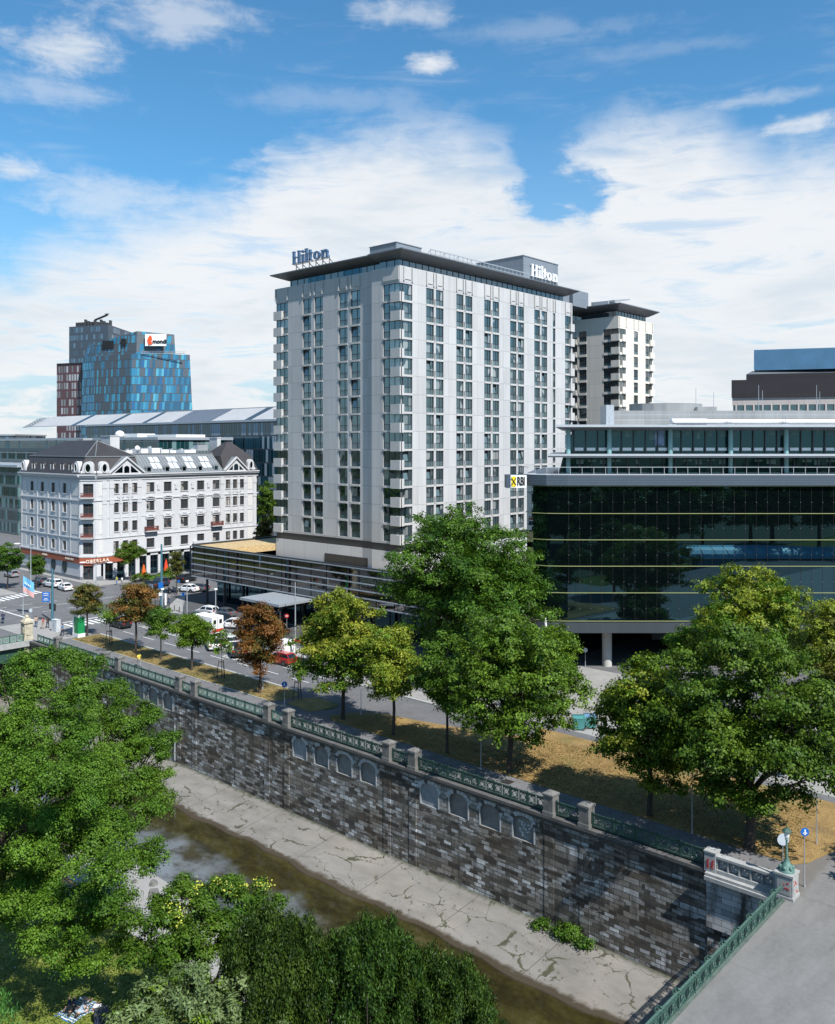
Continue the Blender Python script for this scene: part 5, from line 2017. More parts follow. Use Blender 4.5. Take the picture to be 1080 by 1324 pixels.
def oval_dormer(pf, w, axis):
    b = MB()
    N = 16
    P = [pf(-w * 1.35, -.1, 21.86), pf(w * 1.35, -.1, 21.86)] + [pf(w * 1.1 * math.cos(math.pi * i / 8), -.1, 23.3 + 1.25 * math.sin(math.pi * i / 8)) for i in range(9)]
    e = Vector(pf(0, 1.9, 0)) - Vector(pf(0, 0, 0))
    b.hprism(P, e, 0)
    P = [pf(w * .55 * math.cos(2 * math.pi * i / N), -.16, 23.15 + .85 * math.sin(2 * math.pi * i / N)) for i in range(N)]
    b.hprism(P, e * .03, 1)
    for i in range(N):
        t0, t1 = 2 * math.pi * i / N, 2 * math.pi * (i + 1) / N
        b.tube(pf(w * .62 * math.cos(t0), -.16, 23.15 + .93 * math.sin(t0)), pf(w * .62 * math.cos(t1), -.16, 23.15 + .93 * math.sin(t1)), .13, None, 5, 0)
    for sg_ in (-1, 1):
        q_ = pf(sg_ * w * 1.35, .15, 22.2)
        b.ell(q_, (.35, .35, .4), 0, 7, 5)
    b.build('oval_dormer', [M['stucco_trim'], M['dglass']], wbd)


oval_dormer(lambda a, d_, z: cpt(LC / 2 + a, d_, z), 1.0, ex)
oval_dormer(lambda a, d_, z: FA.p(LA - 1.6 + a, d_, z), .95, None)
oval_dormer(lambda a, d_, z: FB.p(1.8 + a, d_, z), .95, None)
oval_dormer(lambda a, d_, z: FB.p(LB - 2.0 + a, d_, z), .8, None)
oval_dormer(lambda a, d_, z: FA.p(1.6 + a, d_, z), .95, None)
for v in (194.6, 190.2, 185.6, 181.0, 177.3):
    b = MB()
    FA.box(b, ra(v) - .75, .3, 21.88, ra(v) + .75, 2.0, 23.5, 0)
    P = [FA.p(ra(v) + .85 * math.cos(math.pi * i / 8), .2, 23.45 + .7 * math.sin(math.pi * i / 8)) for i in range(9)]
    b.hprism(P, (1.9, 0, 0), 0)
    FA.box(b, ra(v) - .5, .16, 22.1, ra(v) + .5, .29, 23.7, 1)
    FA.box(b, ra(v) - .7, .1, 21.9, ra(v) - .5, .28, 23.8, 2)
    FA.box(b, ra(v) + .5, .1, 21.9, ra(v) + .7, .28, 23.8, 2)
    b.build('dormer', [M['roofdark'], M['oldglass'], M['stucco_trim']], wbd)
# chimneys and rooftop boxes
for (x0, y0, z0, x1, y1, z1) in ((96.2, 176.5, 25.6, 98.4, 180.5, 29.8), (124.0, 176.8, 25.4, 125.0, 180.0, 29.6), (97.0, 190, 25.6, 99, 193, 29.2)):
    b = MB()
    b.box(x0, y0, z0, x1, y1, z1)
    b.box(x0 - .1, y0 - .1, z1, x1 + .1, y1 + .1, z1 + .2)
    b.build('chimney', M['stucco'], wbd)
rng = random.Random(8)
for k in range(7):
    b = MB()
    u = 101.0 + k * 2.75
    h_ = rng.uniform(.6, 1.3)
    b.box(u, VR + 6 + rng.uniform(0, 2), 25.95, u + rng.uniform(1.4, 2.3), VR + 11, 25.95 + h_, 0)
    b.box(u + .3, VR + 8, 25.95 + h_, u + .8, VR + 8.8, 25.95 + h_ + .4, 1)
    b.build('roof_unit', [M['white'], M['galv']], wbd)
b = MB()
b.ell((103.2, VR + 7, 27.2), (.6, .4, .6), 0, 10, 6)
b.tube((103.2, VR + 7.3, 25.95), (103.2, VR + 7.3, 27), .06)
b.build('roof_dish', M['white'], wbd)
b = MB()
for k in range(4):
    b.tube((119 + k * .9, VR + 7, 26), (119 + k * .9, VR + 7, 28.4), .05, None, 4)
b.box(118.8, VR + 6.9, 28.3, 122, VR + 9, 28.45)
b.box(118.9, VR + 7.0, 26.6, 121.8, VR + 9, 28.0)
b.build('roof_plant', M['galv'], wbd)
# ------------------------------------------------------------------ helper: things built in a frame turned towards the right/away directions
def view_thing(name, label, cat, x, t, z=0, group=None):
    """Empty turned so that local x runs along R_ and local y along F_; parts are written in (x, t, z)"""
    o = thing(name, label, cat, (x * R_[0] + t * F_[0], x * R_[1] + t * F_[1], z), group, ANG - R(90))
    o['_base'] = (float(x), float(t), float(z))
    return o


def X(px, t):
    return (px - 540) / 1133 * t


def Z(py, t):
    return HC - (py - 575) * t / 1133


# ------------------------------------------------------------------ glass office with curved corner and roof terraces
bk = view_thing('glass_office', 'dark mirrored glass office building with two set-back terrace floors and concrete columns', 'office', 30, 108)
outl = [(21, 140), (17.2, 126), (14.6, 114.5), (13.85, 111.0), (14.4, 109.2), (16.0, 108.3), (18.5, 108.0)]
XR = 78.0


def facade_strip(b, off, z0, z1, m, cap=True):
    pts = []
    for i, (x_, t_) in enumerate(outl):
        a = outl[max(0, i - 1)]
        c_ = outl[min(len(outl) - 1, i + 1)]
        d_ = Vector((c_[0] - a[0], c_[1] - a[1]))
        d_.normalize()
        n_ = Vector((d_.y, -d_.x)) * (1 if True else -1)
        pts.append((x_ + n_.x * off, t_ + n_.y * off))
    pts.append((XR, 108.0 - off))
    pts += [(XR, 140), (pts[0][0], 140)]
    # counter-clockwise
    b.prism(pts if sum((pts[i][0] * pts[(i + 1) % len(pts)][1] - pts[(i + 1) % len(pts)][0] * pts[i][1]) for i in range(len(pts))) > 0 else pts[::-1], z0, z1, m)


b = MB()
facade_strip(b, 0.0, 6.2, 22.95, 0)
b.build('glazing', M['dglass'], bk)
M['lime'] = pm('lime_edge_strip', (0.26, 0.28, 0.12), .45, .06, 1)
b = MB()
for z_ in (19.52, 16.28, 13.03, 9.75, 6.27, 22.88):
    facade_strip(b, 0.12, z_ - .035, z_ + .035, 0)
b.build('floor_strip', M['lime'], bk)
b = MB()
for z_ in (20.9, 17.7, 14.4, 11.1, 7.8):
    for k in range(42):
        b.box(18.61 + k * 1.36, 107.95, z_ - .03, 18.67 + k * 1.36, 107.995, z_ + .03)
b.build('glass_anchor', M['metal'], bk)
b = MB()
for k in range(42):
    b.box(18.63 + k * 1.36 - .012, 107.975, 6.35, 18.63 + k * 1.36 + .012, 107.999, 22.8)
b.build('glass_joint', M['black'], bk)
# metal parapet band
M['bandmetal'] = pm('blue_grey_cladding', (0.06, 0.085, 0.115), .5, .05, .4, metal=.1)
b = MB()
facade_strip(b, 0.45, 22.98, 24.25, 0)
b.build('parapet_band', M['bandmetal'], bk)
b = MB()
for k in range(6):
    facade_strip(b, 0.47, 23.08 + k * .2, 23.10 + k * .2, 0)
b.build('band_seam', M['metal'], bk)
b = MB()
facade_strip(b, 0.5, 24.252, 24.33, 0)
b.build('parapet_cap', M['edge'], bk)
# terrace balustrade
b = MB()
for k in range(44):
    b.box(14.5 + k * 1.45, 108.15, 24.33, 14.54 + k * 1.45, 108.19, 25.2, 0)
b.box(13.6, 108.14, 25.2, XR, 108.2, 25.26, 0)
b.box(13.6, 108.14, 25.2, 13.66, 122, 25.26, 0)
for k in range(6):
    b.box(13.6, 110 + k * 2, 24.33, 13.64, 110.04 + k * 2, 25.2, 0)
b.build('balustrade', M['edge'], bk)
# set-back floors with leaning end walls
M['tglass'] = glassm('terrace_glass', (0.010, 0.030, 0.033), ior=1.7, tint=(.5, .9, 1.0))
M['tealcol'] = pm('teal_glass_column', (0.20, 0.36, 0.37), .3, .15, 1)


def setback(z0, z1, xa0, xa1, t0, name):
    b = MB()
    b.add([(xa0, t0, z0), (XR, t0, z0), (XR, 135, z0), (xa0 * 1.26, 135, z0), (xa1, t0, z1), (XR, t0, z1), (XR, 135, z1), (xa1 * 1.26, 135, z1)],
          [(0, 1, 5, 4), (1, 2, 6, 5), (2, 3, 7, 6), (3, 0, 4, 7), (4, 5, 6, 7)], 0)
    tg = b
    b = MB()
    k = 0
    x_ = xa0 + 1.0
    while x_ < XR:
        b.box(x_ - .06, t0 - .16, z0, x_ + .06, t0 - .01, z1)
        x_ += 1.52
    for k in range(5):
        tt = t0 + k * 1.5
        f_ = 1 + .26 * (tt - t0) / (135 - t0)
        b.hprism([(xa0 * f_ - .12, tt - .05, z0), (xa0 * f_ - .12, tt + .05, z0), (xa1 * f_ - .12, tt + .05, z1), (xa1 * f_ - .12, tt - .05, z1)], (.12, 0, 0))
    tg.add(b.v, b.f, 1)
    tg.build('terrace_glazing', [M['tglass'], M['frame']], bk)
    for px in (735, 788, 867, 945, 1017, 1090, 1165):
        xx = X(px, t0 - .6)
        MB().tube((xx, t0 - .55, z0), (xx, t0 - .55, z1), .30, None, 10).build('terrace_column', M['tealcol'], bk)


setback(24.3, 26.4, 18.2, 18.7, 112.0, 'lower')
setback(26.85, 30.0, 18.9, 19.9, 111.6, 'upper')
# added pale blinds on the terrace glass stand in for lit rooms; a poster
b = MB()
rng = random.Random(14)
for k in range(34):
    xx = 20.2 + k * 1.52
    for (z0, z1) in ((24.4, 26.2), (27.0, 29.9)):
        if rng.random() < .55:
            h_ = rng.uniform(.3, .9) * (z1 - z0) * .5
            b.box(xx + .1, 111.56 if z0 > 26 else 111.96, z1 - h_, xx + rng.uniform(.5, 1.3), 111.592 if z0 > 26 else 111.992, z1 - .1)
M['blind'] = pm('lit_interior_tone', (0.09, 0.17, 0.17), .5, .2, 1.3)
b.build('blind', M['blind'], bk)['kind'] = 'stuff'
b = MB()
xx = X(853, 111.4)
b.box(xx - .6, 111.50, 27.9, xx + .6, 111.55, 29.8)
M['poster'] = pm('colour_poster', (0.16, 0.22, 0.34), .5, .5, 1.2)
b.build('poster', M['poster'], bk)
b = MB()
for k in range(36):
    b.box(20.0 + k * 1.52, 111.42, 27.25, 21.1 + k * 1.52, 111.46, 27.62)
b.build('sill_rail', M['edge'], bk)
# roof lips
b = MB()
b.prism([(16.2, 108.9), (XR, 108.6), (XR, 136), (21.5, 136)], 26.42, 26.6)
b.build('terrace_roof', M['slab'], bk)
b = MB()
b.prism([(16.15, 108.84), (XR, 108.54), (XR, 136.1), (21.5, 136.1)], 26.602, 26.84)
b.build('terrace_lip', M['edge'], bk)
b = MB()
b.frus([(19.4, 111.4), (XR, 111.2), (XR, 136), (24.5, 136)], 29.8, [(17.2, 109.0), (XR, 108.7), (XR, 136), (22.5, 136)], 30.2)
b.build('terrace_roof', M['slab'], bk)
b = MB()
b.prism([(17.1, 108.9), (XR, 108.6), (XR, 136), (22.4, 136)], 30.202, 30.5)
b.build('terrace_lip', M['edge'], bk)
# roof plant: concrete screen, upper drum, ducts, masts
M['rconc'] = facade_m('roof_concrete_panel', (0.26, 0.27, 0.275), 1.15, 0.05, 30.5, 3.1, .10, .4)
b = MB()
t0 = 122
b.prism([(X(787, t0), t0), (XR, t0 - 1.0), (XR, 136), (X(792, 130), 136)], 30.5, Z(531, t0))
b.build('roof_screen', M['rconc'], bk)
b = MB()
c_ = (X(868, 128), 131)
N = 18
b.prism([(c_[0] + 5.4 * math.cos(2 * math.pi * i / N), c_[1] + 4 * math.sin(2 * math.pi * i / N)) for i in range(N)], 32, Z(521.5, 128))
b.prism([(X(905, 126), 127), (X(930, 126), 127), (X(930, 126), 133), (X(905, 126), 133)], 32, Z(525.5, 126))
b.build('roof_drum', M['rconc'], bk)
b = MB()
b.box(X(782, 120), 119, 30.5, X(792, 120), 123, Z(524, 120))
b.build('roof_box', M['galv'], bk)
M['duct'] = pm('white_duct', (0.70, 0.71, 0.72), .35, .05, 1, metal=.2)
b = MB()
b.tube((X(873, 112), 113.2, 31.0), (XR, 112.8, 31.0), .28, None, 10)
b.tube((X(873, 112), 114.0, 31.0), (X(920, 112), 114.0, 31.0), .42, None, 10)
b.build('duct', M['duct'], bk, smooth=True)
b = MB()
for px, h_ in ((789, 1.0), (946, 1.1), (1018, 1.1), (870, 1.0), (1095, 1.0)):
    b.box(X(px, 112) - .5, 112.2, 30.5, X(px, 112) + .5, 112.9, 30.62)
    b.tube((X(px, 112), 112.5, 30.6), (X(px, 112), 112.5, 30.6 + h_), .05, None, 5)
for z_ in (31.4, 32.1):
    b.box(X(787, 121), 120.9, z_, XR, 120.96, z_ + .05)
b.build('roof_fixture', M['galv'], bk)
b = MB()
for px, py in ((900, 501), (923, 507), (981, 498), (986, 505), (1056, 498), (1060, 506)):
    t_ = 124
    b.tube((X(px, t_), t_, 32), (X(px, t_), t_, Z(py, t_)), .05, .03, 5)
b.build('mast', M['galv'], bk)
# soffit beam, columns and the dark passage below
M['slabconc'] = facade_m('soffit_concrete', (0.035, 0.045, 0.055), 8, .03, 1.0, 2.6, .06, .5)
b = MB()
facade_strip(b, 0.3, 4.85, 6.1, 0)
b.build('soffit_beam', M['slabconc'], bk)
b = MB()
for (x_, t_) in ((24.0, 111), (20.2, 118.5), (40.5, 111), (57, 111), (36, 119)):
    MB().tube((x_, t_, 0), (x_, t_, 4.85), .62, None, 16).build('column', M['conc'], bk, smooth=True)
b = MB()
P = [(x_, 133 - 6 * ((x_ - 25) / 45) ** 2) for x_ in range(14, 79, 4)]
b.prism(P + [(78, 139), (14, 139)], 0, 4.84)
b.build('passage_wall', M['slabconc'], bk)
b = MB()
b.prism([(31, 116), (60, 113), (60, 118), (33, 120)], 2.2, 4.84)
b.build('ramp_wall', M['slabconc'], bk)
# projecting box sign
b = MB()
b.box(X(655, 106), 106.2, 22.75, X(681.5, 106), 108.4, 24.35)
b.build('sign_box', M['bandmetal'], bk)
b = MB()
b.box(X(660.5, 106), 106.13, 22.78, X(681.3, 106), 106.19, 24.32)
b.build('sign_panel', M['white'], bk)
b = MB()
ex0, ez0 = X(661.6, 106), 22.93
w_ = 1.05
b.box(ex0, 106.08, ez0, ex0 + .52 * 1.05, 106.125, ez0 + 1.22)
b.build('sign_emblem', M['yellow'], bk)
b = MB()
ew = .52 * 1.05
cx, cz = ex0 + ew / 2, ez0 + .60
for sg_ in (-1, 1):
    a = math.radians(58) * sg_
    dx_, dz_ = math.cos(a) * .42, math.sin(a) * .42
    px_, pz_ = -math.sin(a) * .055, math.cos(a) * .055
    b.hprism([(cx - dx_ - px_, 106.04, cz - dz_ - pz_), (cx + dx_ - px_, 106.04, cz + dz_ - pz_), (cx + dx_ + px_, 106.04, cz + dz_ + pz_), (cx - dx_ + px_, 106.04, cz - dz_ + pz_)], (0, .035, 0))
    for s2 in (-1, 1):
        ex_, ez_ = cx + s2 * dx_, cz + s2 * dz_
        b.hprism([(ex_ - .1, 106.04, ez_ - .04), (ex_ + .1, 106.04, ez_ - .04), (ex_ + .06, 106.04, ez_ + .06), (ex_ - .06, 106.04, ez_ + .06)], (0, .035, 0))
b.build('sign_mark', M['black'], bk)
tx = text('RBI', 1.42, (X(674.0, 106), 106.10, 23.53), 0.0, M['black'], bk, ext=.015, bold=.05, spacing=.95)
tx.scale = (.50, 1, 1)

# ------------------------------------------------------------------ brown and blue building at the far right
fr = view_thing('brown_office', 'brown banded office block topped by a blue plant box beyond the glass office', 'office', 120, 262)
T_ = 262
M['brownclad'] = facade_m('dark_brown_cladding', (0.016, 0.013, 0.018), 3.0, .1, 46, 2.2, .1, .4)
M['pinkconc'] = facade_m('pale_pinkish_panel', (0.40, 0.36, 0.345), 3.3, .1, 38, 2.9, .06, .4)
M['bluebox'] = pm('blue_cladding', (0.055, 0.15, 0.26), .55, .12, .25)


def slant(b, px0, py_t, py_b, x1, t0, t1, m=0, slope=0.0):
    xa = X(px0, t0)
    b.add([(xa, t0, Z(py_b, t0)), (x1, t1, Z(py_b, t0)), (x1 + 60, 330, Z(py_b, t0)), (xa * 1.35, 330, Z(py_b, t0)),
           (xa, t0, Z(py_t, t0)), (x1, t1, Z(py_t, t0) + slope), (x1 + 60, 330, Z(py_t, t0) + slope), (xa * 1.35, 330, Z(py_t, t0))],
          [(3, 2, 1, 0), (4, 5, 6, 7), (0, 1, 5, 4), (1, 2, 6, 5), (2, 3, 7, 6), (3, 0, 4, 7)], m)


b = MB()
slant(b, 975, 452.5, 479, 170, 262, 240)
b.build('plant_box', M['bluebox'], fr)
b = MB()
slant(b, 946, 491.5, 514, 170, 260, 238)
slant(b, 965, 484, 491.4, 170, 261, 239)
b.build('upper_storey', M['brownclad'], fr)
b = MB()
xa = X(965, 261)
b.add([(xa, 261, Z(484, 261)), (170, 239, Z(484, 261)), (170, 247, Z(479.2, 261)), (xa + 2.5, 263, Z(479.2, 261)), (230, 330, Z(479.2, 261)), (xa * 1.35, 330, Z(479.2, 261))],
      [(0, 1, 2, 3), (3, 2, 4, 5)], 0)
b.build('sloped_roof', M['slab'], fr)
b = MB()
slant(b, 947, 514.1, 524, 170, 260.4, 238.4)
slant(b, 947, 533, 700, 170, 260.4, 238.4)
b.build('wall', M['pinkconc'], fr)
b = MB()
slant(b, 948, 524.1, 532.9, 170, 261, 239)
b.build('window_band', M['glass'], fr)
b = MB()
for k in range(26):
    xx = X(952, 260) + k * 2.35
    tt = 260.4 - (xx - X(947, 260)) * 22 / (170 - X(947, 260))
    b.box(xx - .22, tt - .15, Z(533, 260), xx + .22, tt + .6, Z(524, 260))
b.build('window_pier', M['pinkconc'], fr)

# ------------------------------------------------------------------ blue tower group, far left
bt = view_thing('blue_glass_tower', 'tapering tower clad in mixed blue glass panels with a white sign on top', 'office tower', -135, 420)
blues = [(0.0, (0.061, 0.084, 0.108)), (0.17, (0.016, 0.095, 0.176)), (0.34, (0.020, 0.149, 0.270)), (0.54, (0.024, 0.196, 0.338)), (0.70, (0.041, 0.257, 0.392)), (0.84, (0.081, 0.351, 0.459)), (0.93, (0.016, 0.108, 0.270))]
M['bluepan'] = facade_band('blue_panels', 4.0, 1.05, (.02, .2, .4), (.1, .1, .1), 1.0, .17, 0.5, 1.7, (.05, .05), (.03, .055, .075), .5, blues)
grey2 = [(0.0, (0.056, 0.070, 0.085)), (0.58, (0.035, 0.100, 0.163)), (0.72, (0.022, 0.156, 0.263)), (0.87, (0.035, 0.237, 0.350))]
M['greypan'] = facade_band('grey_panels_with_blue', 4.0, 1.4, (.02, .2, .4), (.1, .1, .1), 3.0, .58, 0.5, 1.7, (.035, .05), (.04, .05, .06), .0, grey2)


def bp(px, t):
    return (X(px, t), t)


# main body: grey-blue left face, blue right face, narrower at the top
def frus_m(b, lo, z0, hi, zs, mats):
    n = len(lo)
    zt = zs if isinstance(zs, (list, tuple)) else [zs] * n
    for i in range(n):
        j = (i + 1) % n
        b.poly([(lo[i][0], lo[i][1], z0), (lo[j][0], lo[j][1], z0), (hi[j][0], hi[j][1], zt[j]), (hi[i][0], hi[i][1], zt[i])], mats[i])
    b.poly([(hi[i][0], hi[i][1], zt[i]) for i in range(n)], mats[-1])


b = MB()
lo = [bp(103, 432), bp(121, 424), bp(166, 413), bp(254.5, 418), bp(240, 470), bp(110, 480)]
hi = [bp(107, 434), bp(122, 427), bp(171, 416), bp(245.5, 420), bp(236, 468), bp(112, 478)]
frus_m(b, lo, 0, hi, Z(457.5, 416), [0, 1, 0, 0, 1, 1, 1])
# left face infill of blue between the grey ends
b.build('facade', [M['bluepan'], M['greypan'], M['roofdark']], bt)
b = MB()
zl = Z(457.4, 416)
lo2 = [bp(110, 434), bp(122, 428), bp(176.5, 417.5), bp(227, 422), bp(222, 468), bp(113, 478)]
hi2 = [bp(114, 436), bp(124, 429), bp(177.2, 418.5), bp(225.5, 423), bp(221, 467), bp(114, 478)]
frus_m(b, lo2, zl, hi2, [Z(447, 436), Z(444, 429), Z(428, 418), Z(432.5, 423), Z(432.5, 423), Z(447, 436)], [1, 1, 1, 1, 1, 1])
b.build('upper_facade', [M['bluepan'], M['greypan']], bt)
b = MB()
for (p0, p1, y0, y1) in ((133, 147, 440.5, 451), (157, 163, 438, 447.5)):
    ta, tb = 428.3 - (p0 - 122) * .193, 428.3 - (p1 - 122) * .193
    b.hprism([(X(p0, ta), ta, Z(y1, ta)), (X(p1, tb), tb, Z(y1, tb)), (X(p1, tb), tb, Z(y0, tb)), (X(p0, ta), ta, Z(y0, ta))], (0, -.6, 0))
b.build('louvre', M['black'], bt)
b = MB()
zt_ = Z(457.4, 417)
b.box(X(182, 416), 416, zt_, X(241, 418), 416.3, zt_ + .3)
for k in range(12):
    b.box(X(182 + k * 5, 416), 416, zt_, X(182 + k * 5, 416) + .1, 416.1, zt_ + 1.1)
b.box(X(182, 416), 416, zt_ + 1.0, X(241, 418), 416.08, zt_ + 1.12)
b.build('terrace_rail', M['galv'], bt)
b = MB()
b.box(X(188.5, 418), 417.2, Z(447.5, 418), X(215.5, 418), 417.9, Z(432, 418))
b.build('sign_panel', M['white'], bt)
b = MB()
sx, sz = X(190.5, 417), Z(446, 417)
sc_ = (X(197, 417) - sx)
fl = [(0.25, 0), (0.95, .15), (1.0, .55), (.75, .75), (1.0, 1.1), (.85, 1.75), (.55, 2.0), (.2, 1.5), (0.0, 1.0), (.15, .45)]
b.hprism([(sx + a * sc_, 416.9, sz + c_ * sc_ * .98) for a, c_ in fl], (0, .25, 0))
b.build('sign_flame', pm('orange_red_sign', (0.75, 0.09, 0.02), .5, .05, 1), bt)
text('mondi', 2.7, (X(206.6, 417), 417.0, Z(441.5, 417)), 0.0, M['black'], bt, ext=.08, bold=.09, spacing=.98)

gt = view_thing('grey_grid_tower', 'tall grey gridded office tower behind the blue glass tower with roof machinery', 'office tower', -170, 470)
M['greygrid'] = facade_band('grey_grid', 4.1, 2.2, (.07, .12, .17), (.045, .062, .085), 5.0, .35, 1.0, 1.8, (.12, .18), (.045, .06, .08), .0)
b = MB()
P = [bp(89.5, 470), bp(140, 460), bp(176, 500), bp(120, 530)]
b.prism(P, 0, Z(421, 465))
b.build('facade', M['greygrid'], gt)
b = MB()
b.prism([bp(98, 472), bp(124, 468), bp(130, 500), bp(100, 505)], Z(421, 465), Z(416.5, 470))
for k in range(9):
    xx = X(109 + k * 4.0, 466)
    b.box(xx, 466, Z(421, 465), xx + 1.0, 468, Z(413 + (k * 7 % 5), 466))
b.tube((X(122, 466), 467, Z(413.5, 466)), (X(140, 466), 465, Z(407.5, 466)), .55, None, 6)
b.tube((X(137, 466), 465, Z(406.6, 466)), (X(142, 466), 465, Z(406.3, 466)), .3, None, 6)
b.build('roof_machinery', M['darkmetal'], gt)
rd = view_thing('red_brown_tower', 'red-brown block with white window strips left of the blue glass tower', 'office block', -190, 445)
M['redgrid'] = facade_band('red_brown_grid', 4.2, 2.2, (.26, .28, .30), (.085, .05, .055), 8.0, .25, 1.0, 1.6, (.17, .12), (.09, .04, .045), .0)
b = MB()
b.prism([bp(73.5, 446), bp(106, 440), bp(118, 470), bp(80, 480)], 0, Z(470.5, 443))
b.build('facade', M['redgrid'], rd)
b = MB()
b.prism([bp(73.3, 445.5), bp(106, 439.5), bp(118, 470.5), bp(80, 480.5)], Z(470.4, 443), Z(469.5, 443))
b.build('parapet', M['roofdark'], rd)

# ------------------------------------------------------------------ long station building with panelled roof
UL = 170.0
lb_ = thing('station_hall', 'long building with sloping pale roof panels and striped glass facade behind the white corner house', 'building', (UL, 240, 0))
M['striped'] = facade_band('striped_glass', 4.2, 1.25, (.012, .05, .07), (.26, .32, .37), 2.0, .30, 35.0, 1.8, (.08, .04), (.025, .035, .045), .5)
b = MB()
b.box(UL, 150, 0, UL + 40, 330, 35.2)
b.build('facade', M['striped'], lb_)
b = MB()
b.box(UL - .6, 150, 35.2, UL + 40, 330, 35.9)
b.build('eave', M['galv'], lb_)
M['roofpan'] = pm('pale_roof_panel', (0.37, 0.375, 0.385), .6, .07, .1)
M['dstrip'] = pm('dark_glass_strip', (0.045, 0.06, 0.075), .25, .1, 1)
zr0, zr1, dpt = 35.9, 40.1, 7.0


def onu(px, u):
    k = (px - 540) / 1133
    t = u / (F_[0] + k * R_[0])
    return t * F_[1] + k * t * R_[1]


cuts = [357, 326, 317, 274, 224, 190, 184, 146, 140, 99, 93, 42]
kinds = ['p', 'd', 'p', 'l', 'p', 'd', 'p', 'd', 'p', 'd', 'p']
kinds[0] = 'p'
vs = [onu(p_, UL) for p_ in cuts]
vs[0] = 150
bp_, bd_, bl_ = MB(), MB(), MB()
for i, kd in enumerate(kinds):
    v0, v1 = vs[i], vs[i + 1]
    sh_ = 2.6
    q4 = [(UL - .3, v0, zr0), (UL - .3, v1, zr0), (UL + dpt, v1 - sh_, zr1), (UL + dpt, v0 - sh_, zr1)]
    if kd == 'l':
        for k in range(9):
            f0, f1 = k / 9, (k + .34) / 9
            a = Vector(q4[0]).lerp(Vector(q4[3]), f0)
            c_ = Vector(q4[1]).lerp(Vector(q4[2]), f0)
            e_ = Vector(q4[1]).lerp(Vector(q4[2]), f1)
            g_ = Vector(q4[0]).lerp(Vector(q4[3]), f1)
            bl_.poly([a, c_, e_ + Vector((0, 0, .25)), g_ + Vector((0, 0, .25))])
        bd_.poly([(x_ + .6, y_, z_ - .4) for x_, y_, z_ in q4])
    else:
        if kd == 'p':
            MB().hprism(q4, (0, 0, -.25)).build('roof_panel', M['roofpan'], lb_)
        else:
            MB().hprism(q4, (0, 0, -.25)).build('roof_glazing', M['dstrip'], lb_)
bd_.build('louvre_ground', M['dstrip'], lb_)
bl_.build('roof_louvre', M['metal'], lb_)
b = MB()
b.box(UL + dpt - .3, 150, zr1 - .4, UL + dpt + .6, 330, zr1 + .1)
b.box(UL + dpt + .6, 150, 35, UL + 40, 330, zr1 - .2)
b.build('roof_ridge', M['galv'], lb_)
b = MB()
ve = vs[-1]
for k in range(7):
    b.tube((UL + k * 1.0, ve + .5, zr0 + k * .6), (UL + k * 1.0, ve + 9, zr0 + k * .6 - .3), .2, None, 4)
for k in range(4):
    b.tube((UL, ve + 1 + k * 2.5, zr0 - .2), (UL + 7, ve - 1 + k * 2.5, zr1), .15, None, 4)
b.build('roof_truss', M['galv'], lb_)

# ------------------------------------------------------------------ green glass office left
UG = 135.0
go_ = thing('green_glass_office', 'green glass office building with horizontal floor bands left of and behind the white corner house', 'office', (UG, 240, 0))
M['greenfl'] = facade_band('green_glass_floors', 3.7, 1.4, (.008, .045, .048), (.10, .19, .19), 4.0, .18, 0.4, 1.9, (.04, .12), (.07, .10, .105), .0)
va, vb = onu(206, UG), onu(-60, UG)
b = MB()
b.box(UG, va, 0, UG + 25, vb, 29.4)
b.build('facade', M['greenfl'], go_)
b = MB()
b.box(UG - .8, va - .5, 29.4, UG + 25, vb, 30.2)
b.build('roof_edge', M['galv'], go_)
b = MB()
for k in range(8):
    b.box(UG - .35, va, 2.9 + k * 3.7, UG, vb, 3.15 + k * 3.7)
b.build('floor_ledge', M['metal'], go_)
b = MB()
b.box(UG + 6, onu(178, UG + 6), 30.2, UG + 12, onu(160, UG + 6), 31.4)
b.box(UG + 8, va + 4, 30.2, UG + 18, va + 20, 31.0)
b.ell((UG + 5, onu(155, UG + 5), 31.2), (1.4, 1.4, 1.2), 0, 10, 6)
b.build('roof_unit', M['white'], go_)
lw = thing('low_green_wing', 'lower green glass wing at the far left behind the street trees', 'office', (118, 262, 0))
va2, vb2 = onu(24, 118), onu(-80, 118)
b = MB()
b.box(118, va2, 0, 134.5, vb2, 21)
b.build('facade', M['greenfl'], lw)
b = MB()
b.box(117.4, va2 - .4, 21, 134.6, vb2, 21.7)
b.build('roof_edge', M['galv'], lw)

# city blocks beyond, low on the horizon
for k, (px, t_, w_, h_, lab) in enumerate(((20, 520, 60, 30, 'pale distant block left of the red-brown tower'), (-40, 480, 50, 33, 'grey distant block at the far left edge'), (300, 600, 80, 26, 'distant block hidden behind the station hall'),
                                     (900, 560, 90, 27, 'distant block between the rear tower and the brown office'))):
    o = view_thing('distant_block', lab, 'building', X(px, t_), t_)
    b = MB()
    b.box(X(px, t_) - w_ / 2, t_, 0, X(px, t_) + w_ / 2, t_ + 40, h_)
    b.build('facade', M['greygrid'], o)
    b = MB()
    b.box(X(px, t_) - w_ / 2 - .5, t_ - .5, h_, X(px, t_) + w_ / 2 + .5, t_ + 40.5, h_ + .8)
    b.build('roof', M['galv'], o)

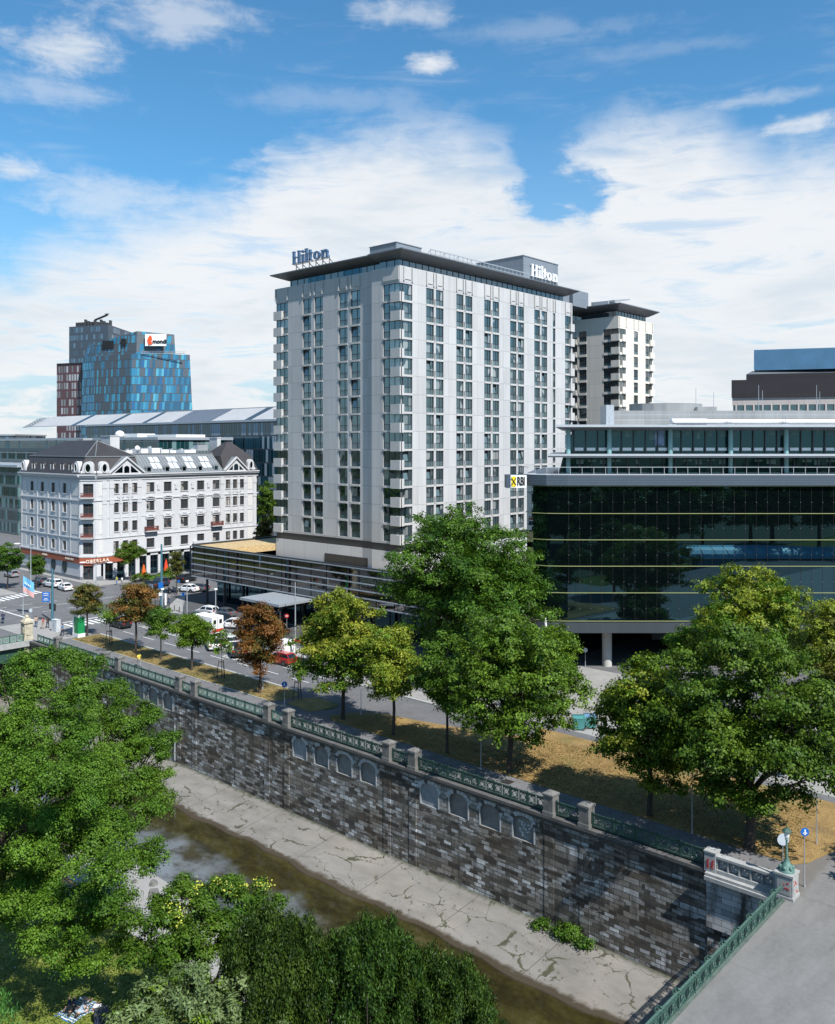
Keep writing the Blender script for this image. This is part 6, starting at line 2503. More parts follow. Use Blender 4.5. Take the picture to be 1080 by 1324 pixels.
# pavilion across the river beside the near bridge: outside the frame, mirrored in the dark glass office
pv = view_thing('glass_roofed_pavilion', 'low pavilion with a ribbed pale blue barrel roof, seen mirrored in the dark glass office', 'pavilion', 82, -2, -9)
M['palebl'] = pm('pale_blue_roof_glass', (0.33, 0.70, 0.86), .35, .1, .3)
M['midbl'] = pm('mid_blue_glass_wall', (0.03, 0.15, 0.25), .2, .1, .5)
b = MB()
b.box(68, -7, -9.5, 108, 3, 0.4)
b.build('wall', M['midbl'], pv)
b = MB()
NS = 8
for i in range(NS):
    t0, t1 = math.pi * i / NS, math.pi * (i + 1) / NS
    p0, p1 = (-2 - 5.6 * math.cos(t0), .4 + 2.6 * math.sin(t0)), (-2 - 5.6 * math.cos(t1), .4 + 2.6 * math.sin(t1))
    b.poly([(66, p0[0], p0[1]), (86, p0[0], p0[1]), (86, p1[0], p1[1]), (66, p1[0], p1[1])])
    b.poly([(86, p0[0], p0[1]), (107.5, p0[0], p0[1] * .8), (107.5, p1[0], p1[1] * .8), (86, p1[0], p1[1])])
b.prism([(56, -5), (66, -6.5), (66, 3), (56, 1)], .2, .7)
b.build('roof', M['palebl'], pv)
b = MB()
for k in range(14):
    f_ = 1 if k < 7 else .8
    P = [(66.2 + k * 3.15, -2 - 5.65 * math.cos(math.pi * i / 8), .42 + 2.64 * f_ * math.sin(math.pi * i / 8)) for i in range(9)]
    b.path(P, .10, 4)
b.box(66, -7.7, .3, 107.5, -7.5, .5)
b.box(66, 3.5, .3, 107.5, 3.7, .5)
b.build('roof_rib', M['edge'], pv)
b = MB()
b.box(64, -8, -9.6, 110, 4.5, -9.0)
b.build('base', M['palestone'], pv)
# ------------------------------------------------------------------ plants
def at_px(px, py, t):
    """world point on the line of sight of a photo pixel at depth t (used only to read positions off the photograph)"""
    x_ = (px - 540) / 1133 * t
    return Vector((t * F_[0] + x_ * R_[0], t * F_[1] + x_ * R_[1], HC - (py - 575) * t / 1133))


def gnd(px, py, z=0.0):
    t = 1133 * (HC - z) / (py - 575)
    x_ = (px - 540) / 1133 * t
    return (t * F_[0] + x_ * R_[0], t * F_[1] + x_ * R_[1])


def leaf_mesh(name, P, N_, L, Wd, mats, rs, base=(0, 0, 0), mat_idx=None, axis=None, axis_w=0.0):
    """one small folded leaf-shaped face per point; N_ = preferred facing"""
    n = len(P)
    P = P - np.array(base)
    nr = N_ + rs.normal(0, 0.27, (n, 3))
    nr /= np.linalg.norm(nr, axis=1)[:, None] + 1e-9
    a = rs.normal(0, 1, (n, 3))
    if axis is not None:
        a = a * (1 - axis_w) + np.asarray(axis) * axis_w * 1.6
    a -= nr * (a * nr).sum(1)[:, None]
    a /= np.linalg.norm(a, axis=1)[:, None] + 1e-9
    b = np.cross(nr, a)
    s = rs.uniform(0.5, 1.35, (n, 1))
    V = np.empty((n, 4, 3))
    V[:, 0] = P
    V[:, 1] = P + a * (L * .45) * s + b * (Wd * .5) * s + nr * (L * .08) * s
    V[:, 2] = P + a * L * s - nr * (L * .06) * s
    V[:, 3] = P + a * (L * .45) * s - b * (Wd * .5) * s + nr * (L * .08) * s
    me = bpy.data.meshes.new(name)
    me.vertices.add(4 * n)
    me.vertices.foreach_set('co', V.reshape(-1).astype(np.float32))
    me.loops.add(4 * n)
    me.loops.foreach_set('vertex_index', np.arange(4 * n, dtype=np.int32))
    me.polygons.add(n)
    me.polygons.foreach_set('loop_start', np.arange(0, 4 * n, 4, dtype=np.int32))
    for m in mats:
        me.materials.append(m)
    if mat_idx is not None:
        me.polygons.foreach_set('material_index', mat_idx.astype(np.int32))
    me.update()
    me.validate()
    return me


def lobe_points(lobes, n, rs, clump=0.35, shell=0.22, flat=1.0, bottom=0.75):
    """points gathered in leaf clumps on and below the surface of each lobe (c, r)"""
    ar = np.array([l[1][0] * l[1][1] + l[1][1] * l[1][2] + l[1][0] * l[1][2] for l in lobes])
    cnt = np.maximum(20, (n * ar / ar.sum())).astype(int)
    PP, NN, CC = [], [], []
    for (c, r), k in zip(lobes, cnt):
        r = np.array(r)
        m = max(4, int(k / 26))
        d_ = rs.normal(0, 1, (m * 2, 3))
        d_ /= np.linalg.norm(d_, axis=1)[:, None]
        keep = (d_[:, 2] > -0.35) | (rs.uniform(0, 1, m * 2) > bottom)
        d_ = d_[keep][:m]
        m = len(d_)
        rad = 1 - np.abs(rs.normal(0, shell, (m, 1)))
        cc = np.array(c) + d_ * r * rad
        idx = rs.integers(0, m, k)
        cs = clump * rs.uniform(0.5, 1.4, (m, 1))
        off = rs.normal(0, 1, (k, 3)) * cs[idx] * np.array([1, 1, .62 * flat])
        PP.append(cc[idx] + off)
        nn_ = d_[idx] * 0.95 + np.array([0, 0, 0.38])
        NN.append(nn_)
        CC.append(np.full(k, rs.uniform()))
    return np.concatenate(PP), np.concatenate(NN), np.concatenate(CC)


def sublobes(lobes, rs, k=6, f=(.36, .56), core=True, form=(1, 1, .72)):
    """break every lobe into smaller leaf pads round it, so the crown has lit pads and dark gaps"""
    out_ = []
    for c, r in lobes:
        r = np.array(r)
        for i in range(k):
            d_ = rs.normal(0, 1, 3)
            d_[2] = abs(d_[2]) * .9 - .30
            d_ /= np.linalg.norm(d_)
            q_ = rs.uniform(*f)
            out_.append((tuple(np.array(c) + d_ * r * rs.uniform(.62, 1.0)), tuple(r * q_ * np.array(form))))
        if core:
            out_.append((c, tuple(r * .55)))
    return out_


def branches(b, base, lobes, r0, fork, rs, lean=None, n_l=14, m=0):
    base = Vector(base)
    f = Vector(fork)
    mid = base.lerp(f, .5) + Vector((rs.uniform(-.1, .1), rs.uniform(-.1, .1), 0))
    b.path([base - Vector((0, 0, .3)), base + Vector((0, 0, .35)), mid, f], [r0 * 1.55, r0 * 1.08, r0 * .9, r0 * .75], 9, m)
    order = sorted(range(len(lobes)), key=lambda i: -lobes[i][1][0])[:n_l]
    for i in order:
        c = Vector(lobes[i][0])
        st = base.lerp(f, rs.uniform(.72, 1.0))
        k1 = st.lerp(c, .45) + Vector((rs.uniform(-.3, .3), rs.uniform(-.3, .3), rs.uniform(-.1, .4)))
        b.path([st, k1, c], [r0 * .48, r0 * .3, r0 * .1], 6, m)
        for _ in range(3):
            e_ = c + Vector((rs.normal(0, .6) * lobes[i][1][0], rs.normal(0, .6) * lobes[i][1][1], rs.uniform(.1, .8) * lobes[i][1][2]))
            b.path([k1.lerp(c, .5), e_], [r0 * .16, r0 * .05], 5, m)


def round_lobes(r, zlo, zhi, rs, k=26, top=0.55, shape='egg'):
    """uneven rounded crown: lobes spread over a squat ellipsoid, some pushed out, some missing"""
    L = []
    H_ = (zhi - zlo) / 2
    zc = zlo + H_
    for i in range(k):
        zf = 1 - 2 * (i + .5) / k
        if shape == 'egg':
            zf = .95 - 1.68 * ((i + .5) / k) ** .92
        rad = math.sqrt(max(0.0, 1 - zf * zf))
        if zf < 0:
            rad = max(rad, .80 + .12 * zf)
        a = i * 2.39996 + rs.uniform(-.45, .45)
        lr = r * rs.uniform(.25, .44)
        push = rs.uniform(.80, 1.16) if rs.uniform() > .15 else rs.uniform(.5, .7)
        d_ = max(0.0, rad * r * push - lr * .75)
        z = zc + zf * H_ * rs.uniform(.86, 1.04) - (lr * .45 if zf > 0 else -lr * .35)
        L.append(((d_ * math.cos(a), d_ * math.sin(a), z), (lr * rs.uniform(.9, 1.15), lr * rs.uniform(.9, 1.15), lr * rs.uniform(.60, .86))))
    L.append(((0, 0, zc), (r * .5, r * .5, H_ * .6)))
    return L


G = {}
G['mid'] = leafm('leaf_mid_green', (0.036, 0.098, 0.008), (0.120, 0.200, 0.018), .26)
G['deep'] = leafm('leaf_deep_green', (0.024, 0.072, 0.008), (0.084, 0.152, 0.014), .24)
G['bright'] = leafm('leaf_bright_green', (0.034, 0.082, 0.008), (0.122, 0.202, 0.021), .26)
G['yellowgreen'] = leafm('leaf_yellow_green', (0.095, 0.145, 0.012), (0.260, 0.275, 0.032), .28)
G['yellow'] = leafm('leaf_yellow', (0.22, 0.18, 0.025), (0.32, 0.24, 0.04), .3)
G['rust'] = leafm('leaf_rust', (0.12, 0.05, 0.014), (0.21, 0.095, 0.025), .28)
G['brown'] = leafm('leaf_brown_orange', (0.15, 0.085, 0.022), (0.24, 0.14, 0.035), .28)
G['olive'] = leafm('leaf_olive', (0.055, 0.075, 0.016), (0.12, 0.115, 0.03), .28)
G['yew'] = leafm('needle_dark', (0.008, 0.026, 0.005), (0.050, 0.092, 0.011), .14, 1.3)
G['pale'] = leafm('leaf_grey_green', (0.075, 0.125, 0.045), (0.15, 0.21, 0.08), .22, .8)
G['juniper'] = leafm('needle_fresh', (0.05, 0.14, 0.025), (0.10, 0.22, 0.045), .2, .8)
G['flower'] = leafm('yellow_flower', (0.36, 0.37, 0.05), (0.48, 0.46, 0.08), .2)


def tree(name, label, base, r, zlo, zhi, mats, n, leaf=.26, seed=1, trunk=.17, k=26, shape='egg', group=None, mixf=None, cat='tree', clump=.36, squash=None, shell=.22):
    rs = np.random.default_rng(seed)
    if leaf < .5:
        leaf, n = leaf * .78, int(n * 1.7)
    t_ = thing(name, label, cat, base, group)
    del t_['_base']
    L = round_lobes(r, zlo, zhi, rs, k, shape=shape)
    if squash:
        L = [((c[0] * squash[0], c[1] * squash[1], c[2]), (q_[0] * squash[0], q_[1] * squash[1], q_[2])) for c, q_ in L]
    P, N_, C_ = lobe_points(sublobes(L, rs), n, rs, clump * .62, shell * .8, bottom=.85)
    mi = None
    if len(mats) > 1:
        hz_ = (P[:, 2] - zlo) / (zhi - zlo)
        s_ = mixf(P, hz_, C_, rs) if mixf else C_
        mi = (s_ > .5).astype(int)
    me = leaf_mesh('crown', P, N_, leaf, leaf * .74, mats, rs, mat_idx=mi)
    link_mesh('crown', me, t_)
    b = MB()
    branches(b, (0, 0, 0), L, trunk, (0, 0, zlo + (zhi - zlo) * .30), rs)
    o = b.build('trunk', M['bark'], t_, base=(0, 0, 0), smooth=True)
    return t_


def on61(px, u=61.5):
    k = (px - 540) / 1133
    t = u / (F_[0] + k * R_[0])
    return (u, t * F_[1] + k * t * R_[1], 0.05)


lean_top = lambda P, h, C, rs: C * .45 + h * .55 + rs.normal(0, .10, len(h)) - .05
patch = lambda P, h, C, rs: C * .8 + rs.normal(0, .12, len(h)) + .05
few = lambda P, h, C, rs: C * .62 + rs.normal(0, .10, len(h))
TG = 'trees along the river street'
tree('street_tree', 'small green tree turning brown beside the green poster pillar', (62.9, 122.0, 0.05), 2.5, 1.7, 8.0, [G['olive'], G['brown']], 9000, .26, 11, .13, 20, group=TG, mixf=few)
tree('street_tree', 'orange-brown tree with some green near the crossing', (61.9, 106.8, 0.05), 3.0, 2.7, 9.8, [G['brown'], G['olive']], 14000, .27, 12, .15, 24, group=TG, mixf=patch)
c1 = on61(208, 62.2)
tree('street_tree', 'slim dark green young tree left of the round green one', c1, 2.0, 2.0, 7.3, [G['deep']], 6000, .25, 13, .09, 16, group=TG)
tree('street_tree', 'round green tree on the verge left of the young staked sapling', (61.9, 93.6, 0.05), 2.55, 2.2, 7.0, [G['mid']], 13000, .25, 14, .15, 22, group=TG)
tree('street_tree', 'dense rust-coloured tree on the verge', (61.4, 79.4, 0.05), 3.0, 2.5, 10.1, [G['rust'], G['olive']], 16000, .26, 15, .15, 26, 'cone2', group=TG, mixf=few)
tree('street_tree', 'broad green tree with a yellowing top beside the asphalt driveway', (61.2, 65.5, 0.05), 4.7, 1.3, 13.4, [G['mid'], G['yellowgreen']], 30000, .27, 16, .2, 34, group=TG, mixf=lean_top)
tree('street_tree', 'pale yellow-green tree at the left end of the dry lawn', (61.1, 58.3, 0.05), 3.5, 1.9, 11.2, [G['yellowgreen'], G['mid']], 20000, .25, 17, .16, 28, group=TG, mixf=few)
tree('street_tree', 'slender fresh green tree squeezed between its two wider neighbours', (60.7, 51.2, 0.05), 2.9, 2.2, 10.9, [G['bright']], 16000, .26, 18, .13, 22, group=TG)
tree('street_tree', 'wide dark-trunked green tree in the middle of the dry lawn', (60.9, 44.4, 0.05), 5.9, 0.7, 14.2, [G['bright'], G['mid']], 42000, .27, 19, .24, 40, group=TG, mixf=few)
tree('street_tree', 'green tree with patches of yellow-brown leaves on the dry lawn', (60.8, 31.3, 0.05), 4.1, 0.9, 12.4, [G['mid'], G['yellowgreen']], 34000, .26, 20, .2, 34, group=TG, mixf=few)
tree('street_tree', 'largest dark green tree near the bridge lamp', (60.45, 23.6, 0.05), 6.4, 0.2, 15.8, [G['deep']], 60000, .26, 21, .33, 46, group=TG, mixf=patch)
tree('street_tree', 'huge tall green tree in front of the hotel podium', (81.5, 66.0, 0.0), 9.4, 1.0, 20.8, [G['deep']], 70000, .34, 22, .38, 48, group='trees by the hotel and the glass office', mixf=patch, clump=.5)
p_ = at_px(968, 900, 88)
tree('street_tree', 'yellow-green tree behind the largest one in front of the glass office', (p_.x, p_.y, 0), 6.3, 4.0, 16.2, [G['yellowgreen'], G['mid']], 36000, .29, 23, .25, 34, group='trees by the hotel and the glass office', mixf=patch)
p_ = at_px(1080, 900, 74)
tree('street_tree', 'yellow-green tree cut by the right picture edge', (p_.x, p_.y, 0), 4.8, 2.5, 15.2, [G['yellowgreen'], G['olive']], 30000, .27, 24, .22, 32, group='trees by the hotel and the glass office', mixf=few)
p_ = at_px(712, 900, 92)
tree('street_tree', 'thin-trunked green tree behind the wide tree of the dry lawn', (p_.x, p_.y, 0), 3.2, 2.8, 9.5, [G['mid']], 12000, .28, 25, .13, 20, group='trees by the hotel and the glass office')
p_ = at_px(905, 900, 96)
tree('street_tree', 'green tree between the concrete column and the largest tree', (p_.x, p_.y, 0), 3.8, 2.0, 8.6, [G['mid'], G['yellowgreen']], 14000, .28, 26, .14, 20, group='trees by the hotel and the glass office', mixf=few)
# saplings with stakes
for px, u, s_, lab in ((142, 62.0, 31, 'thin staked sapling near the poster pillar'), (287, 62.3, 32, 'thin staked sapling left of the rust-coloured tree'), (386, 62.6, 33, 'bare-looking staked sapling on the grass island')):
    b_ = on61(px, u)
    rs = np.random.default_rng(s_)
    t_ = thing('sapling', lab, 'tree', b_, 'staked saplings')
    del t_['_base']
    L = round_lobes(1.5, 2.4, 6.0 if s_ != 33 else 5.0, rs, 12)
    P, N_, C_ = lobe_points(L, 1100 if s_ != 33 else 350, rs, .3, .4)
    link_mesh('crown', leaf_mesh('crown', P, N_, .24, .17, [G['mid']], rs), t_)
    b = MB()
    branches(b, (0, 0, 0), L, .045, (0, 0, 4.0), rs, n_l=10)
    b.build('trunk', M['bark'], t_, base=(0, 0, 0))
    b = MB()
    for a in range(3):
        an = a * 2.094 + .4
        b.tube((.62 * math.cos(an), .62 * math.sin(an), 0), (.36 * math.cos(an), .36 * math.sin(an), 2.1), .045, None, 5)
        an2 = an + 2.094
        b.tube((.38 * math.cos(an), .38 * math.sin(an), 1.9), (.38 * math.cos(an2), .38 * math.sin(an2), 1.9), .035, None, 4)
    b.build('stake', M['bark'], t_, base=(0, 0, 0))
# trees round the white house
tree('street_tree', 'small green tree on the pavement before the white house', (93.8, 163.8, 0.1), 2.8, 3.2, 8.2, [G['mid'], G['olive']], 6500, .32, 41, .12, 18, group='trees round the white corner house', mixf=few)
tree('street_tree', 'narrow yellowish tree by the podium corner', (91.2, 143.0, 0), 1.7, 2.8, 8.6, [G['olive']], 3200, .3, 42, .09, 14, group='trees round the white corner house')
tree('street_tree', 'dark green tree at the far left picture edge', (73.0, 173.3, 0.1), 2.9, 2.0, 9.2, [G['deep']], 6500, .32, 43, .12, 18, group='trees round the white corner house')
tree('street_tree', 'small dark tree before the left front of the white house', (76.6, 168.9, 0.1), 1.7, 1.8, 6.8, [G['deep']], 3500, .3, 44, .09, 14, group='trees round the white corner house')
for k, (px, py, t_, r_, zl, zh, lab) in enumerate(((344, 650, 232, 4.2, 3, 18.5, 'tall dark tree in the gap between white house and hotel'), (352, 640, 250, 4.5, 3, 17, 'dark tree behind the one in the gap beside the hotel'), (343, 685, 205, 2.3, 1.5, 10.6, 'light green bushy tree at the foot of the gap beside the hotel'))):
    p_ = at_px(px, py, t_)
    tree('street_tree', lab, (p_.x, p_.y, 0), r_, zl, zh, [G['deep'] if k < 2 else G['olive']], 6000, .42, 46 + k, .2, 20, group='trees round the white corner house')
# clipped planter hedges at the terrace of the white house
for k, (px, py, w_, h_) in enumerate(((184, 752, 3.4, 1.7), (200, 753, 2.6, 1.5), (213, 751, 2.6, 1.9), (224, 749, 3.8, 2.7))):
    rs = np.random.default_rng(60 + k)
    u_, v_ = gnd(px, py)
    lab = ('dark low hedge left of the orange parasol', 'low hedge between the two closed parasols', 'hedge beside the red parasol', 'tallest rounded hedge right of the red parasol')[k]
    t_ = thing('hedge', lab, 'hedge', (u_, v_, 0), 'terrace hedges of the white house')
    del t_['_base']
    P, N_, _ = lobe_points([((0, 0, h_ * .55), (w_ * .5, .9, h_ * .5)), ((-w_ * .3, 0, h_ * .5), (w_ * .28, .9, h_ * .5)), ((w_ * .3, .1, h_ * .52), (w_ * .28, .8, h_ * .5))], 1800, rs, .2, .15)
    link_mesh('foliage', leaf_mesh('foliage', P, N_, .25, .18, [G['deep'] if k == 0 else G['mid']], rs), t_)
    b = MB()
    b.box(-w_ * .45, -.4, 0, w_ * .45, .4, .5)
    b.build('planter', M['darkmetal'], t_, base=(0, 0, 0))

# ------------------------------------------------------------------ near trees and shrubs of the park
LAWN = -4.0


def near_tree(name, label, cat, spec, base, mats, n, leaf, seed, trunk, fork, clump=.34, mixf=None, width=.7, group=None, bottom=.55):
    rs = np.random.default_rng(seed)
    t_ = thing(name, label, cat, base, group)
    L = []
    for (px, py, t, r) in spec:
        c = at_px(px, py, t)
        L.append(((c.x, c.y, c.z), (r, r, r * .8)))
    P, N_, C_ = lobe_points(sublobes(L, rs, 9, (.28, .46), core=False, form=(.85, .85, 1.15)), n, rs, clump * .55, .2, bottom=bottom + .2)
    mi = None
    if len(mats) > 1:
        mi = (mixf(P, P[:, 2], C_, rs) > .5).astype(int)
    link_mesh('crown', leaf_mesh('crown', P, N_, leaf, leaf * width, mats, rs, base=base, mat_idx=mi), t_, base)
    if trunk:
        b = MB()
        branches(b, base, L, trunk, fork, rs, n_l=18)
        b.build('trunk', M['bark'], t_, smooth=True)
    return t_


# the lobes lie close together in depth: a crown about as deep as it is wide, around the trunk
rj = random.Random(77)
specA = [(60, 862, 57, 1.6), (30, 885, 55, 2.0), (75, 905, 54, 2.1), (10, 940, 53, 2.3), (55, 960, 52, 2.5), (95, 960, 55, 2.0), (-40, 960, 53, 2.6), (20, 1010, 51, 2.5), (75, 1030, 50, 2.6), (110, 1010, 54, 2.2),
         (-45, 1060, 51, 2.8), (25, 1085, 48, 2.4), (85, 1100, 49, 2.5), (130, 1090, 52, 2.1), (170, 1085, 53, 1.8), (198, 1062, 54, 1.3), (60, 1160, 48, 2.2), (115, 1160, 49, 2.2), (165, 1118, 51, 1.5), (195, 1108, 52, 1.1),
         (-50, 1150, 49, 2.6), (80, 1212, 47, 1.7), (125, 1208, 48, 1.7), (20, 1160, 50, 2.0), (105, 1246, 48, 1.0), (148, 1232, 49, 1.0), (80, 1060, 56, 2.4), (30, 1120, 54, 2.4), (-20, 900, 56, 2.2), (125, 1120, 46, 1.5), (40, 1010, 46, 1.8)]
bA = (21.4, 53.6, LAWN)
near_tree('park_tree', 'large bright green park tree filling the lower left corner', 'tree', specA, bA, [G['bright'], G['mid']], 300000, .125, 71, .42, (22.6, 53.6, 5.5), .33, few)
specB = [(120, 865, 64, 1.5), (95, 858, 63, 1.4), (140, 905, 63, 1.8), (110, 930, 61, 2.0), (165, 925, 63, 1.7), (195, 935, 63, 1.4), (150, 965, 61, 2.1), (195, 975, 62, 1.7), (206, 955, 62, 1.1), (160, 1015, 60, 2.1),
         (190, 1030, 60, 1.5), (130, 1000, 59, 2.1), (120, 1050, 59, 2.0), (203, 1005, 61, 1.0)]
cB = at_px(140, 1100, 61)
near_tree('park_tree', 'second bright green tree leaning over the quay behind the large one', 'tree', specB, (29.4, 56.2, LAWN), [G['bright']], 95000, .125, 72, .25, (at_px(140, 1010, 60).x, at_px(140, 1010, 60).y, 4.5), .33)
# shrub with yellow flower heads
specC = [(195, 1185, 47, 1.3), (235, 1162, 48, 1.4), (280, 1160, 48.5, 1.5), (325, 1165, 48, 1.2), (345, 1175, 47, .9), (215, 1215, 46, 1.4), (265, 1205, 46, 1.6), (315, 1205, 46, 1.4), (185, 1235, 46, 1.0), (230, 1250, 45, 1.4), (290, 1250, 45, 1.5), (330, 1230, 47, 1.2), (250, 1290, 45, 1.3)]
cC = at_px(255, 1270, 46.5)
bC = (cC.x, cC.y, -5.4)
tC = near_tree('flowering_shrub', 'rounded green shrub with small yellow flower heads beside the quay', 'shrub', specC, bC, [G['deep']], 64000, .14, 73, .12, (cC.x, cC.y, -2.5), .26)
rs = np.random.default_rng(74)
FP = []
for (px, py) in ((218, 1172), (228, 1177), (235, 1190), (232, 1200), (252, 1150), (258, 1143), (281, 1140), (296, 1145), (300, 1152), (335, 1138), (340, 1146), (345, 1143), (220, 1212), (262, 1205), (278, 1188), (318, 1145), (245, 1160)):
    c = at_px(px, py, 46.2 if py > 1160 else 47.3)
    FP.append(np.array(c) + rs.normal(0, .15, (12, 3)))
FP = np.concatenate(FP)
link_mesh('blossom', leaf_mesh('blossom', FP, np.tile([-.4, -.3, .8], (len(FP), 1)), .10, .08, [G['flower']], rs, base=bC), tC, bC)
# grey-green shrub at the bottom
specD = [(190, 1300, 39, 1.1), (225, 1285, 39.5, 1.1), (260, 1290, 39, 1.2), (300, 1300, 39, 1.1), (335, 1312, 39, .9), (170, 1330, 38, 1.1), (230, 1330, 38, 1.3), (290, 1335, 38, 1.2), (345, 1340, 38, .9), (200, 1370, 37.5, 1.4), (270, 1375, 37.5, 1.4)]
cD = at_px(255, 1380, 38.5)
near_tree('broadleaf_shrub', 'grey-green large-leaved shrub at the bottom edge', 'shrub', specD, (cD.x, cD.y, LAWN), [G['pale'], G['mid']], 26000, .20, 75, .09, (cD.x, cD.y, -1.5), .22, few, .42)


def conifer(name, label, cat, plumes, base, mat, per, seed, L=.22, Wd=.06, upw=.62, spread=.30):
    """feathery evergreen: upright plumes of needle sprays; plumes = (px, py of tip, t, height, radius)"""
    rs = np.random.default_rng(seed)
    t_ = thing(name, label, cat, base)
    PP, NN = [], []
    for (px, py, t, h_, r_) in plumes:
        c = np.array(at_px(px, py, t))
        k = int(per * h_ * r_)
        f = rs.uniform(0, 1, k) ** .8
        a = rs.uniform(0, 2 * math.pi, k)
        rr = r_ * np.minimum(1, f * 1.9) * np.sqrt(rs.uniform(.25, 1, k)) * (1 + .25 * np.sin(a * 3 + f * 9))
        p_ = np.stack([c[0] + rr * np.cos(a), c[1] + rr * np.sin(a), c[2] - f * h_], 1) + rs.normal(0, spread * .4, (k, 3))
        PP.append(p_)
        NN.append(np.stack([np.cos(a), np.sin(a), np.full(k, .35)], 1))
    P, N_ = np.concatenate(PP), np.concatenate(NN)
    link_mesh('foliage', leaf_mesh('foliage', P, N_, L, Wd, [mat], rs, base=base, axis=(0, 0, 1.0), axis_w=upw), t_, base)
    b = MB()
    b.path([base, (base[0], base[1], base[2] + 1.5)], [.25, .12], 8)
    for (px, py, t, h_, r_) in plumes[::3]:
        c = at_px(px, py, t)
        b.path([(base[0], base[1], base[2] + 1.0), ((base[0] + c.x) / 2, (base[1] + c.y) / 2, base[2] + 1.6), (c.x, c.y, c.z - h_ * .95)], [.08, .05, .015], 5)
    b.build('trunk', M['bark'], t_, smooth=True)
    return t_


def dome(px0, px1, pytop, t0, n, seed, hh=(.9, 1.8), rr=(.18, .34), depth=2.4, drop=78, peaks=24):
    """upright pointed sprays gathered round a few leaders that stand over a rounded bush"""
    rg = random.Random(seed)
    out_ = []
    pc_, hw = (px0 + px1) / 2, (px1 - px0) / 2
    P = []
    for i in range(peaks):
        a = i * 2.4 + rg.uniform(-.4, .4)
        q_ = math.sqrt((i + .4) / peaks)
        dx_, dy_ = q_ * math.cos(a), q_ * math.sin(a)
        P.append((pc_ + dx_ * hw * .9, pytop + drop * q_ ** 2.6 + rg.uniform(-9, 16) - dy_ * 30, t0 + dy_ * depth))
    for i in range(n):
        px, py, t = P[i % peaks]
        ox, oz = rg.gauss(0, hw * .15), rg.gauss(0, .55)
        fall = (abs(ox) / (hw * .15)) ** 1.3 * 20 + abs(oz) * 14
        out_.append((px + ox, py + fall + rg.uniform(0, 26), t + oz, rg.uniform(*hh), rg.uniform(*rr)))
    return out_


for (a, b_, tp, t0, n_, sd, lab) in ((280, 452, 1160, 41, 74, 1, 'leftmost dark feathery evergreen of the bottom group'), (398, 572, 1170, 40, 74, 2, 'middle dark feathery evergreen of the bottom group'), (505, 644, 1208, 39.5, 58, 3, 'shortest dark feathery evergreen at the right of the bottom group')):
    c = at_px((a + b_) / 2, 1400, t0)
    pl = dome(a, b_, tp, t0, int(n_ * 4.2), sd) + dome(a + 10, b_ - 6, tp + 90, t0 - .6, int(n_ * 1.7), sd + 10, drop=90) + dome(a, b_, tp + 150, t0 - .4, int(n_ * 1.7), sd + 20, drop=60)
    tr_ = conifer('evergreen_shrub', lab, 'evergreen', pl, (c.x, c.y, -6.5), G['yew'], 800, 80 + sd, .16, .055)
    tr_['group'] = 'dark evergreens at the bottom'
pl = dome(-45, 38, 1278, 37, 22, 9, (.8, 1.4), (.22, .4), 1.0, 60)
c = at_px(0, 1400, 37)
conifer('juniper', 'fresh green spiky juniper in the bottom left corner', 'evergreen', pl, (c.x, c.y, LAWN), G['juniper'], 900, 91, .2, .035, .7)
# growth at the foot of the wall
for k, (px, py, r_) in enumerate(((735, 1200, 1.0), (700, 1186, .5), (757, 1212, .5))):
    rs = np.random.default_rng(95 + k)
    u_, v_ = 55.4, 0
    kk = (px - 540) / 1133
    tt = u_ / (F_[0] + kk * R_[0])
    v_ = tt * F_[1] + kk * tt * R_[1]
    t_ = thing('wall_foot_bush', ('largest green bush', 'small bush left of the largest one', 'low bush right of the largest one', 'tiny bush close to the bridge', 'tiny bush below the painted niche')[k] + ' growing at the foot of the river wall', 'bush', (u_, v_, -8.4), 'bushes at the wall foot')
    del t_['_base']
    P, N_, _ = lobe_points([((0, 0, r_ * .4), (r_ * .55, r_, r_ * .6)), ((-.2, r_ * .7, r_ * .25), (r_ * .4, r_ * .6, r_ * .35))], int(1500 * r_), rs, .2, .25)
    link_mesh('foliage', leaf_mesh('foliage', P, N_, .17, .11, [G['deep']], rs), t_)
    b = MB()
    b.tube((0, 0, 0), (0, 0, r_ * .5), .03, None, 5)
    b.build('stem', M['bark'], t_, base=(0, 0, 0))

# park trees behind the viewpoint, mirrored in the dark glass office: copies of one big tree
rs = np.random.default_rng(120)
big = tree('park_tree', 'tall dark park tree behind the viewpoint', (0, 0, LAWN), 8.0, 2.5, 25.0, [G['deep'], G['mid']], 26000, .55, 121, .45, 46, group='park trees mirrored in the glass office', mixf=patch, clump=.6)
spots = []
rg = random.Random(33)
for row, tt in enumerate((-24, -38, -54, -70)):
    x_ = -18 + row * 4
    while x_ < 122:
        spots.append((x_ + rg.uniform(-2, 2), tt + rg.uniform(-3, 3), rg.uniform(.85, 1.12)))
        x_ += 12.5
for i, (x_, tt, s_) in enumerate(spots):
    u_, v_ = x_ * R_[0] + tt * F_[0], x_ * R_[1] + tt * F_[1]
    if 8 < u_ < 57 and -6 < v_ < 24:
        continue
    zz_ = LAWN if u_ < 30 else (-9.4 if u_ < 56.5 else 0)
    if zz_ < -5:
        continue
    if i == 0:
        big.location = (u_, v_, zz_)
        big.scale = (s_, s_, s_)
    else:
        dup(big, (u_, v_, zz_), rg.uniform(0, 6.28), scale=(s_, s_, s_))

for (u_, v_, s_) in ((62.5, 6.5, .56), (52, -78, 1.0), (60, -88, 1.0), (72, -96, 1.1), (84, -92, 1.0)):
    dup(big, (u_, v_, 0), rg.uniform(0, 6.28), scale=(s_, s_, s_))

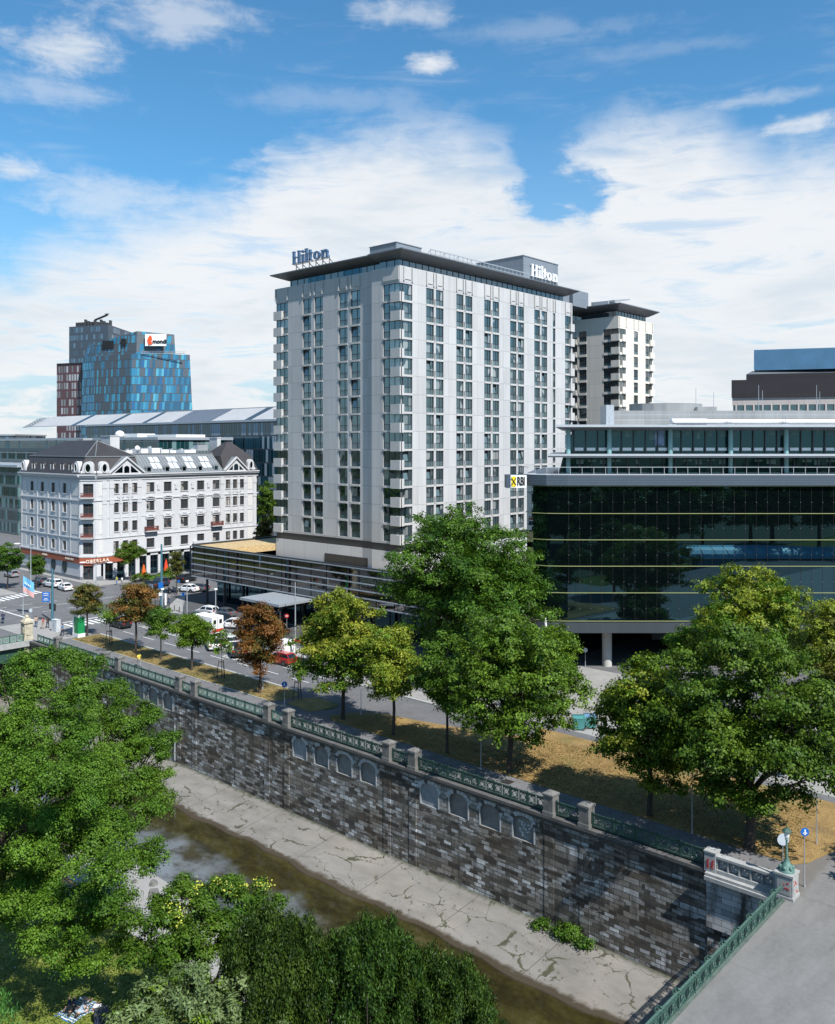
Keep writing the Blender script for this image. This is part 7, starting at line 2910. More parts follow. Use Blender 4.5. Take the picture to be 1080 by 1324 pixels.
k_ = 0
for row in range(4):
    for i in range(7):
        u_, v_ = -14 - row * 22 + rg.uniform(-4, 4), 62 + i * 30 + row * 11 + rg.uniform(-6, 6)
        s_ = rg.uniform(.8, 1.1)
        dup(big, (u_, v_, LAWN), rg.uniform(0, 6.28), scale=(s_, s_, s_), label='tall dark park tree across the river, outside the picture on the left', group='park trees mirrored in the hotel windows')

# fallen leaves on the dry lawn, the verge and the promenade
rs = np.random.default_rng(140)
def litter(name, regions, n, mat, size):
    PP = []
    tot = sum((x1 - x0) * (y1 - y0) for x0, y0, x1, y1, z in regions)
    for x0, y0, x1, y1, z in regions:
        k = int(n * (x1 - x0) * (y1 - y0) / tot)
        PP.append(np.stack([rs.uniform(x0, x1, k), rs.uniform(y0, y1, k), np.full(k, z)], 1))
    P = np.concatenate(PP)
    o = link_mesh(name, leaf_mesh(name, P, np.tile([0, 0, 2.5], (len(P), 1)), size, size * .6, [mat], rs))
    o['kind'] = 'stuff'
litter('fallen_leaves', [(57, 20.5, 66, 29, .10), (60.3, 22, 64, 64, .10), (60.3, 77, 64.3, 121, .10), (57.5, 20, 60.2, 120, .03), (64, 24, 70, 46, .10)], 1500, G['rust'], .15)
litter('dry_grass', [(60.3, 21, 64.6, 64, .08), (60.3, 77, 64.3, 121, .08), (64.6, 22, 70, 47, .08)], 26000, leafm('straw_blade', (0.20, 0.13, 0.045), (0.36, 0.255, 0.095), .2), .17)
litter('dark_grass', [(60.3, 21, 64.6, 64, .08), (60.3, 77, 64.3, 121, .08), (64.6, 22, 70, 47, .08)], 5000, leafm('dull_blade', (0.07, 0.08, 0.02), (0.16, 0.15, 0.045), .2), .17)
litter('lawn_blade', [(16, 40, 29.6, 66, LAWN + .04)], 30000, leafm('lawn_blade', (0.07, 0.11, 0.014), (0.17, 0.21, 0.03), .3), .12)
litter('lawn_daisy', [(16, 40, 29.6, 66, LAWN + .08)], 320, M['white'], .09)
# ------------------------------------------------------------------ vehicles
PAINT = {}


def paint(name, c, metal=0.0):
    if name not in PAINT:
        PAINT[name] = pm('car_paint_' + name, c, .28, .03, 1, metal=metal, coat=.6)
    return PAINT[name]


for nm, c, me_ in (('white', (.72, .73, .74), 0), ('silver', (.42, .44, .46), .5), ('black', (.014, .015, .017), 0), ('darkblue', (.02, .035, .06), .2), ('red', (.32, .015, .015), 0), ('grey', (.13, .14, .15), .3), ('skyblue', (.16, .30, .44), .3), ('teal', (.06, .22, .22), 0)):
    paint(nm, c, me_)

WHEEL = {}


def wheel_mesh(r):
    if r not in WHEEL:
        b = MB()
        N = 16
        for (y0, y1, ra_, m) in ((-.1, .1, r, 0), (-.112, .112, r * .62, 1)):
            b.tube((0, y0, 0), (0, y1, 0), ra_, None, N, m)
        for k in range(5):
            a = k * 2 * math.pi / 5
            for s_ in (-1, 1):
                b.tube((0, s_ * .112, 0), (r * .55 * math.cos(a), s_ * .118, r * .55 * math.sin(a)), .03, None, 4, 1)
        WHEEL[r] = b.mesh('wheel', [M['rubber'], M['rim']])
    return WHEEL[r]


CARM = {}


def car_meshes(kind):
    """loft of side stations; returns meshes that take paint as slot 0"""
    if kind in CARM:
        return CARM[kind]
    if kind == 'sedan':
        Lh, W_, st = 2.25, .88, [(-2.25, .38, .80, .78), (-2.15, .26, .96, .84), (-1.5, .22, 1.02, .88), (-.4, .2, .98, .88), (.9, .2, .94, .88), (1.7, .22, .84, .85), (2.15, .28, .68, .78), (2.25, .36, .56, .70)]
        roof = [(-1.75, 1.0, .70), (-1.0, 1.40, .58), (-.1, 1.45, .58), (.45, 1.38, .60), (1.15, .93, .72)]
    elif kind == 'hatch':
        Lh, W_, st = 2.05, .87, [(-2.05, .4, .92, .78), (-1.95, .28, 1.02, .84), (-1.2, .22, 1.02, .87), (0, .2, .99, .87), (.9, .2, .95, .87), (1.6, .22, .86, .84), (1.98, .28, .70, .77), (2.05, .36, .58, .70)]
        roof = [(-2.0, 1.02, .70), (-1.6, 1.44, .60), (-.2, 1.52, .60), (.4, 1.46, .60), (1.15, .95, .72)]
    else:
        Lh, W_, st = 2.3, .93, [(-2.3, .45, 1.05, .84), (-2.2, .34, 1.14, .9), (-1.4, .28, 1.14, .93), (0, .26, 1.1, .93), (1.0, .26, 1.07, .93), (1.8, .28, .99, .9), (2.22, .34, .84, .83), (2.3, .42, .66, .76)]
        roof = [(-2.22, 1.14, .78), (-1.9, 1.62, .66), (-.2, 1.70, .66), (.45, 1.62, .66), (1.25, 1.07, .78)]
    b = MB()
    rings = []
    for (x, zb, zt, w) in st:
        rings.append([(x, -w * .9, zb), (x, -w, zb + .16), (x, -w, zt - .16), (x, -w * .93, zt), (x, w * .93, zt), (x, w, zt - .16), (x, w, zb + .16), (x, w * .9, zb)])
    v = [p for r_ in rings for p in r_]
    f = []
    for k in range(len(rings) - 1):
        for i in range(8):
            j = (i + 1) % 8
            f.append((k * 8 + i, k * 8 + j, (k + 1) * 8 + j, (k + 1) * 8 + i))
    f.append(tuple(range(7, -1, -1)))
    f.append(tuple((len(rings) - 1) * 8 + i for i in range(8)))
    b.add(v, [tuple(reversed(q_)) for q_ in f], 0)
    # roof skin over the top stations and the pillars
    x0, x1 = roof[1], roof[3]
    b.prism([(x0[0], -x0[2]), (x1[0], -x1[2]), (x1[0], x1[2]), (x0[0], x0[2])], min(x0[1], x1[1]) - .05, (x0[1] + x1[1]) / 2 + .03, 0)
    b.prism([(x0[0] + .12, -x0[2] * .9), (x1[0] - .08, -x1[2] * .9), (x1[0] - .08, x1[2] * .9), (x0[0] + .12, x0[2] * .9)], max(x0[1], x1[1]), roof[2][1] + .02, 0)
    for s_ in (-1, 1):
        b.path([(roof[0][0], s_ * roof[0][2], roof[0][1]), (x0[0], s_ * x0[2], x0[1])], .055, 4)
        b.path([(roof[4][0], s_ * roof[4][2], roof[4][1]), (x1[0], s_ * x1[2], x1[1])], .05, 4)
        b.path([(-.35, s_ * .84, st[3][2]), (-.35, s_ * .62, roof[2][1] - .04)], .05, 4)
        b.box(.72, s_ * W_, st[4][2] - .02, .92, s_ * (W_ + .16), st[4][2] + .12, 0)
    for x in (-Lh * .60, Lh * .62):
        for s_ in (-1, 1):
            b.tube((x, s_ * (W_ - .09), .33), (x, s_ * (W_ + .012), .33), .39, None, 16, 1)
    for s_ in (-1, 1):
        b.box(-.85, s_ * (W_ - .01), st[3][2] - .28, -.62, s_ * (W_ + .02), st[3][2] - .24, 1)
        b.box(.15, s_ * (W_ - .01), st[3][2] - .28, .36, s_ * (W_ + .02), st[3][2] - .24, 1)
    b.box(-Lh * .45, -W_ * .8, .17, Lh * .45, W_ * .8, .25, 1)
    gl = MB()
    v = []
    for (x, z, w) in roof:
        v += [(x, -w + .01, z - .035), (x, w - .01, z - .035)]
    ws = [(roof[0][0] + .0, roof[0][2]), ]
    zb = st[3][2] - .05
    wb = W_ * .9
    base = [(x, (-1) ** (i + 1) * wb, zb) for (x, z, w) in roof for i in range(2)]
    n = len(v)
    f = []
    for k in range(4):
        f.append((2 * k, 2 * k + 1, 2 * k + 3, 2 * k + 2))
        f.append((n + 2 * k, 2 * k, 2 * k + 2, n + 2 * k + 2))
        f.append((2 * k + 1, n + 2 * k + 1, n + 2 * k + 3, 2 * k + 3))
    f.append((0, n, n + 1, 1))
    f.append((8, 9, n + 9, n + 8))
    gl.add(v + base, f, 0)
    lights = {}
    h = MB()
    h.box(Lh - .22, -.2, -.08, Lh - .02, .2, .08)
    CARM[kind] = (b, gl, st, Lh, W_)
    return CARM[kind]


LAMPH = MB().box(-.12, -.19, -.07, .05, .19, .07).mesh('headlight', [M['lampw']])
LAMPT = MB().box(-.05, -.17, -.09, .10, .17, .09).mesh('tail_light', [M['lampred']])
BODY = {}


def car(kind, colr, pos, heading, label, group):
    b, gl, st, Lh, W_ = car_meshes(kind)
    if (kind, colr) not in BODY:
        me = b.mesh('body', [PAINT[colr], M['rubber']])
        BODY[(kind, colr)] = me
        if kind not in CH:
            CH[kind] = gl.mesh('window', [M['carglass']])
    t_ = thing('parked_car', label, 'car', (pos[0], pos[1], pos[2] if len(pos) > 2 else 0.0), group, heading)
    del t_['_base']
    o = link_mesh('body', BODY[(kind, colr)], t_)
    bv = o.modifiers.new('bevel', 'BEVEL')
    bv.width = .035
    bv.segments = 2
    bv.limit_method = 'ANGLE'
    link_mesh('window', CH[kind], t_)
    for x in (-Lh * .60, Lh * .62):
        for s_ in (-1, 1):
            link_mesh('wheel', wheel_mesh(.33), t_, (x, s_ * (W_ - .1), .33))
    for s_ in (-1, 1):
        link_mesh('headlight', LAMPH, t_, (Lh - .11, s_ * (W_ - .34), st[-2][2] - .10))
        link_mesh('tail_light', LAMPT, t_, (-Lh + .02, s_ * (W_ - .26), st[1][2] - .14))
    return t_


PARK = 'cars parked on the hotel forecourt'
XN = 'cars by the white corner house'
HV = R(90)
for args in (
        ('suv', 'silver', (*gnd(257, 803), 0.01), HV + .15, 'silver off-road car behind the white box van', PARK),
        ('sedan', 'darkblue', (*gnd(287, 806), 0.01), HV + .1, 'dark blue saloon car behind the white box van', PARK),
        ('hatch', 'white', (*gnd(301, 812), 0.01), HV + .5, 'white hatchback alone on the dark forecourt', PARK),
        ('sedan', 'white', (*gnd(276, 838), 0.01), HV - .5, 'white saloon car half hidden by the round green tree', PARK),
        ('suv', 'white', (*gnd(300, 835), 0.01), HV - .6, 'white off-road car behind the staked sapling', PARK),
        ('suv', 'black', (*gnd(306, 847), 0.01), HV - .5, 'black off-road car left of the rust-coloured tree', PARK),
        ('sedan', 'grey', (*gnd(290, 797), 0.01), HV + .1, 'grey saloon car farthest back on the forecourt left of the canopy', PARK),
        ('hatch', 'white', (*gnd(268, 795), 0.01), HV + .2, 'white small car farthest back on the forecourt behind the van', PARK),
        ('sedan', 'silver', (*gnd(322, 846), 0.01), HV - .5, 'silver saloon car just left of the rust-coloured tree', PARK),
        ('hatch', 'red', (*gnd(364, 858), 0.01), HV + .1, 'red car right of the rust-coloured tree', PARK),
        ('hatch', 'skyblue', (*gnd(460, 862), 0.01), HV + .3, 'pale blue car glimpsed between two street trees', PARK),
        ('sedan', 'darkblue', (*gnd(355, 803), 0.01), HV + .6, 'dark car under the hotel canopy', PARK),
        ('suv', 'white', (*gnd(68, 759), 0.01), HV + .1, 'left one of two white cars waiting by the round windows', XN),
        ('sedan', 'white', (*gnd(84, 763), 0.01), HV - .1, 'right one of two white cars by the cut corner of the white house', XN),
        ('hatch', 'grey', (*gnd(52, 755), 0.01), HV, 'grey car left of the two white cars', XN),
        ('hatch', 'silver', (*gnd(15, 746), 0.01), HV, 'silver car behind the dark tree at the left edge', XN),
        ('sedan', 'black', (*gnd(194, 760), 0.01), HV + .2, 'black saloon car before the orange parasol', XN),
        ('suv', 'black', (*gnd(242, 752), 0.01), R(20), 'black off-road car between hedge and podium', XN),
        ('sedan', 'white', (*gnd(243, 765), 0.01), HV + .3, 'white car at the podium corner', XN),
        ('hatch', 'grey', (*gnd(258, 764), 0.01), HV + .2, 'grey car right of the white one at the podium corner', XN),
        ('suv', 'darkblue', (*gnd(207, 757), 0.01), HV, 'dark blue off-road car before the terrace hedges', XN),
        ('hatch', 'darkblue', (*gnd(196, 804), 0.01), HV, 'dark car on the street behind the orange-brown tree', XN),
        ('hatch', 'black', (*gnd(156, 811), 0.01), HV, 'black car on the street behind the staked sapling', XN)):
    car(*args)

# white box van
bx_, by_ = gnd(264, 820)
vn = thing('box_van', 'white box van with a red stripe along its tail parked on the forecourt', 'van', (bx_, by_, 0.01), None, HV + .1)
del vn['_base']
b = MB()
b.box(-3.0, -1.08, .55, 1.3, 1.08, 2.95, 0)
b.box(-3.03, -1.0, .7, -3.0, 1.0, 1.15, 1)
for s_ in (-1, 1):
    b.box(-2.9, s_ * 1.08, .72, 1.25, s_ * 1.09, .86, 1)
b.box(-3.02, -.03, 1.2, -3.0, .03, 2.9, 2)
b.build('box_body', [M['white'], M['red'], M['darkmetal']], vn, base=(0, 0, 0))
b = MB()
b.hprism([(1.3, -1.0, .45), (2.9, -1.0, .45), (2.95, -1.0, 1.05), (2.2, -1.0, 1.25), (1.75, -1.0, 2.15), (1.3, -1.0, 2.2)], (0, 2.0, 0), 0)
b.build('cab', [M['white']], vn, base=(0, 0, 0))
b = MB()
b.hprism([(2.22, -.9, 1.27), (1.78, -.9, 2.1), (1.80, -.9, 2.12), (2.25, -.9, 1.29)], (0, 1.8, 0), 0)
for s_ in (-1, 1):
    b.hprism([(1.4, s_ * 1.0, 1.3), (2.1, s_ * 1.0, 1.3), (1.72, s_ * 1.0, 2.05), (1.4, s_ * 1.0, 2.05)], (0, s_ * .012, 0), 0)
    b.box(-3.035, s_ * .55 - .25, 1.9, -3.0, s_ * .55 + .25, 2.5, 0)
b.build('window', [M['carglass']], vn, base=(0, 0, 0))
for x in (-1.9, 2.05):
    for s_ in (-1, 1):
        link_mesh('wheel', wheel_mesh(.38), vn, (x, s_ * .98, .38))
for s_ in (-1, 1):
    link_mesh('tail_light', LAMPT, vn, (-3.02, s_ * .9, .9))
# white lorry with a loading crane
lx, ly = gnd(379, 855)
lr = thing('crane_lorry', 'small white lorry with a slanting red and white loading boom beside the red car', 'lorry', (lx, ly, 0.01), None, HV + .2)
del lr['_base']
b = MB()
b.box(.6, -1.05, .6, 2.4, 1.05, 2.5, 0)
b.box(-3, -1.1, .8, .5, 1.1, 1.0, 1)
b.box(-3, -1.1, 1.0, .3, -1.04, 1.5, 0)
b.box(-3, 1.04, 1.0, .3, 1.1, 1.5, 0)
b.build('body', [M['white'], M['darkmetal']], lr, base=(0, 0, 0))
b = MB()
b.box(2.38, -.9, 1.5, 2.42, .9, 2.3)
b.build('window', [M['carglass']], lr, base=(0, 0, 0))
b = MB()
b.tube((-.2, 0, 1), (-.2, 0, 2.9), .16, None, 8, 0)
b.tube((-.2, 0, 2.8), (-3.0, 0, 2.2), .14, None, 6, 1)
b.tube((-3.0, 0, 2.2), (-5.2, 0, 1.5), .11, None, 6, 0)
b.build('crane', [M['white'], M['red']], lr, base=(0, 0, 0))
for x in (-2, 1.7):
    for s_ in (-1, 1):
        link_mesh('wheel', wheel_mesh(.42), lr, (x, s_ * .95, .42))
# recycling bins seen between the trees of the dry lawn
for px, py, mt, lab in ((748, 943, 'teal', 'teal recycling bin seen between two trees beyond the dry lawn'), (763, 941, 'skyblue', 'blue recycling bin right of the teal one beyond the dry lawn')):
    ux, uy = gnd(px, py)
    t_ = thing('recycling_bin', lab, 'bin', (ux, uy, 0.01), 'recycling bins', ANG - R(90))
    del t_['_base']
    b = MB()
    b.frus([(-.5, -.45), (.5, -.45), (.5, .45), (-.5, .45)], .12, [(-.58, -.5), (.58, -.5), (.58, .5), (-.58, .5)], 1.15)
    b.build('body', PAINT['teal'], t_, base=(0, 0, 0))
    b = MB()
    b.hprism([(-.6, -.54, 1.151), (-.6, .54, 1.151), (-.6, .50, 1.32), (-.6, -.2, 1.40), (-.6, -.5, 1.25)], (1.2, 0, 0))
    b.build('lid', PAINT[mt], t_, base=(0, 0, 0))
    for x in (-.45, .45):
        for y in (-.38, .38):
            link_mesh('wheel', wheel_mesh(.11), t_, (x, y, .11))
# motorbikes
for k, (px, py, lab) in enumerate(((219, 767, 'dark motor scooter left of its pair near the podium'), (226, 766, 'silver and dark motor scooter right of its pair near the podium'), (200, 758, 'motor scooter beside the black saloon car'))):
    u_, v_ = gnd(px, py)
    t_ = thing('motor_scooter', lab, 'scooter', (u_, v_, 0), 'parked motor scooters', R(70 + 20 * k))
    del t_['_base']
    b = MB()
    b.hprism([(-.75, -.14, .55), (-.2, -.14, .35), (.35, -.14, .35), (.55, -.14, .95), (.45, -.14, 1.0), (.25, -.14, .5), (-.05, -.14, .8), (-.8, -.14, .85)], (0, .28, 0))
    b.build('body', PAINT['black' if k != 1 else 'silver'], t_, base=(0, 0, 0))
    b = MB()
    b.box(-.8, -.16, .85, -.05, .16, .95)
    b.build('seat', M['rubber'], t_, base=(0, 0, 0))
    b = MB()
    b.tube((.5, -.35, 1.1), (.5, .35, 1.1), .025, None, 5)
    b.tube((.75, 0, .3), (.48, 0, 1.1), .04, None, 5)
    b.build('handlebar', M['darkmetal'], t_, base=(0, 0, 0))
    for x in (-.6, .75):
        link_mesh('wheel', wheel_mesh(.28), t_, (x, 0, .28))


# ------------------------------------------------------------------ people
def skin_body(name, mat, verts, edges, radii, parent, sub=1):
    me = bpy.data.meshes.new(name)
    me.from_pydata([tuple(v) for v in verts], edges, [])
    me.materials.append(mat)
    o = bpy.data.objects.new(name, me)
    COL.objects.link(o)
    o.parent = parent
    sk = o.modifiers.new('skin', 'SKIN')
    sk.use_smooth_shade = True
    if not me.skin_vertices:
        me.attributes.new('skin', 'FLOAT', 'POINT') if False else None
    lay = me.skin_vertices[0].data if me.skin_vertices else None
    if lay:
        for i, r_ in enumerate(radii):
            lay[i].radius = (r_, r_)
        lay[0].use_root = True
    s_ = o.modifiers.new('sub', 'SUBSURF')
    s_.levels = s_.render_levels = sub
    return o


def tapered(name, mat, chains, parent, n=8):
    """one mesh of tapering limbs joined at shared joints; chains = [[(point, radius), ...], ...]"""
    b = MB()
    for ch in chains:
        for (p, r_), (q_, r2) in zip(ch[:-1], ch[1:]):
            b.tube(p, q_, r_, r2, n)
        for (p, r_) in ch:
            b.ell(p, (r_, r_, r_), 0, n, 6)
    return b.build(name, mat, parent, base=(0, 0, 0), smooth=True)


def person(label, pos, rotz, top, trousers, hair='hair', stride=.18, arm=.12, lying=False, group='pedestrians', short=False, lift=None):
    t_ = thing('person', label, 'person', pos, group, rotz)
    del t_['_base']
    H_ = 1.72
    hip = Vector((0, 0, .93))
    ch = []
    J = {}
    for s_ in (-1, 1):
        st_ = stride * s_
        J[s_] = dict(hip=hip + Vector((0, s_ * .095, -.02)), knee=Vector((st_ * .55 + .03, s_ * .10, .50)), ank=Vector((st_, s_ * .10, .09)), toe=Vector((st_ + .17, s_ * .11, .04)),
                     sh=Vector((.0, s_ * .19, 1.42)), el=Vector((-arm * s_ - .03, s_ * .25, 1.13)), wr=Vector((arm * -s_ * .8 + .12, s_ * .24, .90)), ha=Vector((arm * -s_ * .8 + .15, s_ * .235, .80)))
    # body: one continuous surface grown over the joints
    V, E_, RD = [], [], []

    def jv(p, r_, prev=None):
        V.append(p)
        RD.append(r_)
        if prev is not None:
            E_.append((prev, len(V) - 1))
        return len(V) - 1
    pel = jv(hip, .13)
    w_ = jv(hip + Vector((0, 0, .2)), .125, pel)
    ches = jv(Vector((0, 0, 1.36)), .145, w_)
    nk = jv(Vector((.01, 0, 1.50)), .055, ches)
    hd = jv(Vector((.02, 0, 1.58)), .085, nk)
    tp = jv(Vector((.015, 0, 1.68)), .075, hd)
    for s_ in (-1, 1):
        j = J[s_]
        a = jv(j['hip'] + Vector((0, 0, -.06)), .095, pel)
        a = jv(j['knee'], .062, a)
        a = jv(j['ank'], .042, a)
        jv(j['toe'], .038, a)
        a = jv(j['sh'], .062, ches)
        a = jv(j['el'], .045, a)
        a = jv(j['wr'], .032, a)
        jv(j['ha'], .036, a)
    skin_body('body', M['skin'], V, E_, RD, t_)
    # clothes follow the body
    tapered('top', top, [[(Vector((0, 0, .98)), .150), (Vector((0, 0, 1.18)), .148), (Vector((0, 0, 1.36)), .165), (Vector((0, 0, 1.45)), .10)]] +
            [[(Vector((0, s_ * .06, 1.40)), .11), (J[s_]['sh'], .085), (J[s_]['sh'].lerp(J[s_]['el'], .75), .066)] for s_ in (-1, 1)], t_)
    tapered('trousers', trousers, [[(Vector((0, 0, 1.0)), .146), (hip, .150)]] + [[(J[s_]['hip'], .105), (J[s_]['knee'], .075)] + ([] if short else [(J[s_]['ank'] + Vector((0, 0, .03)), .058)]) for s_ in (-1, 1)], t_)
    b = MB()
    b.ell((.0, 0, 1.655), (.105, .095, .10), 0, 9, 6)
    b.ell((-.05, 0, 1.60), (.075, .088, .12), 0, 9, 6)
    b.build('hair', M[hair], t_, base=(0, 0, 0), smooth=True)
    for s_ in (-1, 1):
        b = MB()
        b.ell(J[s_]['toe'] + Vector((-.06, 0, .012)), (.14, .05, .05), 0, 8, 5)
        b.build('shoe', M['rubber'], t_, base=(0, 0, 0), smooth=True)
    return t_


M['clothnavy'] = pm('navy_cloth', (.02, .03, .07), .9, .1, 5)
M['clothgrey'] = pm('grey_cloth', (.22, .22, .23), .9, .1, 5)
M['clothwhite'] = pm('white_cloth', (.65, .65, .64), .9, .06, 5)
M['clothtan'] = pm('tan_cloth', (.40, .30, .22), .9, .1, 5)
M['clothred'] = pm('dull_red_cloth', (.32, .09, .07), .9, .1, 5)
M['clothyellow'] = pm('yellow_cloth', (.62, .50, .06), .9, .1, 5)
M['clothlime'] = pm('lime_cloth', (.42, .52, .06), .9, .1, 5)
M['clothblue'] = pm('blue_cloth', (.06, .16, .34), .9, .1, 5)
M['jeans'] = pm('denim', (.05, .085, .15), .9, .1, 5)
for (px, py, z_, rz, tp, tr, lab) in (
        (47, 811, .05, 1.2, 'clothtan', 'jeans', 'person in a tan top and jeans standing at the crossing'),
        (56, 813, .05, 2.0, 'clothred', 'clothtan', 'person in a dull red top waiting at the crossing'),
        (62, 812, .05, 1.5, 'black', 'clothnavy', 'person all in black waiting at the crossing'),
        (81, 822, .05, 2.4, 'clothblue', 'clothnavy', 'person in blue holding a bicycle beside the grey switch box'),
        (180, 862, .01, 1.57, 'clothyellow', 'clothgrey', 'person in a yellow top walking on the promenade path'),
        (214, 781, .02, .6, 'clothblue', 'jeans', 'left person of the pair by the tall teal pole'),
        (219, 780, .02, .9, 'clothgrey', 'jeans', 'right person of the pair by the tall teal pole'),
        (151, 756, .12, 3.0, 'clothlime', 'clothblue', 'person in a lime top at the corner of the white house'),
        (158, 757, .12, 2.0, 'clothwhite', 'clothgrey', 'person in white beside the lime-topped one')):
    u_, v_ = gnd(px, py, z_)
    person(lab, (u_, v_, z_), rz, M[tp], M[tr])


def bicycle(label, pos, rotz):
    t_ = thing('bicycle', label, 'bicycle', pos, 'bicycles at the crossing', rotz)
    del t_['_base']
    b = MB()
    for p, q_ in (((-.5, 0, .34), (-.12, 0, .3)), ((-.12, 0, .3), (.38, 0, .78)), ((-.12, 0, .3), (-.24, 0, .88)), ((-.24, 0, .82), (.38, 0, .82)), ((-.5, 0, .34), (-.24, 0, .8)), ((.38, 0, .95), (.55, 0, .34))):
        b.tube(p, q_, .025, None, 5)
    b.build('frame', M['darkmetal'], t_, base=(0, 0, 0))
    for x in (-.5, .55):
        b = MB()
        b.torus((x, 0, .34), (0, 1, 0), .33, .02, 16, 4)
        for k in range(4):
            a = k * math.pi / 4
            b.tube((x - .32 * math.cos(a), 0, .34 - .32 * math.sin(a)), (x + .32 * math.cos(a), 0, .34 + .32 * math.sin(a)), .005, None, 3)
        b.build('wheel', M['rubber'], t_, base=(0, 0, 0))
    b = MB()
    b.tube((.38, -.28, 1.0), (.38, .28, 1.0), .02, None, 5)
    b.build('handlebar', M['darkmetal'], t_, base=(0, 0, 0))
    b = MB()
    b.ell((-.25, 0, .93), (.13, .07, .04), 0, 7, 4)
    b.build('saddle', M['rubber'], t_, base=(0, 0, 0))
    return t_


u_, v_ = gnd(85, 823, .05)
bicycle('bicycle held by the person in blue near the grey switch box', (u_, v_, .05), 2.2)
u_, v_ = gnd(4, 806, 0)
bicycle('bicycle ridden at the left picture edge', (u_, v_, 0.004), 1.2)
t_ = thing('person', 'cyclist in dark blue at the left picture edge', 'person', (u_, v_, 0.004), 'pedestrians', 1.2)
del t_['_base']
V = [Vector(p) for p in ((-.25, 0, 1.0), (-.12, 0, 1.25), (.05, 0, 1.42), (.12, 0, 1.53), (.17, 0, 1.64), (.17, 0, 1.72), (-.1, .11, .93), (.15, .12, .72), (-.08, .12, .34), (-.1, -.11, .93), (.12, -.12, .62), (-.1, -.12, .20), (.05, .2, 1.38), (.2, .24, 1.18), (.36, .24, 1.05), (.05, -.2, 1.38), (.2, -.24, 1.18), (.36, -.24, 1.05))]
skin_body('body', M['skin'], V, [(0, 1), (1, 2), (2, 3), (3, 4), (4, 5), (0, 6), (6, 7), (7, 8), (0, 9), (9, 10), (10, 11), (2, 12), (12, 13), (13, 14), (2, 15), (15, 16), (16, 17)],
          [.13, .13, .14, .055, .09, .075, .09, .065, .05, .09, .065, .05, .06, .045, .035, .06, .045, .035], t_)
tapered('top', M['clothnavy'], [[(V[0], .15), (V[1], .155), (V[2], .16)], [(V[2], .1), (V[12], .085), (V[13], .06)], [(V[2], .1), (V[15], .085), (V[16], .06)]], t_)
tapered('trousers', M['jeans'], [[(V[0], .152), (V[6], .11), (V[7], .08), (V[8], .06)], [(V[0], .15), (V[9], .11), (V[10], .08), (V[11], .06)]], t_)
MB().ell((.15, 0, 1.70), (.11, .10, .09), 0, 8, 5).build('hair', M['hair'], t_, base=(0, 0, 0), smooth=True)

# two people lying on a striped towel
tu, tv = gnd(101, 1306, LAWN)
up = math.atan2(F_[1], F_[0])
m, q, p, t = custom('striped_towel', .9)
xs_ = q.sep(t)[0]
st_ = q.math('GREATER_THAN', q.math('FRACT', q.math('MULTIPLY', xs_, 5.5)), .5)
q.put(p.inputs['Base Color'], q.mix(st_, (.62, .64, .66), (.05, .16, .38)))
M['towel'] = m
tw = MB()
for i in range(10):
    for j in range(8):
        f_ = lambda a, c: (-1.0 + a * .2, -.75 + c * .1875, .012 + .02 * math.sin(a * 1.7 + c) * math.cos(c * 1.3))
        tw.poly([f_(i, j), f_(i + 1, j), f_(i + 1, j + 1), f_(i, j + 1)])
o = tw.build('beach_towel', M['towel'], base=(0, 0, 0))
o.location = (tu, tv, LAWN + .01)
o.rotation_euler = (0, 0, up - .5)
tag(o, 'blue and white striped towel spread on the lawn under the two people', 'towel')


def lying(label, off, rz, top, low, bare):
    c_, s_ = math.cos(up), math.sin(up)
    t_ = thing('person', label, 'person', (tu + off[0] * c_ - off[1] * s_, tv + off[0] * s_ + off[1] * c_, LAWN + .05), 'people on the lawn', rz)
    del t_['_base']
    P = dict(pel=(0, 0, .13), wa=(-.2, 0, .13), ch=(-.45, 0, .15), nk=(-.60, 0, .17), hd=(-.72, 0, .19), tp=(-.83, 0, .19))
    V, E_, RD = [], [], []

    def jv(p_, r_, prev=None):
        V.append(Vector(p_))
        RD.append(r_)
        if prev is not None:
            E_.append((prev, len(V) - 1))
        return len(V) - 1
    a = jv(P['pel'], .12)
    b_ = jv(P['wa'], .115, a)
    c2 = jv(P['ch'], .13, b_)
    n_ = jv(P['nk'], .055, c2)
    h_ = jv(P['hd'], .085, n_)
    jv(P['tp'], .075, h_)
    for s2 in (-1, 1):
        k = jv((.10, s2 * .1, .13), .09, a)
        k = jv((.42, s2 * .13, .38 if s2 > 0 else .30), .065, k)
        k = jv((.70, s2 * .14, .09), .045, k)
        jv((.84, s2 * .15, .13), .036, k)
        k = jv((-.45, s2 * .2, .15), .06, c2)
        k = jv((-.25, s2 * .36, .08), .045, k)
        k = jv((-.02, s2 * .30, .10), .034, k)
        jv((.08, s2 * .27, .09), .036, k)
    skin_body('body', M['skin'], V, E_, RD, t_)
    tapered('top', top, [[(Vector((-.04, 0, .14)), .135), (Vector((-.2, 0, .14)), .135), (Vector((-.46, 0, .16)), .15)]] + [[(Vector((-.46, s2 * .08, .16)), .1), (Vector((-.42, s2 * .22, .15)), .075)] for s2 in (-1, 1)], t_)
    tapered('shorts', low, [[(Vector((0, 0, .135)), .138), (Vector((.1, s2 * .1, .14)), .105), (Vector((.28, s2 * .115, .26)), .085)] for s2 in (-1, 1)], t_)
    b2 = MB()
    b2.ell((-.79, 0, .17), (.11, .10, .105), 0, 9, 6)
    b2.build('hair', M['hair'], t_, base=(0, 0, 0), smooth=True)


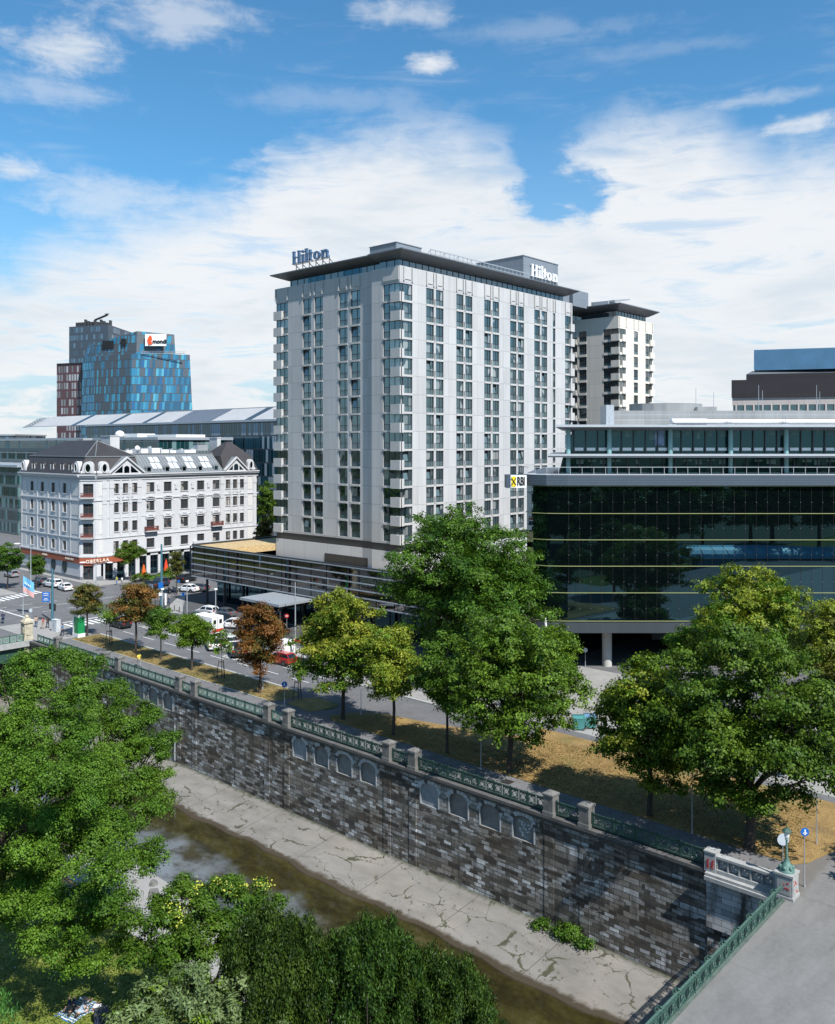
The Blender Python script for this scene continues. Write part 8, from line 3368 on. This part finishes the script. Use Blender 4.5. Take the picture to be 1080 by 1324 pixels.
lying('person in dark clothes lying on the left of the striped towel', (.1, .42), up + .25, M['black'], M['clothnavy'], True)
lying('person in a pale grey-blue top lying on the right of the striped towel', (.0, -.30), up - .1, pm('pale_blue_cloth', (.30, .36, .44), .9, .1, 5), M['clothgrey'], True)
cu_, cv_ = gnd(131, 1320, LAWN)
cb = thing('cool_box', 'dark blue cool box standing on the lawn beside the towel', 'cool box', (cu_, cv_, LAWN), None, up + .4)
del cb['_base']
b = MB()
b.box(-.3, -.36, 0, .3, .36, .5)
b.build('body', M['clothnavy'], cb, base=(0, 0, 0))
b = MB()
b.box(-.33, -.39, .5, .33, .39, .6)
b.build('lid', pm('dark_grey_lid', (.05, .055, .06), .6, .1, 3), cb, base=(0, 0, 0))
b = MB()
for s_ in (-1, 1):
    b.box(-.03, s_ * .39, .2, .03, s_ * .41, .5)
b.build('handle', M['rubber'], cb, base=(0, 0, 0))
bu_, bv_ = gnd(127, 1306, LAWN)
bag = thing('picnic_bag', 'small red and white bag beside the dark blue cool box', 'bag', (bu_, bv_, LAWN), None, up)
del bag['_base']
b = MB()
b.frus([(-.18, -.24), (.18, -.24), (.18, .24), (-.18, .24)], 0, [(-.1, -.2), (.1, -.2), (.1, .2), (-.1, .2)], .32, 0)
b.box(-.19, -.25, .1, .19, .25, .18, 1)
b.build('body', [M['clothwhite'], M['red']], bag, base=(0, 0, 0))
b = MB()
b.torus((0, 0, .32), (1, 0, 0), .12, .015, 8, 4, 0, 0, math.pi)
b.build('handle', M['red'], bag, base=(0, 0, 0))


# ------------------------------------------------------------------ street furniture
def pole_thing(name, label, cat, base, h, r, mat, group=None):
    t_ = thing(name, label, cat, base, group)
    del t_['_base']
    b = MB()
    b.lathe([(r * 2.2, 0), (r * 2.2, .12), (r * 1.25, .2), (r, h * .5), (r * .75, h)], (0, 0, 0), 8)
    b.build('pole', mat, t_, base=(0, 0, 0), smooth=True)
    return t_


def part(b, name, mat, t_):
    return b.build(name, mat, t_, base=(0, 0, 0))


def disc(b, c, r, m=0, n=16, th=.03):
    """round plate facing -X-Y (towards the street viewer)"""
    d_ = Vector((-.74, -.67, 0))
    b.tube(Vector(c), Vector(c) + d_ * th, r, None, n, m)


def plate(b, c, w, h, m=0, th=.03, ang=ANG):
    rx = Vector((R_[0], R_[1], 0))
    d_ = Vector((-F_[0], -F_[1], 0)) * th
    c = Vector(c)
    b.hprism([c - rx * w / 2 + Vector((0, 0, -h / 2)), c + rx * w / 2 + Vector((0, 0, -h / 2)), c + rx * w / 2 + Vector((0, 0, h / 2)), c - rx * w / 2 + Vector((0, 0, h / 2))], d_, m)


u_, v_ = gnd(68, 803)
t_ = pole_thing('signal_mast', 'tall teal steel mast with blue direction signs beside the grey switch box', 'mast', (u_, v_, 0), 8.3, .20, M['teal'])
b = MB()
plate(b, (-.8, .5, 4.3), 1.2, .75)
plate(b, (-.8, .5, 3.45), 1.2, .75)
part(b, 'direction_sign', M['blue'], t_)
b = MB()
for z_ in (4.15, 4.45, 3.4):
    plate(b, (-.83, .47, z_), .8, .08, 0, .035)
plate(b, (-.83, .47, 3.62), .5, .07, 0, .035)
part(b, 'sign_lettering', M['white'], t_)
b = MB()
b.box(.1, -.35, 1.6, .4, -.05, 2.7)
b.box(-.4, .05, 1.9, -.12, .32, 2.8)
part(b, 'signal_head', M['black'], t_)
u_, v_ = gnd(30, 794)
t_ = pole_thing('flagpole', 'white flagpole with a light blue flag at the crossing', 'flagpole', (u_, v_, 0), 6.6, .05, M['galv'])
b = MB()
for i in range(6):
    for j in range(3):
        def fp(i_, j_):
            s_ = i_ * .30
            return (R_[0] * s_ + .12 * math.sin(i_ * 1.1) * F_[0], R_[1] * s_ + .12 * math.sin(i_ * 1.1) * F_[1], 6.3 - j_ * .85 - i_ * .18)
        b.poly([fp(i, j), fp(i + 1, j), fp(i + 1, j + 1), fp(i, j + 1)], 0 if j < 2 else 1)
part(b, 'flag', [M['skyblue'], pm('red_and_white_hem', (.62, .35, .33), .8, .2, 4)], t_)
b = MB()
for k in range(4):
    plate(b, (R_[0] * (.45 + .28 * k) - .13, R_[1] * (.45 + .28 * k) - .1, 5.2 - k * .2), .16, .3, 0, .02)
part(b, 'flag_emblem', M['white'], t_)
u_, v_ = gnd(72.5, 816, .05)
t_ = thing('switch_box', 'pale grey street switch boxes below the tall teal mast', 'switch box', (u_, v_, .05), None, R(8))
del t_['_base']
b = MB()
b.box(-.35, -.65, 0, .35, .65, 1.7, 0)
b.box(-.38, -.68, 1.7, .38, .68, 1.76, 0)
b.box(-.36, -.01, .15, -.345, .01, 1.6, 1)
part(b, 'cabinet', [pm('pale_grey_cabinet', (.48, .51, .54), .6, .08, 2), M['darkmetal']], t_)
b = MB()
b.box(-.37, .08, .8, -.35, .14, 1.0)
part(b, 'handle', M['darkmetal'], t_)
u_, v_ = gnd(102, 823, .05)
t_ = thing('poster_pillar', 'green and white poster pillar beside the small brownish tree', 'advertising pillar', (u_, v_, .05))
del t_['_base']
b = MB()
b.box(-.55, -.85, 0, .55, .85, .55)
b.box(-.5, -.8, 2.95, .5, .8, 3.1)
part(b, 'base', M['white'], t_)
b = MB()
b.box(-.5, -.78, .55, .5, .78, 2.95)
part(b, 'poster', M['adgreen'], t_)
b = MB()
b.box(-.53, .45, .56, .53, .80, 2.94)
part(b, 'poster_edge', M['white'], t_)
u_, v_ = gnd(209, 787)
t_ = pole_thing('signal_mast', 'tall teal mast before the two parasols with small street signs', 'mast', (u_, v_, 0), 11.0, .2, M['teal'])
b = MB()
plate(b, (-.25, -.2, 4.0), .8, 1.1)
part(b, 'blue_sign', M['blue'], t_)
b = MB()
plate(b, (-.25, -.2, 2.6), .7, .7)
plate(b, (.5, -.5, 1.6), .3, 2.0)
part(b, 'white_sign', M['white'], t_)
u_, v_ = gnd(195, 772)
t_ = thing('info_panel', 'grey-blue street information panel left of the tall teal mast', 'info panel', (u_, v_, 0), None, R(10))
del t_['_base']
b = MB()
b.box(-.1, -.55, 0, .1, .55, 2.4)
part(b, 'panel', pm('grey_blue_panel', (.14, .18, .22), .4, .15, 2), t_)
b = MB()
b.box(-.12, -.45, .5, -.1, .45, 1.3)
part(b, 'poster', M['blue'], t_)
# street lamps
for (px, py, h, arm, lab) in ((242, 795, 5.6, 1, 'grey street lamp left of the white box van'), (279, 805, 5.3, 1, 'grey street lamp above the dark blue saloon car'), (382, 826, 8.2, 0, 'tall bare grey pole right of the hotel canopy'), (124.5, 764, 5.2, 2, 'two-armed white street lamp before the cut corner of the white house'),
                              (40, 766, 9.0, 3, 'street lamp before the round windows of the white house'), (210, 800, 4.8, 1, 'thin grey lamp behind the orange-brown tree')):
    u_, v_ = gnd(px, py)
    t_ = pole_thing('street_lamp', lab, 'lamp', (u_, v_, 0), h, .085, M['galv'], 'street lamps')
    if arm == 1:
        b = MB()
        b.box(-.25, -.12, h - .15, .25, .12, h + .08)
        part(b, 'lamp_head', M['white'], t_)
    elif arm >= 2:
        b = MB()
        rx = Vector((R_[0], R_[1], 0))
        for s_ in ((-1, 1) if arm == 2 else (-1,)):
            b.tube((0, 0, h - .1), Vector((0, 0, h + .25)) + rx * (2.2 * s_), .04, None, 5)
        part(b, 'arm', M['galv'], t_)
        b = MB()
        for s_ in ((-1, 1) if arm == 2 else (-1,)):
            b.ell(Vector((0, 0, h + .25)) + rx * (2.6 * s_), (.6, .6, .12), 0, 10, 5)
        part(b, 'lamp_head', M['white'], t_)
# white lamp on the corner of the glass office
p_ = at_px(706, 812, 104)
t_ = pole_thing('street_lamp', 'white globe-headed lamp at the lower corner of the glass office', 'lamp', (p_.x, p_.y, 0), 6.5, .09, M['galv'], 'street lamps')
b = MB()
b.tube((0, 0, 6.4), (-.1 * R_[0], -.1 * R_[1], 7.5), .12, None, 6)
b.ell((-.35 * R_[0], -.35 * R_[1], 7.6), (.4, .4, .35), 0, 9, 6)
part(b, 'lamp_head', M['white'], t_)
# flag near the canopy
u_, v_ = gnd(402, 797)
t_ = pole_thing('flagpole', 'flagpole with a magenta and white flag near the hotel canopy', 'flagpole', (u_, v_, 0), 5.4, .05, M['galv'])
b = MB()
for i in range(3):
    for j in range(3):
        b.poly([(R_[0] * .2 * i, R_[1] * .2 * i, 5.2 - j * .8), (R_[0] * .2 * (i + 1), R_[1] * .2 * (i + 1), 5.1 - j * .8), (R_[0] * .2 * (i + 1), R_[1] * .2 * (i + 1), 4.35 - j * .8), (R_[0] * .2 * i, R_[1] * .2 * i, 4.4 - j * .8)], j % 2)
part(b, 'flag', [pm('magenta_cloth', (.5, .03, .18), .8, .1, 3), M['clothwhite']], t_)
# traffic signs
SG = 'traffic signs'


def sign(lab, pos, h, kind, rad=.32):
    t_ = pole_thing('traffic_sign', lab, 'traffic sign', pos, h, .032, M['galv'], SG)
    b = MB()
    if kind == 'blue':
        disc(b, (-.03, -.03, h - .1), rad, 0)
        part(b, 'disc', M['blue'], t_)
        b = MB()
        plate(b, (-.06, -.055, h - .1), .08, .34, 0, .02)
        plate(b, (-.06, -.055, h - .16), .26, .05, 0, .02)
        part(b, 'symbol', M['white'], t_)
    elif kind == 'bluesq':
        plate(b, (-.03, -.03, h - .2), .5, .5)
        part(b, 'plate', M['blue'], t_)
    elif kind == 'white':
        disc(b, (-.03, -.03, h - .1), rad, 0)
        part(b, 'disc', pm('sign_back', (.45, .5, .55), .5, .05, 2), t_)
    elif kind == 'red':
        disc(b, (-.03, -.03, h - .1), rad, 0)
        part(b, 'disc', M['red'], t_)
        b = MB()
        plate(b, (-.06, -.055, h - .1), .4, .1, 0, .02)
        part(b, 'symbol', M['white'], t_)
    return t_


sign('blue round foot and cycle path sign on the driveway island', (*gnd(368, 913), .05), 2.4, 'blue')
sign('plain thin post on the verge left of the rust-coloured tree', (*gnd(340, 892), .05), 2.3, 'none')
sign('plain thin grey post on the dry lawn left of the wide tree', (*gnd(622, 996), .05), 3.6, 'none')
sign('plain grey post on the dry lawn left of the largest tree', (*gnd(895, 1079), .05), 4.2, 'none')
sign('plain grey post behind the largest tree near the picture edge', (*gnd(1056, 1092), .05), 3.4, 'none')
sign('blue round sign standing behind the bridge lamp', (57.6, 19.0, 0), 3.6, 'blue', .27)
sign('round sign seen from behind beside the bridge lamp', (57.2, 20.2, 0), 2.9, 'white', .38)
sign('red and white no-entry sign before the hotel canopy', (*gnd(371, 818), 0), 2.6, 'red')
sign('blue square parking sign near the silver scooter', (*gnd(231, 768), 0), 2.6, 'bluesq')
sign('blue square sign beside the left street lamp', (*gnd(237, 793), 0), 3.4, 'bluesq')
sign('white sign plate in the passage below the glass office', (*gnd(757, 862), 0), 2.2, 'white', .28)
sign('small sign post between the crossing and the near promenade', (*gnd(40, 808), 0.05), 2.3, 'white', .28)
sign('thin post below the wide tree near the driveway', (*gnd(467, 925), 0.03), 2.6, 'none')
# closed parasols
for (px, py, mt, lab) in ((186, 750, 'orange', 'closed orange parasol at the terrace of the white house'), (215, 743, 'redcloth', 'closed red parasol at the terrace of the white house')):
    u_, v_ = gnd(px, py)
    t_ = pole_thing('closed_parasol', lab, 'parasol', (u_, v_, 0), 1.2, .04, M['galv'], 'closed terrace parasols')
    b = MB()
    N = 12
    prof = [(.42, .55), (.50, .75), (.46, 1.3), (.34, 2.1), (.16, 2.9), (.03, 3.35)]
    v = []
    for k, (r_, z_) in enumerate(prof):
        for i in range(N):
            a = 2 * math.pi * i / N
            rr = r_ * (1.0 if i % 2 else .68)
            v.append((rr * math.cos(a), rr * math.sin(a), z_))
    f = [(k * N + i, k * N + (i + 1) % N, (k + 1) * N + (i + 1) % N, (k + 1) * N + i) for k in range(len(prof) - 1) for i in range(N)]
    b.add(v, f)
    part(b, 'canopy', M[mt], t_)
# bollards by the crossing and podium
bo = MB()
bo.lathe([(.07, 0), (.07, .85), (.09, .87), (.05, .98)], (0, 0, 0), 8)
bm_ = bo.mesh('bollard', [M['darkmetal']])
for k in range(7):
    o = link_mesh('bollard', bm_, None, (81.9 + k * .25, 127.5 + k * 1.9, 0))
    tag(o, 'slim dark bollard in the row at the forecourt corner', 'bollard', 'bollards at the forecourt corner')
# manhole cover on the path
u_, v_ = gnd(656, 1011)
b = MB()
b.box(u_ - .45, v_ - .45, .004, u_ + .45, v_ + .45, .02)
tag(b.build('manhole_cover', M['rubber'], base=(u_, v_, 0)), 'dark square manhole cover on the promenade path', 'manhole cover')

# ------------------------------------------------------------------ sub-parts: hang small parts on the part that carries them
CARRY = {'lettering': ('banner', 'sign_panel'), 'chimney': ('hip_roof', 'mansard_roof'), 'skylight': ('zinc_roof',), 'dormer': ('mansard_roof', 'zinc_roof'), 'oval_dormer': ('mansard_roof',), 'roof_unit': ('zinc_roof', 'roof_edge'),
         'roof_dish': ('zinc_roof',), 'gable_window': ('gable',), 'ridge': ('hip_roof',), 'sign_flame': ('sign_panel',), 'sign_emblem': ('sign_panel',), 'sign_mark': ('sign_panel',), 'sign_letters': ('roof_box', 'sign_frame'),
         'symbol': ('disc',), 'sign_lettering': ('direction_sign',), 'flag_emblem': ('flag',), 'blind': ('terrace_glazing',), 'poster': ('terrace_glazing', 'panel'), 'arch_stone': ('niche',), 'balustrade': ('parapet_band',),
         'duct': ('roof_screen',), 'mast': ('roof_screen',), 'roof_fixture': ('roof_screen',), 'canopy_post': ('canopy',), 'shop_frame': ('shop_window',), 'roof_louvre': ('roof_panel',), 'lamp_head': ('pole',), 'arm': ('pole',)}
stem_ = lambda n: n.split('.')[0]


def centre(o):
    c = Vector((0, 0, 0))
    for p in o.bound_box:
        c += Vector(p)
    return c / 8 + o.location


for root in [o for o in COL.objects if o.parent is None and o.type == 'EMPTY']:
    kids = list(root.children)
    for ch in kids:
        want = CARRY.get(stem_(ch.name))
        if not want:
            continue
        cand = [k for k in kids if stem_(k.name) in want and k is not ch and k.parent is root and k.location.length < 1e-6 and abs(k.rotation_euler[2]) < 1e-6]
        if cand:
            ch.parent = min(cand, key=lambda k: (centre(k) - centre(ch)).length)
